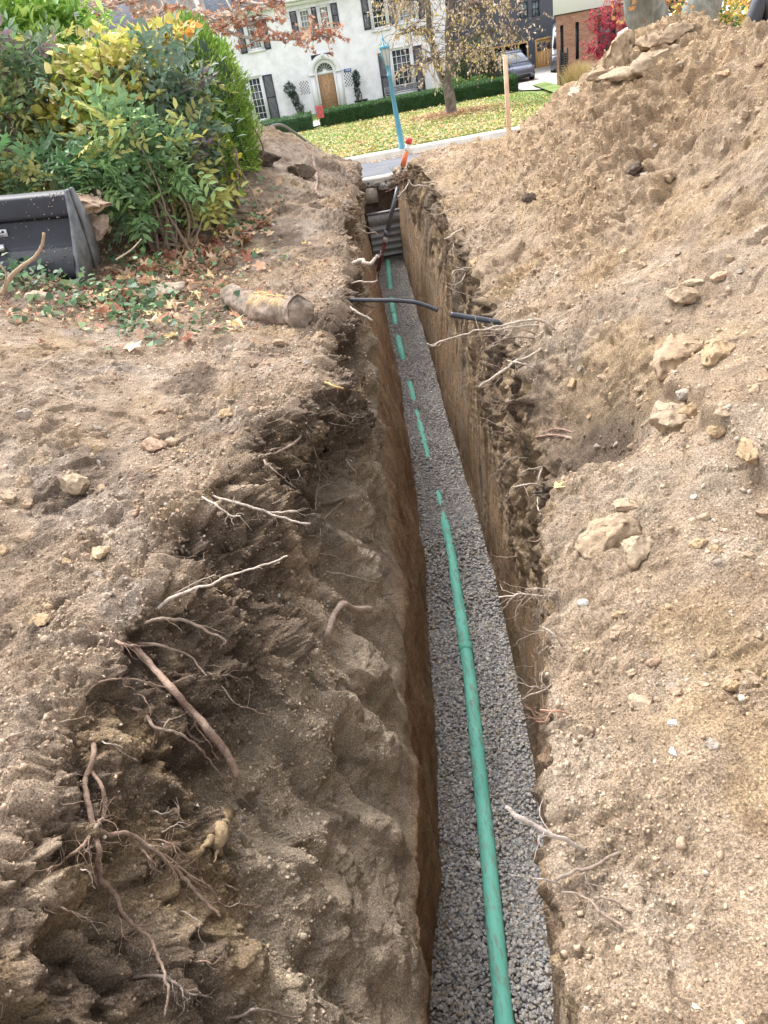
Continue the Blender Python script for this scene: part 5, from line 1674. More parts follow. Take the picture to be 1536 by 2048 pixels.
# ------------------------------------------------------------------ grey garage house
M_GWALL = mat_simple('grey_boards', (.085, .095, .115), .7, nscale=1.2, namt=.1)
M_CEDAR = mat_simple('cedar_door', (.62, .36, .14), .5, nscale=4, namt=.15)
gh = empty('grey_garage_house', (15, 56, -3.4), 'dark grey gabled garage house behind the parked car', 'house')
V, F = wall_open(9.5, 19.5, -3.6, 1.6, [(12.2, 14.55, -3.5, -1.58), (15.2, 16.75, -3.5, -1.53), (14.2, 14.72, -.2, .66), (14.98, 15.47, -.24, .62)], 56.0, .25)
new_mesh('wall', V, F, M_GWALL, gh)
part('side_wall', [bx(19.3, 19.5, 56.01, 64, -3.6, 1.6), bx(9.5, 9.7, 56.01, 64, -3.6, 1.6), bx(9.7, 19.3, 63.8, 64, -3.6, 1.6)], M_GWALL, gh)
part('batten', [bx(x_, x_ + .04, 55.97, 55.998, -3.5, 1.6) for x_ in np.arange(9.6, 19.4, .41) if not (12.1 < x_ < 14.6 or 15.1 < x_ < 16.8 or 14.1 < x_ < 15.5)], M_GWALL, gh)
V = np.array([(9.5, 56, 1.6), (19.5, 56, 1.6), (14.5, 56, 4.4), (9.5, 64, 1.6), (19.5, 64, 1.6), (14.5, 64, 4.4)])
new_mesh('gable', V, [(0, 1, 2), (5, 4, 3)], M_GWALL, gh)
new_mesh('roof', np.array([(8.9, 55.4, 1.25), (14.5, 55.4, 4.5), (20.1, 55.4, 1.25), (20.1, 64.6, 1.25), (14.5, 64.6, 4.5), (8.9, 64.6, 1.25), (8.9, 55.4, 1.1), (14.5, 55.4, 4.35), (20.1, 55.4, 1.1), (20.1, 64.6, 1.1), (14.5, 64.6, 4.35), (8.9, 64.6, 1.1)]), [(0, 1, 4, 5), (1, 2, 3, 4), (7, 6, 11, 10), (8, 7, 10, 9), (0, 6, 7, 1), (1, 7, 8, 2), (5, 4, 10, 11), (4, 3, 9, 10), (0, 5, 11, 6), (2, 8, 9, 3)], M_SHING, gh)
part('garage_inside_shade', [bx(12.2, 14.55, 56.26, 56.3, -3.5, -1.55)], M_BLACKP, gh)  # black sheet stands for the shaded inside of the open garage
part('door_trim', [bx(12.1, 12.2, 55.94, 55.995, -3.5, -1.5), bx(14.55, 14.63, 55.94, 55.995, -3.5, -1.5), bx(12.2, 14.55, 55.94, 55.995, -1.58, -1.48)], M_CEDAR, gh)
cd = part('garage_door', [bx(15.15, 16.75, 56.0, 56.08, -3.5, -1.53), bx(15.1, 15.2, 55.94, 55.995, -3.5, -1.5), bx(15.2, 16.8, 55.94, 55.995, -1.56, -1.46)] + [bx(15.22 + .2 * k, 15.405 + .2 * k, 55.975, 55.997, -3.4, -2.25) for k in range(8)], M_CEDAR, gh)
part('pane', [bx(15.25 + .3 * (k % 2), 15.50 + .3 * (k % 2), 55.985, 55.992, -1.9 - .26 * (k // 2), -1.68 - .26 * (k // 2)) for k in range(4)], M_GLASS, cd)
for a, b, c_, d in ((14.2, 14.72, -.2, .66), (14.98, 15.47, -.24, .62)):
    w_ = part('window', [bx(a, a + .045, 56.0, 56.1, c_, d), bx(b - .045, b, 56.0, 56.1, c_, d), bx(a + .045, b - .045, 56.0, 56.1, d - .045, d), bx(a + .045, b - .045, 56.0, 56.1, c_, c_ + .045), bx((a + b) / 2 - .012, (a + b) / 2 + .012, 56.02, 56.08, c_ + .045, d - .045), bx(a + .045, b - .045, 56.022, 56.082, (c_ + d) / 2 - .012, (c_ + d) / 2 + .012)], M_BLACKP, gh)
    part('pane', [bx(a, b, 56.11, 56.12, c_, d)], mat_simple('bright_glass', (.30, .38, .40), .1), w_)

# ------------------------------------------------------------------ vehicles
def car_body(sections, mat, parent, name='body'):
    """sections: list of (y, halfwidth_bottom, halfwidth_top, z0, z1, bulge)"""
    pass


def loft(secs, name, mat, parent, smooth=True):
    n = len(secs[0]); V = np.array([p for s in secs for p in s]); 
    F = [tuple(reversed([k for k in range(n)])), tuple((len(secs) - 1) * n + k for k in range(n))]
    F += [(a * n + b, a * n + (b + 1) % n, (a + 1) * n + (b + 1) % n, (a + 1) * n + b) for a in range(len(secs) - 1) for b in range(n)]
    o = new_mesh(name, V, F, mat, parent, smooth=smooth)
    return o


def rr(cx, y, hw0, hw1, z0, z1, rad=.12, n=4):
    """rounded trapezoid section in the xz plane"""
    P_ = []
    for (sx, hz_, hw, za, a0) in ((1, 0, hw0, z0, -90), (1, 1, hw1, z1, 0), (-1, 1, hw1, z1, 90), (-1, 0, hw0, z0, 180)):
        r = min(rad, hw * .9, (z1 - z0) * .45)
        ccx = cx + sx * (hw - r); ccz = za + (r if not hz_ else -r)
        for k in range(n + 1):
            t_ = math.radians(a0 + 90 * k / n)
            P_.append((ccx + r * math.cos(t_), y, ccz + r * math.sin(t_)))
    return P_


M_CAR = mat_simple('grey_blue_car_paint', (.10, .12, .17), .25, metal=.3, coat=.8)
M_VAN = mat_simple('grey_van_paint', (.10, .12, .14), .3, metal=.2, coat=.6)
M_WS = mat_simple('windscreen', (.16, .2, .24), .06, spec=.9)
M_TYRE = mat_simple('tyre', (.02, .02, .02), .85)
M_RIM = mat_simple('alloy', (.35, .36, .38), .35, metal=.9)
M_LAMP = mat_simple('headlight_glass', (.55, .6, .66), .1, spec=.9)


def wheel(cx, cy, cz, r, wd, parent):
    t_ = np.linspace(0, 2 * np.pi, 24, endpoint=False)
    prof = [(r * .62, -wd / 2), (r * .94, -wd / 2), (r, -wd / 3), (r, wd / 3), (r * .94, wd / 2), (r * .62, wd / 2)]
    V = np.array([(cx + p[1], cy + p[0] * math.cos(a_), cz + p[0] * math.sin(a_)) for a_ in t_ for p in prof]); n = len(prof)
    F = [(a * n + b, a * n + b + 1, ((a + 1) % 24) * n + b + 1, ((a + 1) % 24) * n + b) for a in range(24) for b in range(n - 1)]
    w_ = new_mesh('wheel', V, F, M_TYRE, parent, smooth=True)
    b_ = []
    for a_ in np.linspace(0, 2 * np.pi, 5, endpoint=False):
        b_.append(tube(np.array([(cx, cy, cz), (cx, cy + r * .6 * math.cos(a_), cz + r * .6 * math.sin(a_))]), .035, 5))
    b_.append(tube(np.array([(cx - wd * .42, cy, cz), (cx + wd * .42, cy, cz)]), r * .2, 12))
    ring = [(cx, cy + r * .6 * math.cos(a_), cz + r * .6 * math.sin(a_)) for a_ in np.linspace(0, 2 * np.pi, 21)]
    b_.append(tube(np.array(ring), .03, 6))
    part('rim', b_, M_RIM, w_, smooth=True)


cc_, cz_ = 12.08, -3.02
ck = empty('parked_car', (cc_, 50.2, cz_), 'dark blue grey hatchback parked nose forward in front of the open garage', 'car')
hw = .90
loft([rr(cc_, 48.05, .70, .66, cz_ + .32, cz_ + .62, .1), rr(cc_, 48.15, .86, .80, cz_ + .22, cz_ + .74, .14), rr(cc_, 48.5, hw, .86, cz_ + .2, cz_ + .84, .16), rr(cc_, 49.2, hw, .87, cz_ + .2, cz_ + .98, .16), rr(cc_, 50.2, hw, .88, cz_ + .2, cz_ + 1.04, .14), rr(cc_, 51.8, hw, .88, cz_ + .2, cz_ + 1.06, .14), rr(cc_, 52.6, .88, .82, cz_ + .26, cz_ + 1.0, .16), rr(cc_, 52.75, .76, .7, cz_ + .36, cz_ + .85, .1)], 'body', M_CAR, ck)
loft([rr(cc_, 49.05, .80, .78, cz_ + .95, cz_ + 1.0, .02), rr(cc_, 49.9, .80, .60, cz_ + .95, cz_ + 1.44, .12), rr(cc_, 50.5, .80, .58, cz_ + .95, cz_ + 1.50, .12), rr(cc_, 51.6, .79, .57, cz_ + .95, cz_ + 1.45, .12), rr(cc_, 52.5, .74, .6, cz_ + .95, cz_ + 1.08, .05)], 'cabin_glass', M_WS, ck)
loft([rr(cc_, 49.88, .605, .60, cz_ + 1.43, cz_ + 1.465, .02), rr(cc_, 50.5, .60, .59, cz_ + 1.47, cz_ + 1.53, .03), rr(cc_, 51.6, .59, .58, cz_ + 1.43, cz_ + 1.48, .02)], 'roof', M_CAR, ck)
part('grille', [bx(cc_ - .55, cc_ + .55, 48.0, 48.12, cz_ + .26, cz_ + .40)], M_BLACKP, ck)
for s in (-1, 1):
    V = np.array([(cc_ + s * .48, 48.11, cz_ + .62), (cc_ + s * .80, 48.2, cz_ + .64), (cc_ + s * .88, 48.5, cz_ + .76), (cc_ + s * .50, 48.2, cz_ + .74), (cc_ + s * .48, 48.06, cz_ + .60), (cc_ + s * .82, 48.14, cz_ + .62), (cc_ + s * .91, 48.46, cz_ + .76), (cc_ + s * .50, 48.14, cz_ + .75)])
    new_mesh('headlight', V, [(4, 5, 6, 7), (0, 3, 2, 1), (0, 1, 5, 4), (1, 2, 6, 5), (2, 3, 7, 6), (3, 0, 4, 7)], M_LAMP, ck)
    part('mirror', [bx(cc_ + s * .98 - .09, cc_ + s * .98 + .09, 49.55, 49.66, cz_ + .98, cz_ + 1.10)], M_CAR, ck)
    for y_ in (48.85, 51.75): wheel(cc_ + s * .83, y_, cz_ + .33, .33, .22, ck)
part('roof_rail', [tube(np.array([(cc_ + s * .55, 50, cz_ + 1.54), (cc_ + s * .55, 51.5, cz_ + 1.53)]), .015, 5) for s in (-1, 1)], M_BLACKP, ck)

vx, vz = 16.12, -3.15
vk = empty('parked_van', (vx, 52.5, vz), 'tall grey van parked beside the brick house corner', 'van')
loft([rr(vx, 49.85, .92, .86, vz + .35, vz + .95, .12), rr(vx, 50.0, 1.0, .94, vz + .25, vz + 1.15, .16), rr(vx, 50.5, 1.0, .95, vz + .25, vz + 1.35, .16), rr(vx, 51.0, 1.0, .88, vz + .25, vz + 2.2, .2), rr(vx, 51.6, 1.0, .86, vz + .25, vz + 2.5, .22), rr(vx, 55.2, 1.0, .86, vz + .3, vz + 2.5, .22), rr(vx, 55.3, .95, .82, vz + .4, vz + 2.4, .2)], 'body', M_VAN, vk)
V = np.array([(vx - .86, 50.42, vz + 1.36), (vx + .86, 50.42, vz + 1.36), (vx + .74, 50.98, vz + 2.1), (vx - .74, 50.98, vz + 2.1), (vx - .86, 50.38, vz + 1.37), (vx + .86, 50.38, vz + 1.37), (vx + .74, 50.93, vz + 2.12), (vx - .74, 50.93, vz + 2.12)])
new_mesh('windscreen', V, [(4, 5, 6, 7), (0, 3, 2, 1), (0, 1, 5, 4), (1, 2, 6, 5), (2, 3, 7, 6), (3, 0, 4, 7)], M_BLACKP, vk)
part('side_window', [bx(vx - 1.01, vx - .965, 51.1, 51.9, vz + 1.3, vz + 1.95)], M_BLACKP, vk)
part('grille', [bx(vx - .5, vx + .5, 49.8, 49.9, vz + .55, vz + .85)], M_BLACKP, vk)
for s in (-1, 1):
    part('headlight', [bx(vx + s * .74 - .16, vx + s * .74 + .16, 49.86, 49.97, vz + .75, vz + 1.0)], M_LAMP, vk)
    part('mirror', [bx(vx + s * 1.12 - .1, vx + s * 1.12 + .1, 50.75, 50.87, vz + 1.35, vz + 1.7)], M_BLACKP, vk)
    for y_ in (50.75, 54.3): wheel(vx + s * .88, y_, vz + .37, .37, .24, vk)

bpy.context.view_layer.update()
vk.rotation_euler = (0, 0, -.28)

# ------------------------------------------------------------------ brick house
M_RBRICK = mat_brick('tan_brick', (.36, .17, .10), (.48, .27, .165), (.22, .17, .14), bump=.6)
bh = empty('brick_house', (17, 42, -2.9), 'modern house of red tan brick with a white upper storey', 'house')
BY = 42.0
OPB = [(12.56, 12.74, -1.9, -.30), (13.32, 13.50, -1.85, -.28), (14.42, 15.34, -1.9, -.15), (17.9, 18.9, -.9, .0)]
V, F = wall_open(12.37, 30, -3.3, .12, OPB, BY, .2)
new_mesh('wall', V, F, M_RBRICK, bh)
def sk_(b):   # the house's flank runs at a slant to the street
    V, F = b; V = V.copy(); V[:, 0] += np.where(V[:, 0] < 20, (V[:, 1] - BY) * .36, 0); return V, F
part('side_wall', [sk_(bx(12.37, 12.57, BY + .005, BY + 10, -3.3, .115)), bx(29.8, 30, BY + .005, BY + 10, -3.3, .115), bx(16.3, 29.8, BY + 9.8, BY + 10, -3.3, .115)], M_RBRICK, bh)
part('upper_storey', [sk_(bx(12.25, 30.1, BY - .12, BY + 10.1, .16, 3.2))], mat_simple('white_render', (.88, .88, .88), .8), bh)
part('flashing', [sk_(bx(12.3, 30.05, BY - .06, BY + 10.05, .12, .158))], M_BLACKP, bh)
for a, b, c_, d in OPB:
    w_ = part('window', [bx(a, a + .04, BY + .06, BY + .14, c_, d), bx(b - .04, b, BY + .06, BY + .14, c_, d), bx(a + .04, b - .04, BY + .06, BY + .14, d - .04, d), bx(a + .04, b - .04, BY + .06, BY + .14, c_, c_ + .04)], M_BLACKP, bh)
    part('pane', [bx(a, b, BY + .15, BY + .16, c_, d)], M_GLASS, w_)
gp = empty('black_gate', (12.1, 40, -2.75), 'black metal gate between two posts at the brick house corner', 'gate')
part('post', [bx(11.90, 11.98, 39.95, 40.03, -2.8, -1.15)], M_BLACKP, gp); part('post', [bx(12.24, 12.32, 39.95, 40.03, -2.8, -1.12)], M_BLACKP, gp)
part('panel', [bx(11.985, 12.235, 39.97, 40.0, -2.7 + .1 * k, -2.62 + .1 * k) for k in range(14)], M_BLACKP, gp)

# ornamental grass
n = 2600; r_ = np.random.default_rng(61)
px_ = 12.45 + r_.normal(size=n) * .28; yy_ = 38.6 + r_.normal(size=n) * .25
dr_ = np.stack([(px_ - 12.45) * .9 + r_.normal(size=n) * .18, (yy_ - 38.6) * .9 + r_.normal(size=n) * .15, np.ones(n)], 1)
GB = np.array([(-.5, 0, 0), (.5, 0, 0), (-.35, .5, .03), (.35, .5, .03), (0, 1, -.08)]); GF = np.array([(0, 1, 3), (0, 3, 2), (2, 3, 4)])
og = empty('ornamental_grass', (12.45, 38.6, -2.65), 'tuft of straw coloured ornamental grass beside the black gate', 'grass tuft')
inst('blades', [GB], GF, np.stack([px_, yy_, np.full(n, -2.65)], 1), frames(dr_), np.stack([r_.uniform(.015, .03, n), r_.uniform(.6, 1.15, n), r_.uniform(.5, 1, n)], 1), np.array([.52, .40, .20]) * r_.uniform(.6, 1.3, (n, 1)) , M_LEAF, og)

tree('red_maple', 'small tree with crimson leaves in front of the brick wall', [([(13.9, 39.2, -2.7), (13.9, 39.2, -2.2)], .06, .05), ([(13.9, 39.2, -2.2), (13.6, 39.1, -1.6), (13.0, 39, -1.2)], .04, .015), ([(13.9, 39.2, -2.2), (14.0, 39.3, -1.3), (14.2, 39.2, -.2), (14.4, 39.2, .5)], .04, .012), ([(13.9, 39.2, -2.2), (13.7, 39.3, -1.2), (13.5, 39.1, -.4), (13.4, 39, .2)], .04, .012), ([(14, 39.2, -1.8), (14.5, 39.2, -1.2), (15.0, 39.2, -.4)], .035, .012)],
     (13.9, 39.2, -2.7), (.16, .09, .08), 210, (.25, .75), [wleaf(.7)], (.08, .16), [(.45, .02, .06), (.58, .05, .10), (.35, .02, .04), (.66, .12, .15)], 14, 62, droop=.5, hang=.2)

# patio umbrellas
M_CANV = mat_simple('white_canvas', (.78, .76, .76), .8); M_CANR = mat_simple('pink_canvas', (.72, .45, .48), .8)
def umbrella(cx, cy, cz, r, hgt, mat, label):
    u = empty('patio_umbrella', (cx, cy, zfar(cy)), label, 'umbrella')
    V = [(cx, cy, cz)] + [(cx + r * math.cos(a_), cy + r * math.sin(a_), cz - hgt) for a_ in np.linspace(0, 2 * np.pi, 8, endpoint=False)] + [(cx + r * math.cos(a_), cy + r * math.sin(a_), cz - hgt - .12) for a_ in np.linspace(0, 2 * np.pi, 8, endpoint=False)]
    F = [(0, 1 + k, 1 + (k + 1) % 8) for k in range(8)] + [(1 + k, 9 + k, 9 + (k + 1) % 8, 1 + (k + 1) % 8) for k in range(8)]
    new_mesh('canopy', V, F, mat, u)
    part('pole', [tube(np.array([(cx, cy, zfar(cy)), (cx, cy, cz)]), .03, 8)], M_BLACKP, u)
umbrella(float(ony(1338, 40, 36)[0]), 36, float(ony(1338, 26, 36)[2]), 1.05, .42, M_CANV, 'white patio umbrella right of the grey trunk behind the mound')
umbrella(float(ony(1278, 50, 37.5)[0]), 37.5, float(ony(1278, 40, 37.5)[2]), .95, .36, M_CANR, 'pinkish patio umbrella showing left of the grey trunk')
p = ony(1440, 8, 33)
umbrella(p[0], 33, p[2] + .1, 1.1, .40, M_CANV, 'white patio umbrella among the yellow leaves')

# ------------------------------------------------------------------ large grey trunks
def bigtree(label, limbs, base, bark, seed, leaf=True, **kw):
    return tree('sycamore_tree', label, limbs, base, bark, kw.get('tw', 20), kw.get('tl', (.8, 1.8)), STARS, kw.get('size', (.11, .17)), kw.get('cols', [(.42, .22, .10), (.5, .28, .14), (.36, .17, .09), (.6, .36, .16)]), kw.get('nl', 12), seed, droop=.5, tf=ST_F, hang=.2)


yy1 = 15.2
q1 = lambda x, y, Y=yy1, dy=0: tuple(ony(x, y, Y) + np.array([0, dy, 0]))
B1 = (.20, .215, .185)
b0 = q1(1302, 130); g0 = drop(b0[0], b0[1]) or -1
bigtree('thick grey green trunk rising behind the dirt mound with orange leaves', [([(b0[0] - .02, yy1, g0 - .2), q1(1300, 70), q1(1288, 20), q1(1280, -60), q1(1270, -300), q1(1260, -620)], .36, .27), ([q1(1320, 70), q1(1318, 20, dy=.2), q1(1330, -60, dy=.3), q1(1350, -300)], .17, .16), ([q1(1275, -240), q1(1230, -330), q1(1180, -380)], .12, .05), ([q1(1265, -420), q1(1310, -520), q1(1400, -600)], .12, .05),
         ([q1(1280, -70, dy=-.2), q1(1270, -40, dy=-.8), q1(1262, -12, dy=-1.1)], .03, .01)], (b0[0], yy1, g0), B1, 71, tw=120, tl=(.3, 1.0), cols=[(.6, .30, .10), (.68, .40, .12), (.5, .25, .1)], nl=9, size=(.10, .15))
b0 = q1(1400, 100, 16.0); g0 = -1.05
bigtree('second grey trunk leaning right behind the mound peak', [([(b0[0] - .3, 16.0, g0), q1(1396, 40, 16), q1(1410, 0, 16), q1(1430, -120, 16), q1(1450, -400, 16)], .36, .27), ([q1(1435, -170, 16), q1(1380, -300, 16), q1(1330, -420, 16)], .12, .05)], (b0[0] - .3, 16.0, g0), (.20, .21, .18), 72, tw=12, cols=[(.6, .30, .10), (.68, .40, .12)])
Y2 = 17.2
q2 = lambda x, y, Y=Y2, dy=0: tuple(ony(x, y, Y) + np.array([0, dy, 0]))
def gz(p): 
    return zfar(p[1]) if p[1] > 16 else -1
p_ = q2(205, 130)
bigtree('upright trunk with a bright white bark edge at the upper left', [([(p_[0], 17.2, -1.2), q2(202, 90), q2(190, 40), q2(172, -10), q2(150, -120), q2(120, -400)], .20, .17), ([q2(150, -120), q2(80, -240), q2(20, -330)], .1, .04)], (p_[0], 17.2, -1.2), (.36, .34, .31), 73, tw=14)
p_ = q2(350, 110, 18)
bigtree('thick trunk leaning left behind the brown leaves', [([(p_[0] + .15, 18, -1.3), q2(345, 80, 18), q2(300, 20, 18), q2(255, -50, 18), q2(190, -200, 18)], .34, .27), ([q2(262, -40, 18), q2(240, -150, 18), q2(250, -300, 18)], .15, .08)], (p_[0] + .15, 18, -1.3), (.30, .28, .25), 74, tw=14)
p_ = q2(402, 110, 19)
T3 = bigtree('pale trunk whose branches of brown leaves overhang the white house', [([(p_[0] + .1, 19, -1.4), q2(395, 60, 19), q2(380, 0, 19), q2(370, -100, 19), q2(360, -400, 19)], .30, .25),
          ([q2(372, -60, 19), q2(400, 20, 15), q2(430, 50, 13.5), q2(480, 72, 13), q2(540, 80, 12.6)], .05, .012), ([q2(400, 20, 15), q2(350, 30, 14), q2(290, 25, 13)], .035, .01), ([q2(380, -120, 18), q2(440, -30, 14), q2(500, 5, 13), q2(560, 5, 12.6)], .05, .012), ([q2(380, -120, 18), q2(330, -20, 14), q2(240, 5, 13), q2(170, 35, 12.8)], .04, .012),
          ([q2(480, 72, 13), q2(560, 80, 12.7), q2(620, 72, 12.5), q2(655, 75, 12.4)], .016, .006), ([q2(440, -30, 14), q2(470, 30, 13.2), q2(500, 50, 13)], .02, .008), ([q2(330, -20, 14), q2(330, 30, 13.5), q2(380, 60, 13), q2(430, 40, 12.9)], .025, .008)],
          (p_[0] + .1, 19, -1.4), (.42, .40, .36), 75, tw=150, tl=(.15, .55), nl=12, size=(.07, .115), cols=[(.42, .20, .12), (.52, .28, .17), (.36, .16, .09), (.60, .36, .22), (.62, .46, .34)])
# yellow autumn tree at the right
p_ = ony(1450, 60, 24)
leafy_blob('yellow_tree', 'yellow and green leafy tree behind the mound at the upper right', 'tree', [(p_[0] - .2, 25, p_[2] + .1, 1.0, .8, 1.3, 3), (p_[0] + .8, 25.5, p_[2] - .3, .9, .8, .9, 2)], 3600, [wleaf(1.5)], (.1, .17), [(.10, .2, .05), (.22, .3, .08), (.62, .45, .08), (.65, .36, .08), (.7, .55, .15)], 81, base=(p_[0], 25, zfar(25)), stems=10, shell=.8)
# far trees fill the skyline left
for k, (x_, y_, r_2, lab) in enumerate([(-14, 60, 4, 'rounded bare grey green tree far behind the upper left trunks'), (-22, 66, 5, 'tall dark tree far away at the left end of the skyline')]):
    leafy_blob('distant_tree', lab, 'tree', [(x_, y_, 1.5, r_2, r_2 * .7, r_2, 1), (x_ + 2, y_, 3.5, r_2 * .7, r_2 * .6, r_2 * .7, .5)], 5000, [wleaf(1.5)], (.25, .5), [(.07, .09, .06), (.12, .13, .08), (.2, .15, .09)], 90 + k, base=(x_, y_, -3.3), stems=16, shell=.9)
# ------------------------------------------------------------------ far end of the trench
def rough_slab(name, x0, x1, y, z0, z1, nx, nz, amp, mat, colfn, seed, axis='y', th=.12):
    X, Z = np.meshgrid(np.linspace(x0, x1, nx), np.linspace(z0, z1, nz))
    Q = np.stack([X.ravel(), np.full(X.size, y), Z.ravel()], 1)
    d = amp * (fbm(Q, 3, 3, seed) + .6 * billow(Q, 12, seed) + .3 * billow(Q, 35, seed))
    V = Q.copy(); V[:, 1] -= d
    i = np.arange(nz - 1)[:, None] * nx + np.arange(nx - 1)[None]
    F = np.stack([i, i + 1, i + nx + 1, i + nx], 2).reshape(-1, 4)
    return new_mesh(name, V, F, mat, col=colfn(Q), smooth=True)


tag(rough_slab('trench_wall', -.1, 2.6, 16.07, -2.75, -1.12, 110, 70, .05, M_SOIL, lambda Q: np.clip(np.array([.20, .155, .115])[None] * (1 + .5 * fbm(Q, 3, 3, 9)[:, None]) , .02, .5), 5), kind='structure')
SX0, SX1 = .74, 1.56
M_STEEL = mat_simple('grey_ribbed_metal', (.36, .37, .375), .5, metal=.2, nscale=5, namt=.18)
sh = empty('trench_shield', (1.15, 15.62, -2.5), 'grey ribbed metal shoring panel closing the far end of the trench', 'shoring panel')
prof = [(15.60, -1.64), (15.60, -1.83)]
z_ = -1.83
for k in range(5):
    prof += [(15.66, z_ - .03), (15.66, z_ - .065), (15.60, z_ - .095), (15.60, z_ - .13)]; z_ -= .13
prof += [(15.60, -2.46)]
front = prof; back = [(y + .04, z) for y, z in prof[::-1]]
extr_x('panel', front + back, SX0, SX1, M_STEEL, 2, parent=sh)
part('edge_rail', [bx(SX0 - .02, SX1 + .02, 15.585, 15.66, -1.64, -1.61)], M_STEEL, sh)
# chalk marks
M_CHALK = mat_simple('white_chalk', (.75, .75, .73), .9)
ck_ = []
def stroke(pts, r=.006):
    ck_.append(tube(np.array([(x, 15.597, z) for x, z in pts]), r, 4))
x_ = .90
for pts in ([(0, .01), (.03, .03), (.05, .02), (.02, -.02), (.06, -.02)], [(.08, -.02), (.08, .02), (.11, -.02), (.11, .02)], [(.135, .01), (.15, .02), (.165, 0), (.15, -.02), (.135, 0), (.135, .01)], [(.19, .01), (.205, .02), (.22, 0), (.205, -.02), (.19, 0)], [(.24, -.02), (.24, .02), (.265, -.015), (.265, .022)],
            [(.11, .05), (.13, .065), (.15, .05)], [(.17, .05), (.17, .075), (.20, .05)], [(.30, .075), (.30, -.02)], [(.225, .05), (.25, .07)]):
    stroke([(x_ + a * 1.05, -1.75 + b) for a, b in pts], .0045)
part('chalk_mark', ck_, M_CHALK, sh)
bs = tag(new_mesh('concrete_slab', *bx(.70, 1.02, 15.98, 16.02, -1.50, -1.22), M_CONC), 'broken pale slab of ribbed concrete hanging under the kerb', 'concrete piece')
V = []; 
bs.data.materials.clear(); bs.data.materials.append(mat_simple('pale_stone', (.42, .37, .30), .9, nscale=14, namt=.25))
for k, (x, z, s_) in enumerate(((1.15, -1.25, .13), (1.33, -1.22, .10), (1.02, -1.18, .08), (1.45, -1.30, .11))):
    clod(0, 0, s_ * 2 * FPX / 13.9, s_ * 1.5 * FPX / 13.9, (.22, .20, .17), ['dark rounded stone in the bank under the far kerb', 'smaller dark stone right of the dark rounded stone', 'small dark stone touching the broken pale slab', 'dark stone at the right end of the bank under the kerb'][k], name='stone', cat='stone', seed=700 + k, P0=(np.array([x, 16.0, z]), np.array([0, -1, .3])))

# leaning pole
pole = empty('leaning_pole', (.70, 14.7, -2.58), 'long pole leaning in the far trench end, maroon below and grey above with orange tip', 'pole')
A0 = ony(752, 560, 14.7); A1 = ony(819, 276, 14.55)
M_MAR = mat_simple('maroon_paint', (.22, .05, .05), .5, nscale=8, namt=.4)
M_GRM = mat_simple('grey_blue_metal', (.19, .21, .25), .4, metal=.3, nscale=8, namt=.3)
M_ORG = mat_simple('orange_tape', (.75, .20, .08), .6)
M_REDP = mat_simple('red_cap', (.55, .06, .05), .5)
def onpole(t): return A0 + (A1 - A0) * t
tt = lambda y: (560 - y) / (560 - 276.)
def seg(name, y0, y1, r0, r1, mat):
    part(name, [tube(np.array([onpole(tt(y0)), onpole(tt(y1))]), np.array([r0, r1]), 10)], mat, pole, smooth=True)
seg('lower_tube', 560, 478, .034, .034, M_MAR)
seg('collar', 478, 466, .05, .05, M_WHITE)
seg('hydraulic_tube', 466, 455, .06, .06, M_GRM); seg('middle_tube', 455, 366, .045, .034, M_GRM)
seg('upper_tube', 366, 328, .032, .032, M_BLACKP)
seg('tip', 328, 300, .05, .045, M_ORG); seg('tip_band', 300, 286, .045, .042, M_WHITE); seg('cap', 286, 276, .058, .058, M_REDP)
part('clip', [tube(np.array([onpole(tt(498)) + np.array([-.035, -.02, .03]), onpole(tt(504)) + np.array([-.045, -.02, -.03])]), .016, 6)], M_WHITE, pole)
hp = [ony(752, 463, 14.8), ony(765, 468, 14.8)]

# cut black conduits
M_COND = mat_simple('black_conduit', (.05, .055, .065), .45, nscale=6, namt=.5)
p, _ = rpath([(700, 599), (716, 600), (750, 600.5), (790, 601), (825, 604), (852, 611), (876, 621)], out=.02, jump=0)
V, F = tube(smooth_path(p, 8), .0175, 12)
tag(new_mesh('black_conduit', V, F, M_COND, smooth=True), 'longer cut black conduit sagging from the left wall over the trench', 'conduit')
p, _ = rpath([(1000, 645), (978, 641), (940, 635), (901, 629)], out=.0, jump=0)
p[-1] += -Fv * -.0 
V, F = tube(smooth_path(p, 8), .0175, 12)
tag(new_mesh('black_conduit', V, F, M_COND, smooth=True), 'shorter cut black conduit sticking out of the right wall', 'conduit')
# grey cable arching off the far mound
pts = [ony(532, 262, 13.0), ony(545, 252, 13.2), ony(565, 251, 13.4), ony(590, 266, 13.8), ony(625, 292, 14.2), ony(645, 308, 14.4)]
V, F = tube(smooth_path(pts, 8), .022, 8)
tag(new_mesh('grey_cable', V, F, mat_simple('grey_cable', (.16, .16, .15), .6), smooth=True), 'grey plastic pipe bowed over the sandy mound at the far left', 'pipe')

# sawn log
lg = empty('log', (0, 0, 0), 'curved chunk of root wood with torn yellow grain lying on the left bank', 'log')
h0, _ = hit(470, 618); h1, _ = hit(600, 640)
c0, c1 = h0 + np.array([-.02, .0, .06]), h1 + np.array([.0, -.02, .06])
lg.location = tuple((c0 + c1) / 2 - np.array([0, 0, .09]))
dirn = (c1 - c0)
path = [c0 - dirn * .10 + np.array([0, .10, .06]), c0 + dirn * .1 + np.array([0, .04, .03]), c0 + dirn * .4 - np.array([0, .03, .01]), c0 + dirn * .7 - np.array([0, .03, .01]), c1 + np.array([0, .02, .0]), c1 + dirn * .06 + np.array([0, .03, .01])]
q = smooth_path(path, 12)
rad = np.interp(np.linspace(0, 1, len(q)), [0, .04, .15, .5, .75, .85, .97, 1], [.02, .055, .095, .125, .105, .12, .085, .04])
V, F = tube(q, rad, 48, True, .10, 4)
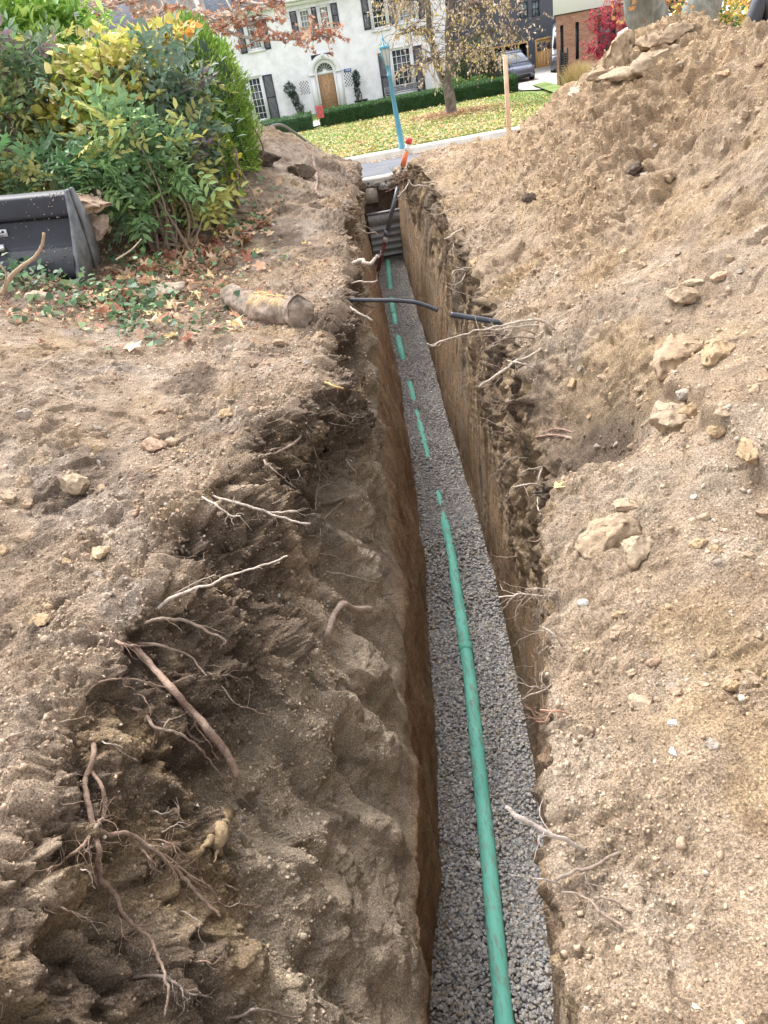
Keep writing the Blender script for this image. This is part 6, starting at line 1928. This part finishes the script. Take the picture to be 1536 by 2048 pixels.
d = np.stack([fbm(V, 7, 3, 8 + k) for k in range(3)], 1) * .03 + np.stack([fbm(V, 30, 2, 18 + k) for k in range(3)], 1) * .006; V = V + d
cl_ = np.array([.25, .20, .155])[None] * (1 + .6 * fbm(V * np.array([1, 3, 3]), 6, 3, 4)[:, None])
up_ = (V @ (np.array([0, -.35, 1]) / 1.06)) - np.interp(np.arange(len(V)), np.arange(len(V)), np.zeros(len(V)))
t_ax = ((V - c0) @ dirn) / (dirn @ dirn)
ctr = c0[None] + t_ax[:, None] * dirn[None]
hgt = (V - ctr)[:, 2]
yel = sstep(.035, .075, hgt) * sstep(.35, .5, t_ax + .12 * perlin(V[:, 0] * 12, V[:, 1] * 12, V[:, 2] * 12)) * (1 - sstep(.88, .95, t_ax)) * sstep(-.15, .1, perlin(V[:, 0] * 9, V[:, 1] * 30, V[:, 2] * 30))
cl_ = cl_ * (1 - yel[:, None]) + np.array([.42, .30, .16]) * yel[:, None]
new_mesh('bark', V, F, M_CLOD, lg, col=np.clip(cl_, 0, 1), smooth=True)
sp = []
r_ = np.random.default_rng(3)
for k in range(14):
    t0 = r_.uniform(.4, .8); a_ = c0 + dirn * t0 + np.array([0, r_.uniform(-.05, .03), .122]); L = r_.uniform(.05, .16)
    sp.append(tube(np.array([a_, a_ + dirn / np.linalg.norm(dirn) * L + np.array([0, 0, .004])]), np.array([.006, .002]), 5))
V, F = merge(sp); new_mesh('splinter', V, F, M_ROOT, lg, col=np.tile([.62, .42, .2], (len(V), 1)))
root('broken piece of yellow rotten wood hanging on the near left face', (.36, .26, .15), [([(455, 1625), (443, 1660), (432, 1705)], 20, 22), ([(440, 1680), (433, 1710), (428, 1730)], 9, 2), ([(425, 1670), (412, 1690), (400, 1700)], 12, 8)], 0, out=.02, name='rotten_wood', rough=.7, sides=12, cat='wood piece')

# ------------------------------------------------------------------ excavator bucket
def onx(px, py, x):
    d = ray(px, py); t_ = x / d[0]; return CAM + d * t_
XR_ = float(ony(155, 552, 6.7)[0])
near_e = [onx(122, 384, XR_), onx(126, 400, XR_), onx(136, 440, XR_), onx(147, 495, XR_), onx(157, 545, XR_), onx(161, 560, XR_)]
far_e = [onx(128, 382, XR_), onx(150, 414, XR_), onx(170, 446, XR_), onx(188, 490, XR_), onx(181, 545, XR_)]
bk = empty('excavator_bucket', (XR_, 6.9, .1), 'shiny black steel excavator bucket resting in the leaves at the left edge', 'bucket')
M_BKT = mat_simple('black_enamel', (.012, .014, .02), .55, nscale=5, namt=.5)
M_PLT = mat_simple('scratched_steel', (.13, .14, .145), .55, metal=.1, nscale=9, namt=.5, bump=.15)
yn = [p[1] for p in near_e]; zn = [p[2] for p in near_e]
ztop, zbot = zn[0], zn[-1]
H_ = ztop - zbot
yb = yn[0]
# profile of the shell seen from behind: sloped upper face, upright middle, rounded belly
pr = [(yb + .10, ztop), (yb + .03, ztop - .01), (yb - .03, ztop - .05 * H_), (yb - .10, ztop - .28 * H_), (yb - .115, ztop - .36 * H_), (yb - .09, ztop - .56 * H_), (yb - .10, ztop - .62 * H_), (yb - .15, ztop - .72 * H_), (yb - .15, ztop - .84 * H_), (yb - .10, ztop - .95 * H_), (yb + .0, ztop - 1.03 * H_), (yb + .25, ztop - 1.06 * H_)]
lean = lambda z: np.interp(z, [.17, .23, .41, .61, .76, .82], [-.33, -.31, -.20, -.08, -.02, 0])
pr = [(yb + .06, ztop - .0 * H_), (yb + .0, ztop - .02 * H_), (yb - .02, ztop - .08 * H_), (yb + .0, ztop - .27 * H_), (yb + .05, ztop - .33 * H_), (yb + .045, ztop - .58 * H_), (yb + .0, ztop - .64 * H_), (yb - .035, ztop - .76 * H_), (yb - .02, ztop - .90 * H_), (yb + .04, ztop - 1.0 * H_), (yb + .2, ztop - 1.05 * H_)]
pr = [(y + float(lean(z)), z) for y, z in pr]
prs = smooth_path([(0, *p) for p in pr], 5)[:, 1:]
inner = [(y + .035, z - .0) for y, z in prs[::-1]]
extr_x('shell', [tuple(p) for p in prs] + inner, XR_ - 1.2, XR_ - .03, M_BKT, 12, parent=bk)
for p_ in bk.children:
    p_.data.polygons.foreach_set('use_smooth', np.ones(len(p_.data.polygons), bool))
sp_ = [(7.05, .835), (7.03, .76), (6.975, .61), (6.85, .41), (6.74, .23), (6.71, .14), (6.80, .08), (7.05, .10), (7.40, .20), (7.46, .29), (7.43, .48), (7.30, .655), (7.16, .83)]
def plate(name, prof, x0, x1, mat, grow=.0, par=None):
    P_ = np.array(prof); c_ = P_.mean(0); n = len(P_)
    V = [(x0, y, z) for y, z in P_] + [(x1, y, z) for y, z in P_]
    F = [tuple(range(n)), tuple(range(2 * n - 1, n - 1, -1))] + [(k, k + n, (k + 1) % n + n, (k + 1) % n) for k in range(n)]
    return new_mesh(name, V, F, mat, par or bk)
plate('side_plate', sp_, XR_ - .03, XR_, M_PLT, .03)
plate('side_plate', sp_, XR_ - 1.23, XR_ - 1.2, M_PLT, .03)
cutp = [(7.40, .17), (7.475, .29), (7.445, .49), (7.31, .665), (7.17, .84), (7.10, .84), (7.14, .66), (7.20, .46), (7.22, .30), (7.20, .13)]
plate('side_cutter', cutp, XR_ + .001, XR_ + .022, M_PLT)
yy0 = yb - .06 + .0
pn = empty_loc = None
V, F = tube(np.array([(XR_ - .60, yy0 - .12, ztop - .57 * H_), (XR_ - .80, yy0 - .12, ztop - .57 * H_)]), .035, 16)
new_mesh('hinge_pin', V, F, mat_simple('bright_steel', (.6, .6, .6), .3, metal=.9), bk, smooth=True)
part('hinge_ear', [bx(XR_ - .85, XR_ - .80, yy0 - .2, yy0 + .05, ztop - .7 * H_, ztop - .35 * H_)], M_BKT, bk)
st_ = part('data_plate', [bx(XR_ - .74, XR_ - .58, yb - .085, yb - .075, ztop - .46 * H_, ztop - .37 * H_)], mat_simple('aluminium_label', (.6, .6, .6), .4), bk)
ls = [bx(XR_ - .73, XR_ - .73 + L_, yb - .088, yb - .0855, ztop - z__ * H_, ztop - z__ * H_ + .006) for z__, L_ in ((.395, .08), (.413, .11), (.431, .09), (.449, .12))] + [bx(XR_ - .62, XR_ - .60, yb - .088, yb - .0855, ztop - .41 * H_, ztop - .41 * H_ + .018)]
part('printed_line', ls, M_BLACKP, st_)
r_ = np.random.default_rng(12)
n = 90; k = r_.integers(4, len(prs) - 6, n)
Pq = np.stack([XR_ - .05 - np.abs(r_.normal(size=n)) * .3, prs[k, 0] - .004, prs[k, 1]], 1)
ms_ = inst('mud_spot', T_CL, ICO_F, Pq, rotmats(n, r_), np.stack([r_.uniform(.003, .014, n), np.full(n, .003), r_.uniform(.003, .014, n)], 1), np.tile([.38, .30, .24], (n, 1)), M_CLOD, bk)
ms_['kind'] = 'stuff'
clod(0, 0, 120, 60, (.38, .28, .20), 'heap of pinkish soil spilling from the mouth of the black bucket', P0=(np.array([XR_ - .02, 7.55, .62]), np.array([0, 0, 1.])), seed=990, cuts=0, rough=.5)
clod(0, 0, 60, 80, (.38, .29, .22), 'soil lump wedged behind the bucket side plate', P0=(np.array([XR_ + .03, 7.62, .38]), np.array([0, 0, 1.])), seed=991, cuts=0, rough=.5)

bpy.context.view_layer.update()
bk.rotation_euler = (0, .085, 0)
# bent stick in front of the bucket
yS = XR_
pts = [ony(5, 588, 6.1), ony(20, 556, 6.1), ony(45, 532, 6.15), ony(68, 516, 6.2), ony(84, 492, 6.2), ony(88, 466, 6.2)]
V, F = tube(smooth_path(pts, 8), np.linspace(.02, .011, 41), 8, True, .2, 4)
tag(new_mesh('stick', V, F, M_ROOT, col=np.tile([.38, .28, .19], (len(V), 1)), smooth=True), 'bent bare stick leaning in front of the black bucket', 'stick')
for k, (pts, lab) in enumerate((([ony(232, 520, 6.6), ony(262, 500, 6.6), ony(283, 478, 6.7)], 'straight twig slanting over the fallen leaves right of the bucket'), ([ony(0, 530, 6.0), ony(12, 548, 6.0), ony(8, 575, 6.0)], 'short forked twig at the left edge below the bucket'),
                               ([ony(446, 385, 9.0), ony(462, 372, 9), ony(470, 360, 9), ony(478, 356, 9)], 'pale curled twig at the right foot of the shrubs'))):
    V, F = tube(smooth_path(pts, 6), np.linspace(.009, .005, 6 * (len(pts) - 1) + 1), 6, True, .2, 4)
    tag(new_mesh('twig', V, F, M_ROOT, col=np.tile([.42, .32, .23], (len(V), 1)), smooth=True), lab, 'twig')

# ------------------------------------------------------------------ shrubs on the left bank
def compound(nl, L, w_, curl=.25, seed=0):
    r = np.random.default_rng(seed)
    V, F = [], []
    base = wleaf(w_)
    for k in range(nl):
        side = 0 if k == nl - 1 else (1 if k % 2 else -1)
        t_ = 1.0 if side == 0 else .18 + .72 * (k // 2) / max(1, (nl - 1) // 2)
        ang = -side * math.radians(r.uniform(48, 65))
        s = L * r.uniform(.85, 1.1)
        v = base * s
        v = v * np.array([1, 1, 1.0])
        ca, sa = math.cos(ang), math.sin(ang)
        v = np.stack([v[:, 0] * ca - v[:, 1] * sa, v[:, 0] * sa + v[:, 1] * ca, v[:, 2] + r.normal() * .03 * v[:, 1]], 1)
        if abs(side): v[:, 2] -= .25 * np.abs(v[:, 0])
        v += np.array([0, t_, -curl * t_ * t_])
        F.append(LF_F + len(V) * len(base)); V.append(v)
    V = np.concatenate(V); F = np.concatenate(F)
    # rachis
    k = len(V)
    V = np.concatenate([V, [(-.012, 0, 0), (.012, 0, 0), (-.008, .5, -curl * .25), (.008, .5, -curl * .25), (0, 1, -curl)]])
    F = np.concatenate([F, [(k, k + 1, k + 3), (k, k + 3, k + 2), (k + 2, k + 3, k + 4)]])
    return V, F


CMP = [compound(7, .42, .95, .2 + .1 * s_, s_) for s_ in range(5)]
CF = CMP[0][1]; CT = [v for v, f in CMP]
def E_at(px, py, Y, rx, ry, rz, w_=None):
    p_ = ony(px, py, Y); return (p_[0], p_[1], p_[2], rx, ry, rz, w_ or rx * rz)


BG = [(.15, .25, .18), (.12, .20, .12), (.19, .30, .21), (.25, .35, .26), (.18, .25, .14), (.38, .38, .14)]
zb_ = lambda x, y: (drop(x, y) or 0) - .02
def bush(label, name, ells, n, tmpl, tf, size, cols, seed, stems=24, **kw):
    cx = float(np.mean([e_[0] for e_ in ells])); cy = float(np.mean([e_[1] for e_ in ells]))
    return leafy_blob(name, label, 'shrub', ells, n, tmpl, size, cols, seed, base=(cx, cy, zb_(cx, cy)), stems=stems, tf=tf, stemcol=(.27, .21, .16), shell=kw.get('shell', .92), rand=kw.get('rand', .7), up=kw.get('up', .15))


bush('dark bluish green shrub with holly like leaflets in front of the round evergreen', 'oregon_grape',
     [E_at(315, 160, 9.3, .42, .35, .32), E_at(350, 245, 9.2, .34, .35, .36), E_at(330, 290, 8.9, .45, .35, .30), E_at(375, 320, 9.0, .25, .25, .3), E_at(385, 190, 9.3, .13, .2, .25), E_at(300, 400, 8.8, .45, .25, .14)], 640, CT, CF, (.22, .33), BG + [(.15, .24, .10), (.20, .16, .17), (.15, .22, .16)], 101, 32)
bush('bright green holly leaved bush low in the middle of the shrubs beside the black bucket', 'oregon_grape',
     [E_at(235, 270, 8.3, .36, .3, .24), E_at(290, 320, 8.3, .36, .3, .26), E_at(220, 350, 8.0, .24, .25, .2), E_at(350, 360, 8.4, .28, .3, .14), E_at(260, 425, 8.0, .35, .2, .10), E_at(400, 400, 8.6, .25, .2, .12)], 400, CT, CF, (.20, .30), [(.17, .30, .12), (.24, .40, .15), (.16, .27, .14), (.34, .48, .18), (.46, .46, .14)], 102, 22)
bush('mixed dark green and purple tinged bush at the left edge above the bucket', 'oregon_grape',
     [E_at(30, 150, 9.2, .5, .35, .35), E_at(100, 210, 9.3, .4, .35, .35), E_at(30, 280, 8.8, .5, .35, .35), E_at(130, 120, 9.6, .4, .35, .25), E_at(-60, 220, 9, .6, .4, .6), E_at(110, 320, 8.7, .35, .25, .25)], 660, CT, CF, (.20, .31), [(.13, .22, .10), (.17, .28, .17), (.24, .17, .19), (.16, .25, .11), (.44, .42, .13), (.14, .20, .10), (.30, .34, .14)], 103, 60)
bush('low green tangle of leaves just behind the black bucket', 'oregon_grape', [E_at(60, 350, 8.0, .5, .3, .16), E_at(150, 350, 8.1, .25, .25, .14), E_at(-40, 350, 7.9, .5, .3, .2)], 200, CT, CF, (.2, .3), [(.10, .22, .08), (.09, .18, .08), (.15, .25, .12), (.30, .30, .1)], 104, 20)
bush('yellow leaved shrub glowing in the middle of the shrubs', 'yellow_shrub',
     [E_at(235, 150, 9.2, .42, .4, .42), E_at(215, 225, 8.9, .36, .35, .28), E_at(165, 170, 9.2, .36, .4, .32), E_at(120, 250, 9.1, .4, .3, .3), E_at(300, 90, 10.0, .4, .25, .2), E_at(30, 330, 9.3, .35, .25, .25)], 2300, [wleaf(1.9), wleaf(1.7)], LF_F, (.08, .13), [(.56, .52, .14), (.68, .58, .20), (.50, .52, .12), (.76, .66, .32), (.38, .44, .10)], 105, 30)
bush('lime green bush with narrow leaves at the top left corner', 'lime_bush',
     [E_at(110, 45, 11.5, .75, .5, .65), E_at(60, 110, 11.3, .6, .5, .5), E_at(150, 85, 11.4, .35, .4, .4), E_at(0, 60, 11.5, .8, .5, .8), E_at(-70, 30, 11.5, .9, .5, .9)], 4200, [wleaf(.75)], LF_F, (.13, .22), [(.28, .48, .08), (.40, .60, .12), (.52, .68, .20), (.20, .36, .08)], 106, 20)
bush('orange tipped leaves crowning the shrubs under the tree trunks', 'orange_shrub', [E_at(330, 66, 10.3, .38, .2, .10), E_at(270, 76, 10.3, .3, .2, .09)], 260, [wleaf(1.4)], LF_F, (.08, .14), [(.72, .36, .07), (.76, .50, .14), (.60, .28, .08), (.5, .48, .12)], 107, 10)
# round evergreen
r_ = np.random.default_rng(66)
ae = E_at(410, 184, 10.9, .68, .6, .95)
tr_ = leafy_blob('round_evergreen', 'dense rounded bright green arborvitae beside the sandy mound', 'evergreen', [(ae[0] - .06, 10.9, ae[2] - .05, .56, .6, .82, 1), (ae[0] - .02, 10.9, ae[2] - .55, .54, .6, .6, .6)], 15000, [wleaf(.7), wleaf(.5)], (.05, .10), [(.20, .34, .06), (.27, .44, .08), (.38, .54, .12), (.15, .26, .06)], 66, base=(ae[0], 10.9, zb_(ae[0], 10.9)), stems=14, shell=.22, up=.55, rand=.35)
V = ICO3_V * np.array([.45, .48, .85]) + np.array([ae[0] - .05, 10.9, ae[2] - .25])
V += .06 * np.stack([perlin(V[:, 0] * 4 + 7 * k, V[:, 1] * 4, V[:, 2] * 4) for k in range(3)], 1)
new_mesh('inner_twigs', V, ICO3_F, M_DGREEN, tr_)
tr_.location = tr_.location
# yellow leaves hanging at the shrub's right foot
bush('tall thin stems with yellow green leaves at the right foot of the shrubs', 'young_sapling', [E_at(455, 330, 9.1, .13, .15, .38), E_at(440, 300, 9.3, .14, .15, .3)], 240, [wleaf(1.2)], LF_F, (.07, .12), [(.45, .5, .08), (.6, .55, .08), (.15, .25, .05)], 108, 8)

# ivy and leaves on the ground
r_ = np.random.default_rng(70)
def on_ground(n, cen, sx, sy):
    P_ = []
    while len(P_) < n:
        x, y = r_.normal(cen[0], sx), r_.normal(cen[1], sy)
        if x > np.interp(y, [p_[1] for p_ in lipL], [p_[0] for p_ in lipL]) - .12: continue
        z = drop(x, y)
        if z is not None: P_.append((x, y, z))
    return np.array(P_)


IV = np.array([(0, 0, 0), (-.5, .1, .05), (-.35, .45, .0), (-.3, .6, .03), (0, 1, -.05), (.3, .6, .03), (.35, .45, 0), (.5, .1, .05)]); IF = np.array([(0, 1, 2), (0, 2, 3), (0, 3, 4), (0, 4, 5), (0, 5, 6), (0, 6, 7)])
for n, cen, sx, sy, lab in ((900, (-2.35, 6.3), .45, .26, 'green ivy leaves creeping along the foot of the black bucket'), (420, (-1.45, 6.0), .28, .38, 'sparse ivy trailing over the soil between the bucket and the log'), (700, (-2.1, 7.6), .5, .5, 'ivy and small weeds growing under the shrubs'), (500, (-1.1, 9.0), .25, .6, 'small weeds along the right foot of the shrubs')):
    Pq = on_ground(n, cen, sx, sy); h_ = r_.uniform(.0, 1, n) ** 2
    kp = fbm(Pq, 2.2, 2, 55) > -.12
    Pq, h_ = Pq[kp], h_[kp]; n = len(Pq)
    Pq[:, 2] += .01 + .16 * h_ * (1 + fbm(Pq, 1.5, 2, 5))
    C_ = np.array([(.09, .18, .08), (.13, .24, .11), (.07, .13, .07), (.20, .28, .13)])[r_.integers(0, 4, n)] * r_.uniform(.7, 1.3, (n, 1))
    tag(inst('ivy', [IV], IF, Pq, rotmats(n, r_, 1.2), r_.uniform(.025, .075, n), C_, M_LEAF), lab, 'ivy', kind='stuff')
# brown sycamore leaves, each one its own
FLC = [(.56, .35, .22), (.66, .46, .30), (.46, .24, .15), (.72, .54, .36), (.40, .19, .13), (.70, .56, .30)]
nleaf = 0
def fallen(px, py, size, col, label, group=None, seed_=0, lift=.03, tilt=.9):
    p_, nn = hit(px, py)
    if p_ is None: return
    v = STARS[seed_ % 6] * size
    Rm = rotmats(1, r_, tilt)[0]
    v = v @ Rm.T
    v[:, 2] -= v[:, 2].min() * .6
    o = new_mesh('fallen_leaf', v, ST_F, M_DRYLEAF, col=np.tile(np.clip(np.array(col) * r_.uniform(.8, 1.2), 0, 1), (len(v), 1)))
    o.location = p_ + np.array([0, 0, lift * r_.uniform(.1, 1)])
    tag(o, label, 'leaf', group)


for k in range(285):
    u_, v_ = r_.normal(0, 1), r_.normal(0, 1)
    if k < 240: px, py = 390 + 80 * u_, 500 + 36 * v_ - .30 * 75 * u_
    else: px, py = r_.uniform(200, 540), r_.uniform(430, 700)
    lim = np.interp(py, [400, 500, 600, 700], [560, 540, 560, 600])
    if px > lim or px < 180: continue
    fallen(px, py, r_.uniform(.13, .22), FLC[r_.integers(6)], 'dry brown sycamore leaf in the litter right of the bucket', 'fallen sycamore leaves in the litter', k)
for k, (x, y, s_, c_, lab) in enumerate(((205, 632, .17, (.55, .36, .24), 'pale brown leaf standing upright in the ivy left of the centre'), (228, 625, .13, (.5, .15, .13), 'reddish leaf next to the upright pale brown leaf'), (288, 682, .12, (.6, .42, .3), 'light brown leaf on the soil below the ivy'),
                                        (512, 700, .13, (.60, .42, .28), 'single tan leaf on the bank below the log'), (1112, 982, .07, (.72, .52, .22), 'small yellow leaf caught in the near right wall'), (946, 534, .12, (.68, .48, .28), 'tan leaf caught in the far right wall'), (610, 492, .11, (.66, .50, .14), 'yellow leaf alone on the ridge of the left bank'),
                                        (240, 440, .15, (.75, .65, .05), 'bright yellow leaf hanging at the foot of the shrubs'), (222, 468, .15, (.66, .58, .34), 'cream leaf beside the ivy right of the bucket'), (45, 345, .2, (.42, .28, .18), 'large dry brown leaf caught above the bucket'), (50, 570, .13, (.60, .42, .25), 'folded tan leaf at the foot of the bent stick'), (108, 522, .06, (.4, .33, .2), 'tiny leaf stuck to the bucket'),
                                        (876, 970, .06, (.25, .15, .07), 'small brown leaf lying on the gravel beyond the pipe end'), (1075, 1690, .055, (.42, .22, .16), 'reddish flake on the gravel under the jutting root'))):
    fallen(x, y, s_, c_, lab, None, k, .05)

for n, cen, sx, sy, lab in ((1500, (-1.75, 7.3), .55, .7, 'crumbled bits of dry leaves and mulch under the shrubs'), (700, (-2.2, 6.1), .7, .35, 'bits of dry leaves mixed into the ivy')):
    Pq = on_ground(n, cen, sx, sy); Pq[:, 2] += r_.uniform(0, .05, n)
    tag(inst('leaf_litter', STARS + STARS[:2], ST_F, Pq, rotmats(n, r_, 1.0), r_.uniform(.02, .08, n), np.array(FLC)[r_.integers(0, 6, n)] * r_.uniform(.6, 1.1, (n, 1)), M_DRYLEAF), lab, 'leaf litter', kind='stuff')

# ------------------------------------------------------------------ worker behind the mound
def skin_body(name, J, E_, R_, mat, parent=None, sub=2):
    me = bpy.data.meshes.new(name); me.from_pydata([tuple(j) for j in J], E_, [])
    o = bpy.data.objects.new(name, me); SC.collection.objects.link(o)
    m = o.modifiers.new('skin', 'SKIN'); m.use_smooth_shade = True
    for k, v in enumerate(me.skin_vertices[0].data):
        v.radius = R_[k] if isinstance(R_[k], tuple) else (R_[k], R_[k]); v.use_root = (k == 0)
    s = o.modifiers.new('sub', 'SUBSURF'); s.levels = sub; s.render_levels = sub
    dg = bpy.context.evaluated_depsgraph_get(); me2 = bpy.data.meshes.new_from_object(o.evaluated_get(dg))
    o.modifiers.clear(); o.data = me2; me2.materials.clear(); me2.materials.append(mat)
    if parent is not None:
        o.parent = parent; o.matrix_parent_inverse = Matrix.Translation(-parent.location)
    return o


YP = 8.6
sh_l = ony(1510, -5, YP); px0 = sh_l[0] + .22
pz = sh_l[2]      # shoulder height
gzp = (drop(px0, YP + .1) or -.1)
pe = empty('person', (px0, YP, gzp), 'person in black jacket with grey shoulders behind the mound at the top right', 'person')
M_JKT = mat_simple('black_jacket', (.022, .023, .03), .35, nscale=9, namt=.3, bump=.35, bscale=12)
M_GREYJ = mat_simple('grey_jacket', (.34, .36, .40), .7, bump=.2, bscale=15)
M_SKIN = mat_simple('skin', (.55, .34, .25), .55)
M_HAIR = mat_simple('dark_hair', (.05, .035, .025), .7)
M_TROU = mat_simple('dark_trousers', (.05, .055, .07), .85)
hgt_ = pz - gzp
hip = gzp + hgt_ * .60
# body: one continuous figure
J = [(px0, YP, hip), (px0, YP - .02, hip + .25 * hgt_ * .7), (px0, YP - .06, pz - .06), (px0, YP - .10, pz + .07), (px0, YP - .13, pz + .16), (px0, YP - .15, pz + .26),
     (px0 - .20, YP - .06, pz - .03), (px0 - .30, YP - .10, pz - .30), (px0 - .27, YP - .32, pz - .52), (px0 - .26, YP - .40, pz - .58),
     (px0 + .20, YP - .06, pz - .03), (px0 + .29, YP - .10, pz - .30), (px0 + .24, YP - .34, pz - .50), (px0 + .22, YP - .42, pz - .56),
     (px0 - .10, YP, hip - .08), (px0 - .12, YP - .03, (hip + gzp) / 2), (px0 - .12, YP + .02, gzp + .08), (px0 - .12, YP - .12, gzp + .04),
     (px0 + .10, YP, hip - .08), (px0 + .12, YP - .03, (hip + gzp) / 2), (px0 + .12, YP + .02, gzp + .08), (px0 + .12, YP - .12, gzp + .04)]
Ed = [(0, 1), (1, 2), (2, 3), (3, 4), (4, 5), (2, 6), (6, 7), (7, 8), (8, 9), (2, 10), (10, 11), (11, 12), (12, 13), (0, 14), (14, 15), (15, 16), (16, 17), (0, 18), (18, 19), (19, 20), (20, 21)]
Rr = [(.16, .12), (.15, .11), (.15, .11), (.055, .055), (.085, .09), (.08, .09), .072, .055, .042, .03, .072, .055, .042, .03, .09, .065, .045, .045, .09, .065, .045, .045]
skin_body('body', J, Ed, Rr, M_SKIN, pe)
jk = skin_body('jacket', [(px0, YP, hip - .05), (px0, YP - .02, hip + .18), (px0, YP - .06, pz - .06), (px0 - .19, YP - .06, pz - .02), (px0 - .30, YP - .10, pz - .30), (px0 - .272, YP - .31, pz - .51), (px0 + .19, YP - .06, pz - .02), (px0 + .29, YP - .10, pz - .30), (px0 + .242, YP - .33, pz - .49)],
          [(0, 1), (1, 2), (2, 3), (3, 4), (4, 5), (2, 6), (6, 7), (7, 8)], [(.20, .15), (.185, .14), (.18, .13), .098, .078, .058, .098, .078, .058], M_JKT, pe)
skin_body('trousers', [(px0, YP, hip + .02), (px0 - .11, YP, hip - .10), (px0 - .12, YP - .03, (hip + gzp) / 2), (px0 - .12, YP + .02, gzp + .10), (px0 + .11, YP, hip - .10), (px0 + .12, YP - .03, (hip + gzp) / 2), (px0 + .12, YP + .02, gzp + .10)], [(0, 1), (1, 2), (2, 3), (0, 4), (4, 5), (5, 6)], [(.175, .13), .105, .078, .06, .105, .078, .06], M_TROU, pe)
skin_body('shoulder_panel', [(px0 + .02, YP - .065, pz - .04), (px0 - .11, YP - .065, pz + .035), (px0 + .13, YP - .065, pz + .035)], [(0, 1), (0, 2)], [(.15, .135), .10, .10], M_GREYJ, pe)
V = ICO3_V * np.array([.085, .10, .105]) + np.array([px0, YP - .13, pz + .27]); V = V[:, :]
new_mesh('hair', V + np.array([0, .012, .02]), ICO3_F[(V[ICO3_F].mean(1)[:, 1] > YP - .17) | (V[ICO3_F].mean(1)[:, 2] > pz + .31)], M_HAIR, pe, smooth=True)
for s in (-1, 1):
    hx, hy, hz_ = px0 + s * (.26 if s < 0 else .22), YP - .42, pz - .585
    parts = [tube(np.array([(hx, hy, hz_), (hx, hy - .05, hz_ - .035), (hx, hy - .09, hz_ - .06)]), np.array([.024, .036, .034]), 10)]
    for f in range(4):
        fx = hx + (f - 1.5) * .018; L = [.05, .06, .056, .045][f]
        parts.append(tube(smooth_path([(fx, hy - .085, hz_ - .055), (fx, hy - .085 - L * .6, hz_ - .075), (fx, hy - .09 - L * .8, hz_ - .075 - L * .5)], 4), .009, 7))
    parts.append(tube(smooth_path([(hx - s * .03, hy - .04, hz_ - .03), (hx - s * .05, hy - .08, hz_ - .04), (hx - s * .045, hy - .11, hz_ - .06)], 4), .010, 7))
    part('hand', parts, M_SKIN, pe, smooth=True)
# black tub beyond the dip in the mound
tb_p = ony(1452, 70, 8.2)
tbz = (drop(tb_p[0], 8.2) or 0)
tb = empty('black_tub', (tb_p[0], 8.2, tbz), 'black plastic tub with a grey rim half hidden in the dip of the mound', 'tub')
V, F = lathe([(.01, tb_p[2] - .45), (.12, tb_p[2] - .45), (.15, tb_p[2] + .0), (.14, tb_p[2] + .0), (.11, tb_p[2] - .42), (.01, tb_p[2] - .42)], tb_p[0], 8.2, 20)
new_mesh('wall', V, F, M_RUBBER, tb, smooth=True)
V, F = lathe([(.145, tb_p[2] - .01), (.162, tb_p[2] - .005), (.162, tb_p[2] + .015), (.145, tb_p[2] + .015)], tb_p[0], 8.2, 20)
new_mesh('rim', V, F, mat_simple('grey_rim', (.35, .37, .40), .5), tb, smooth=True)
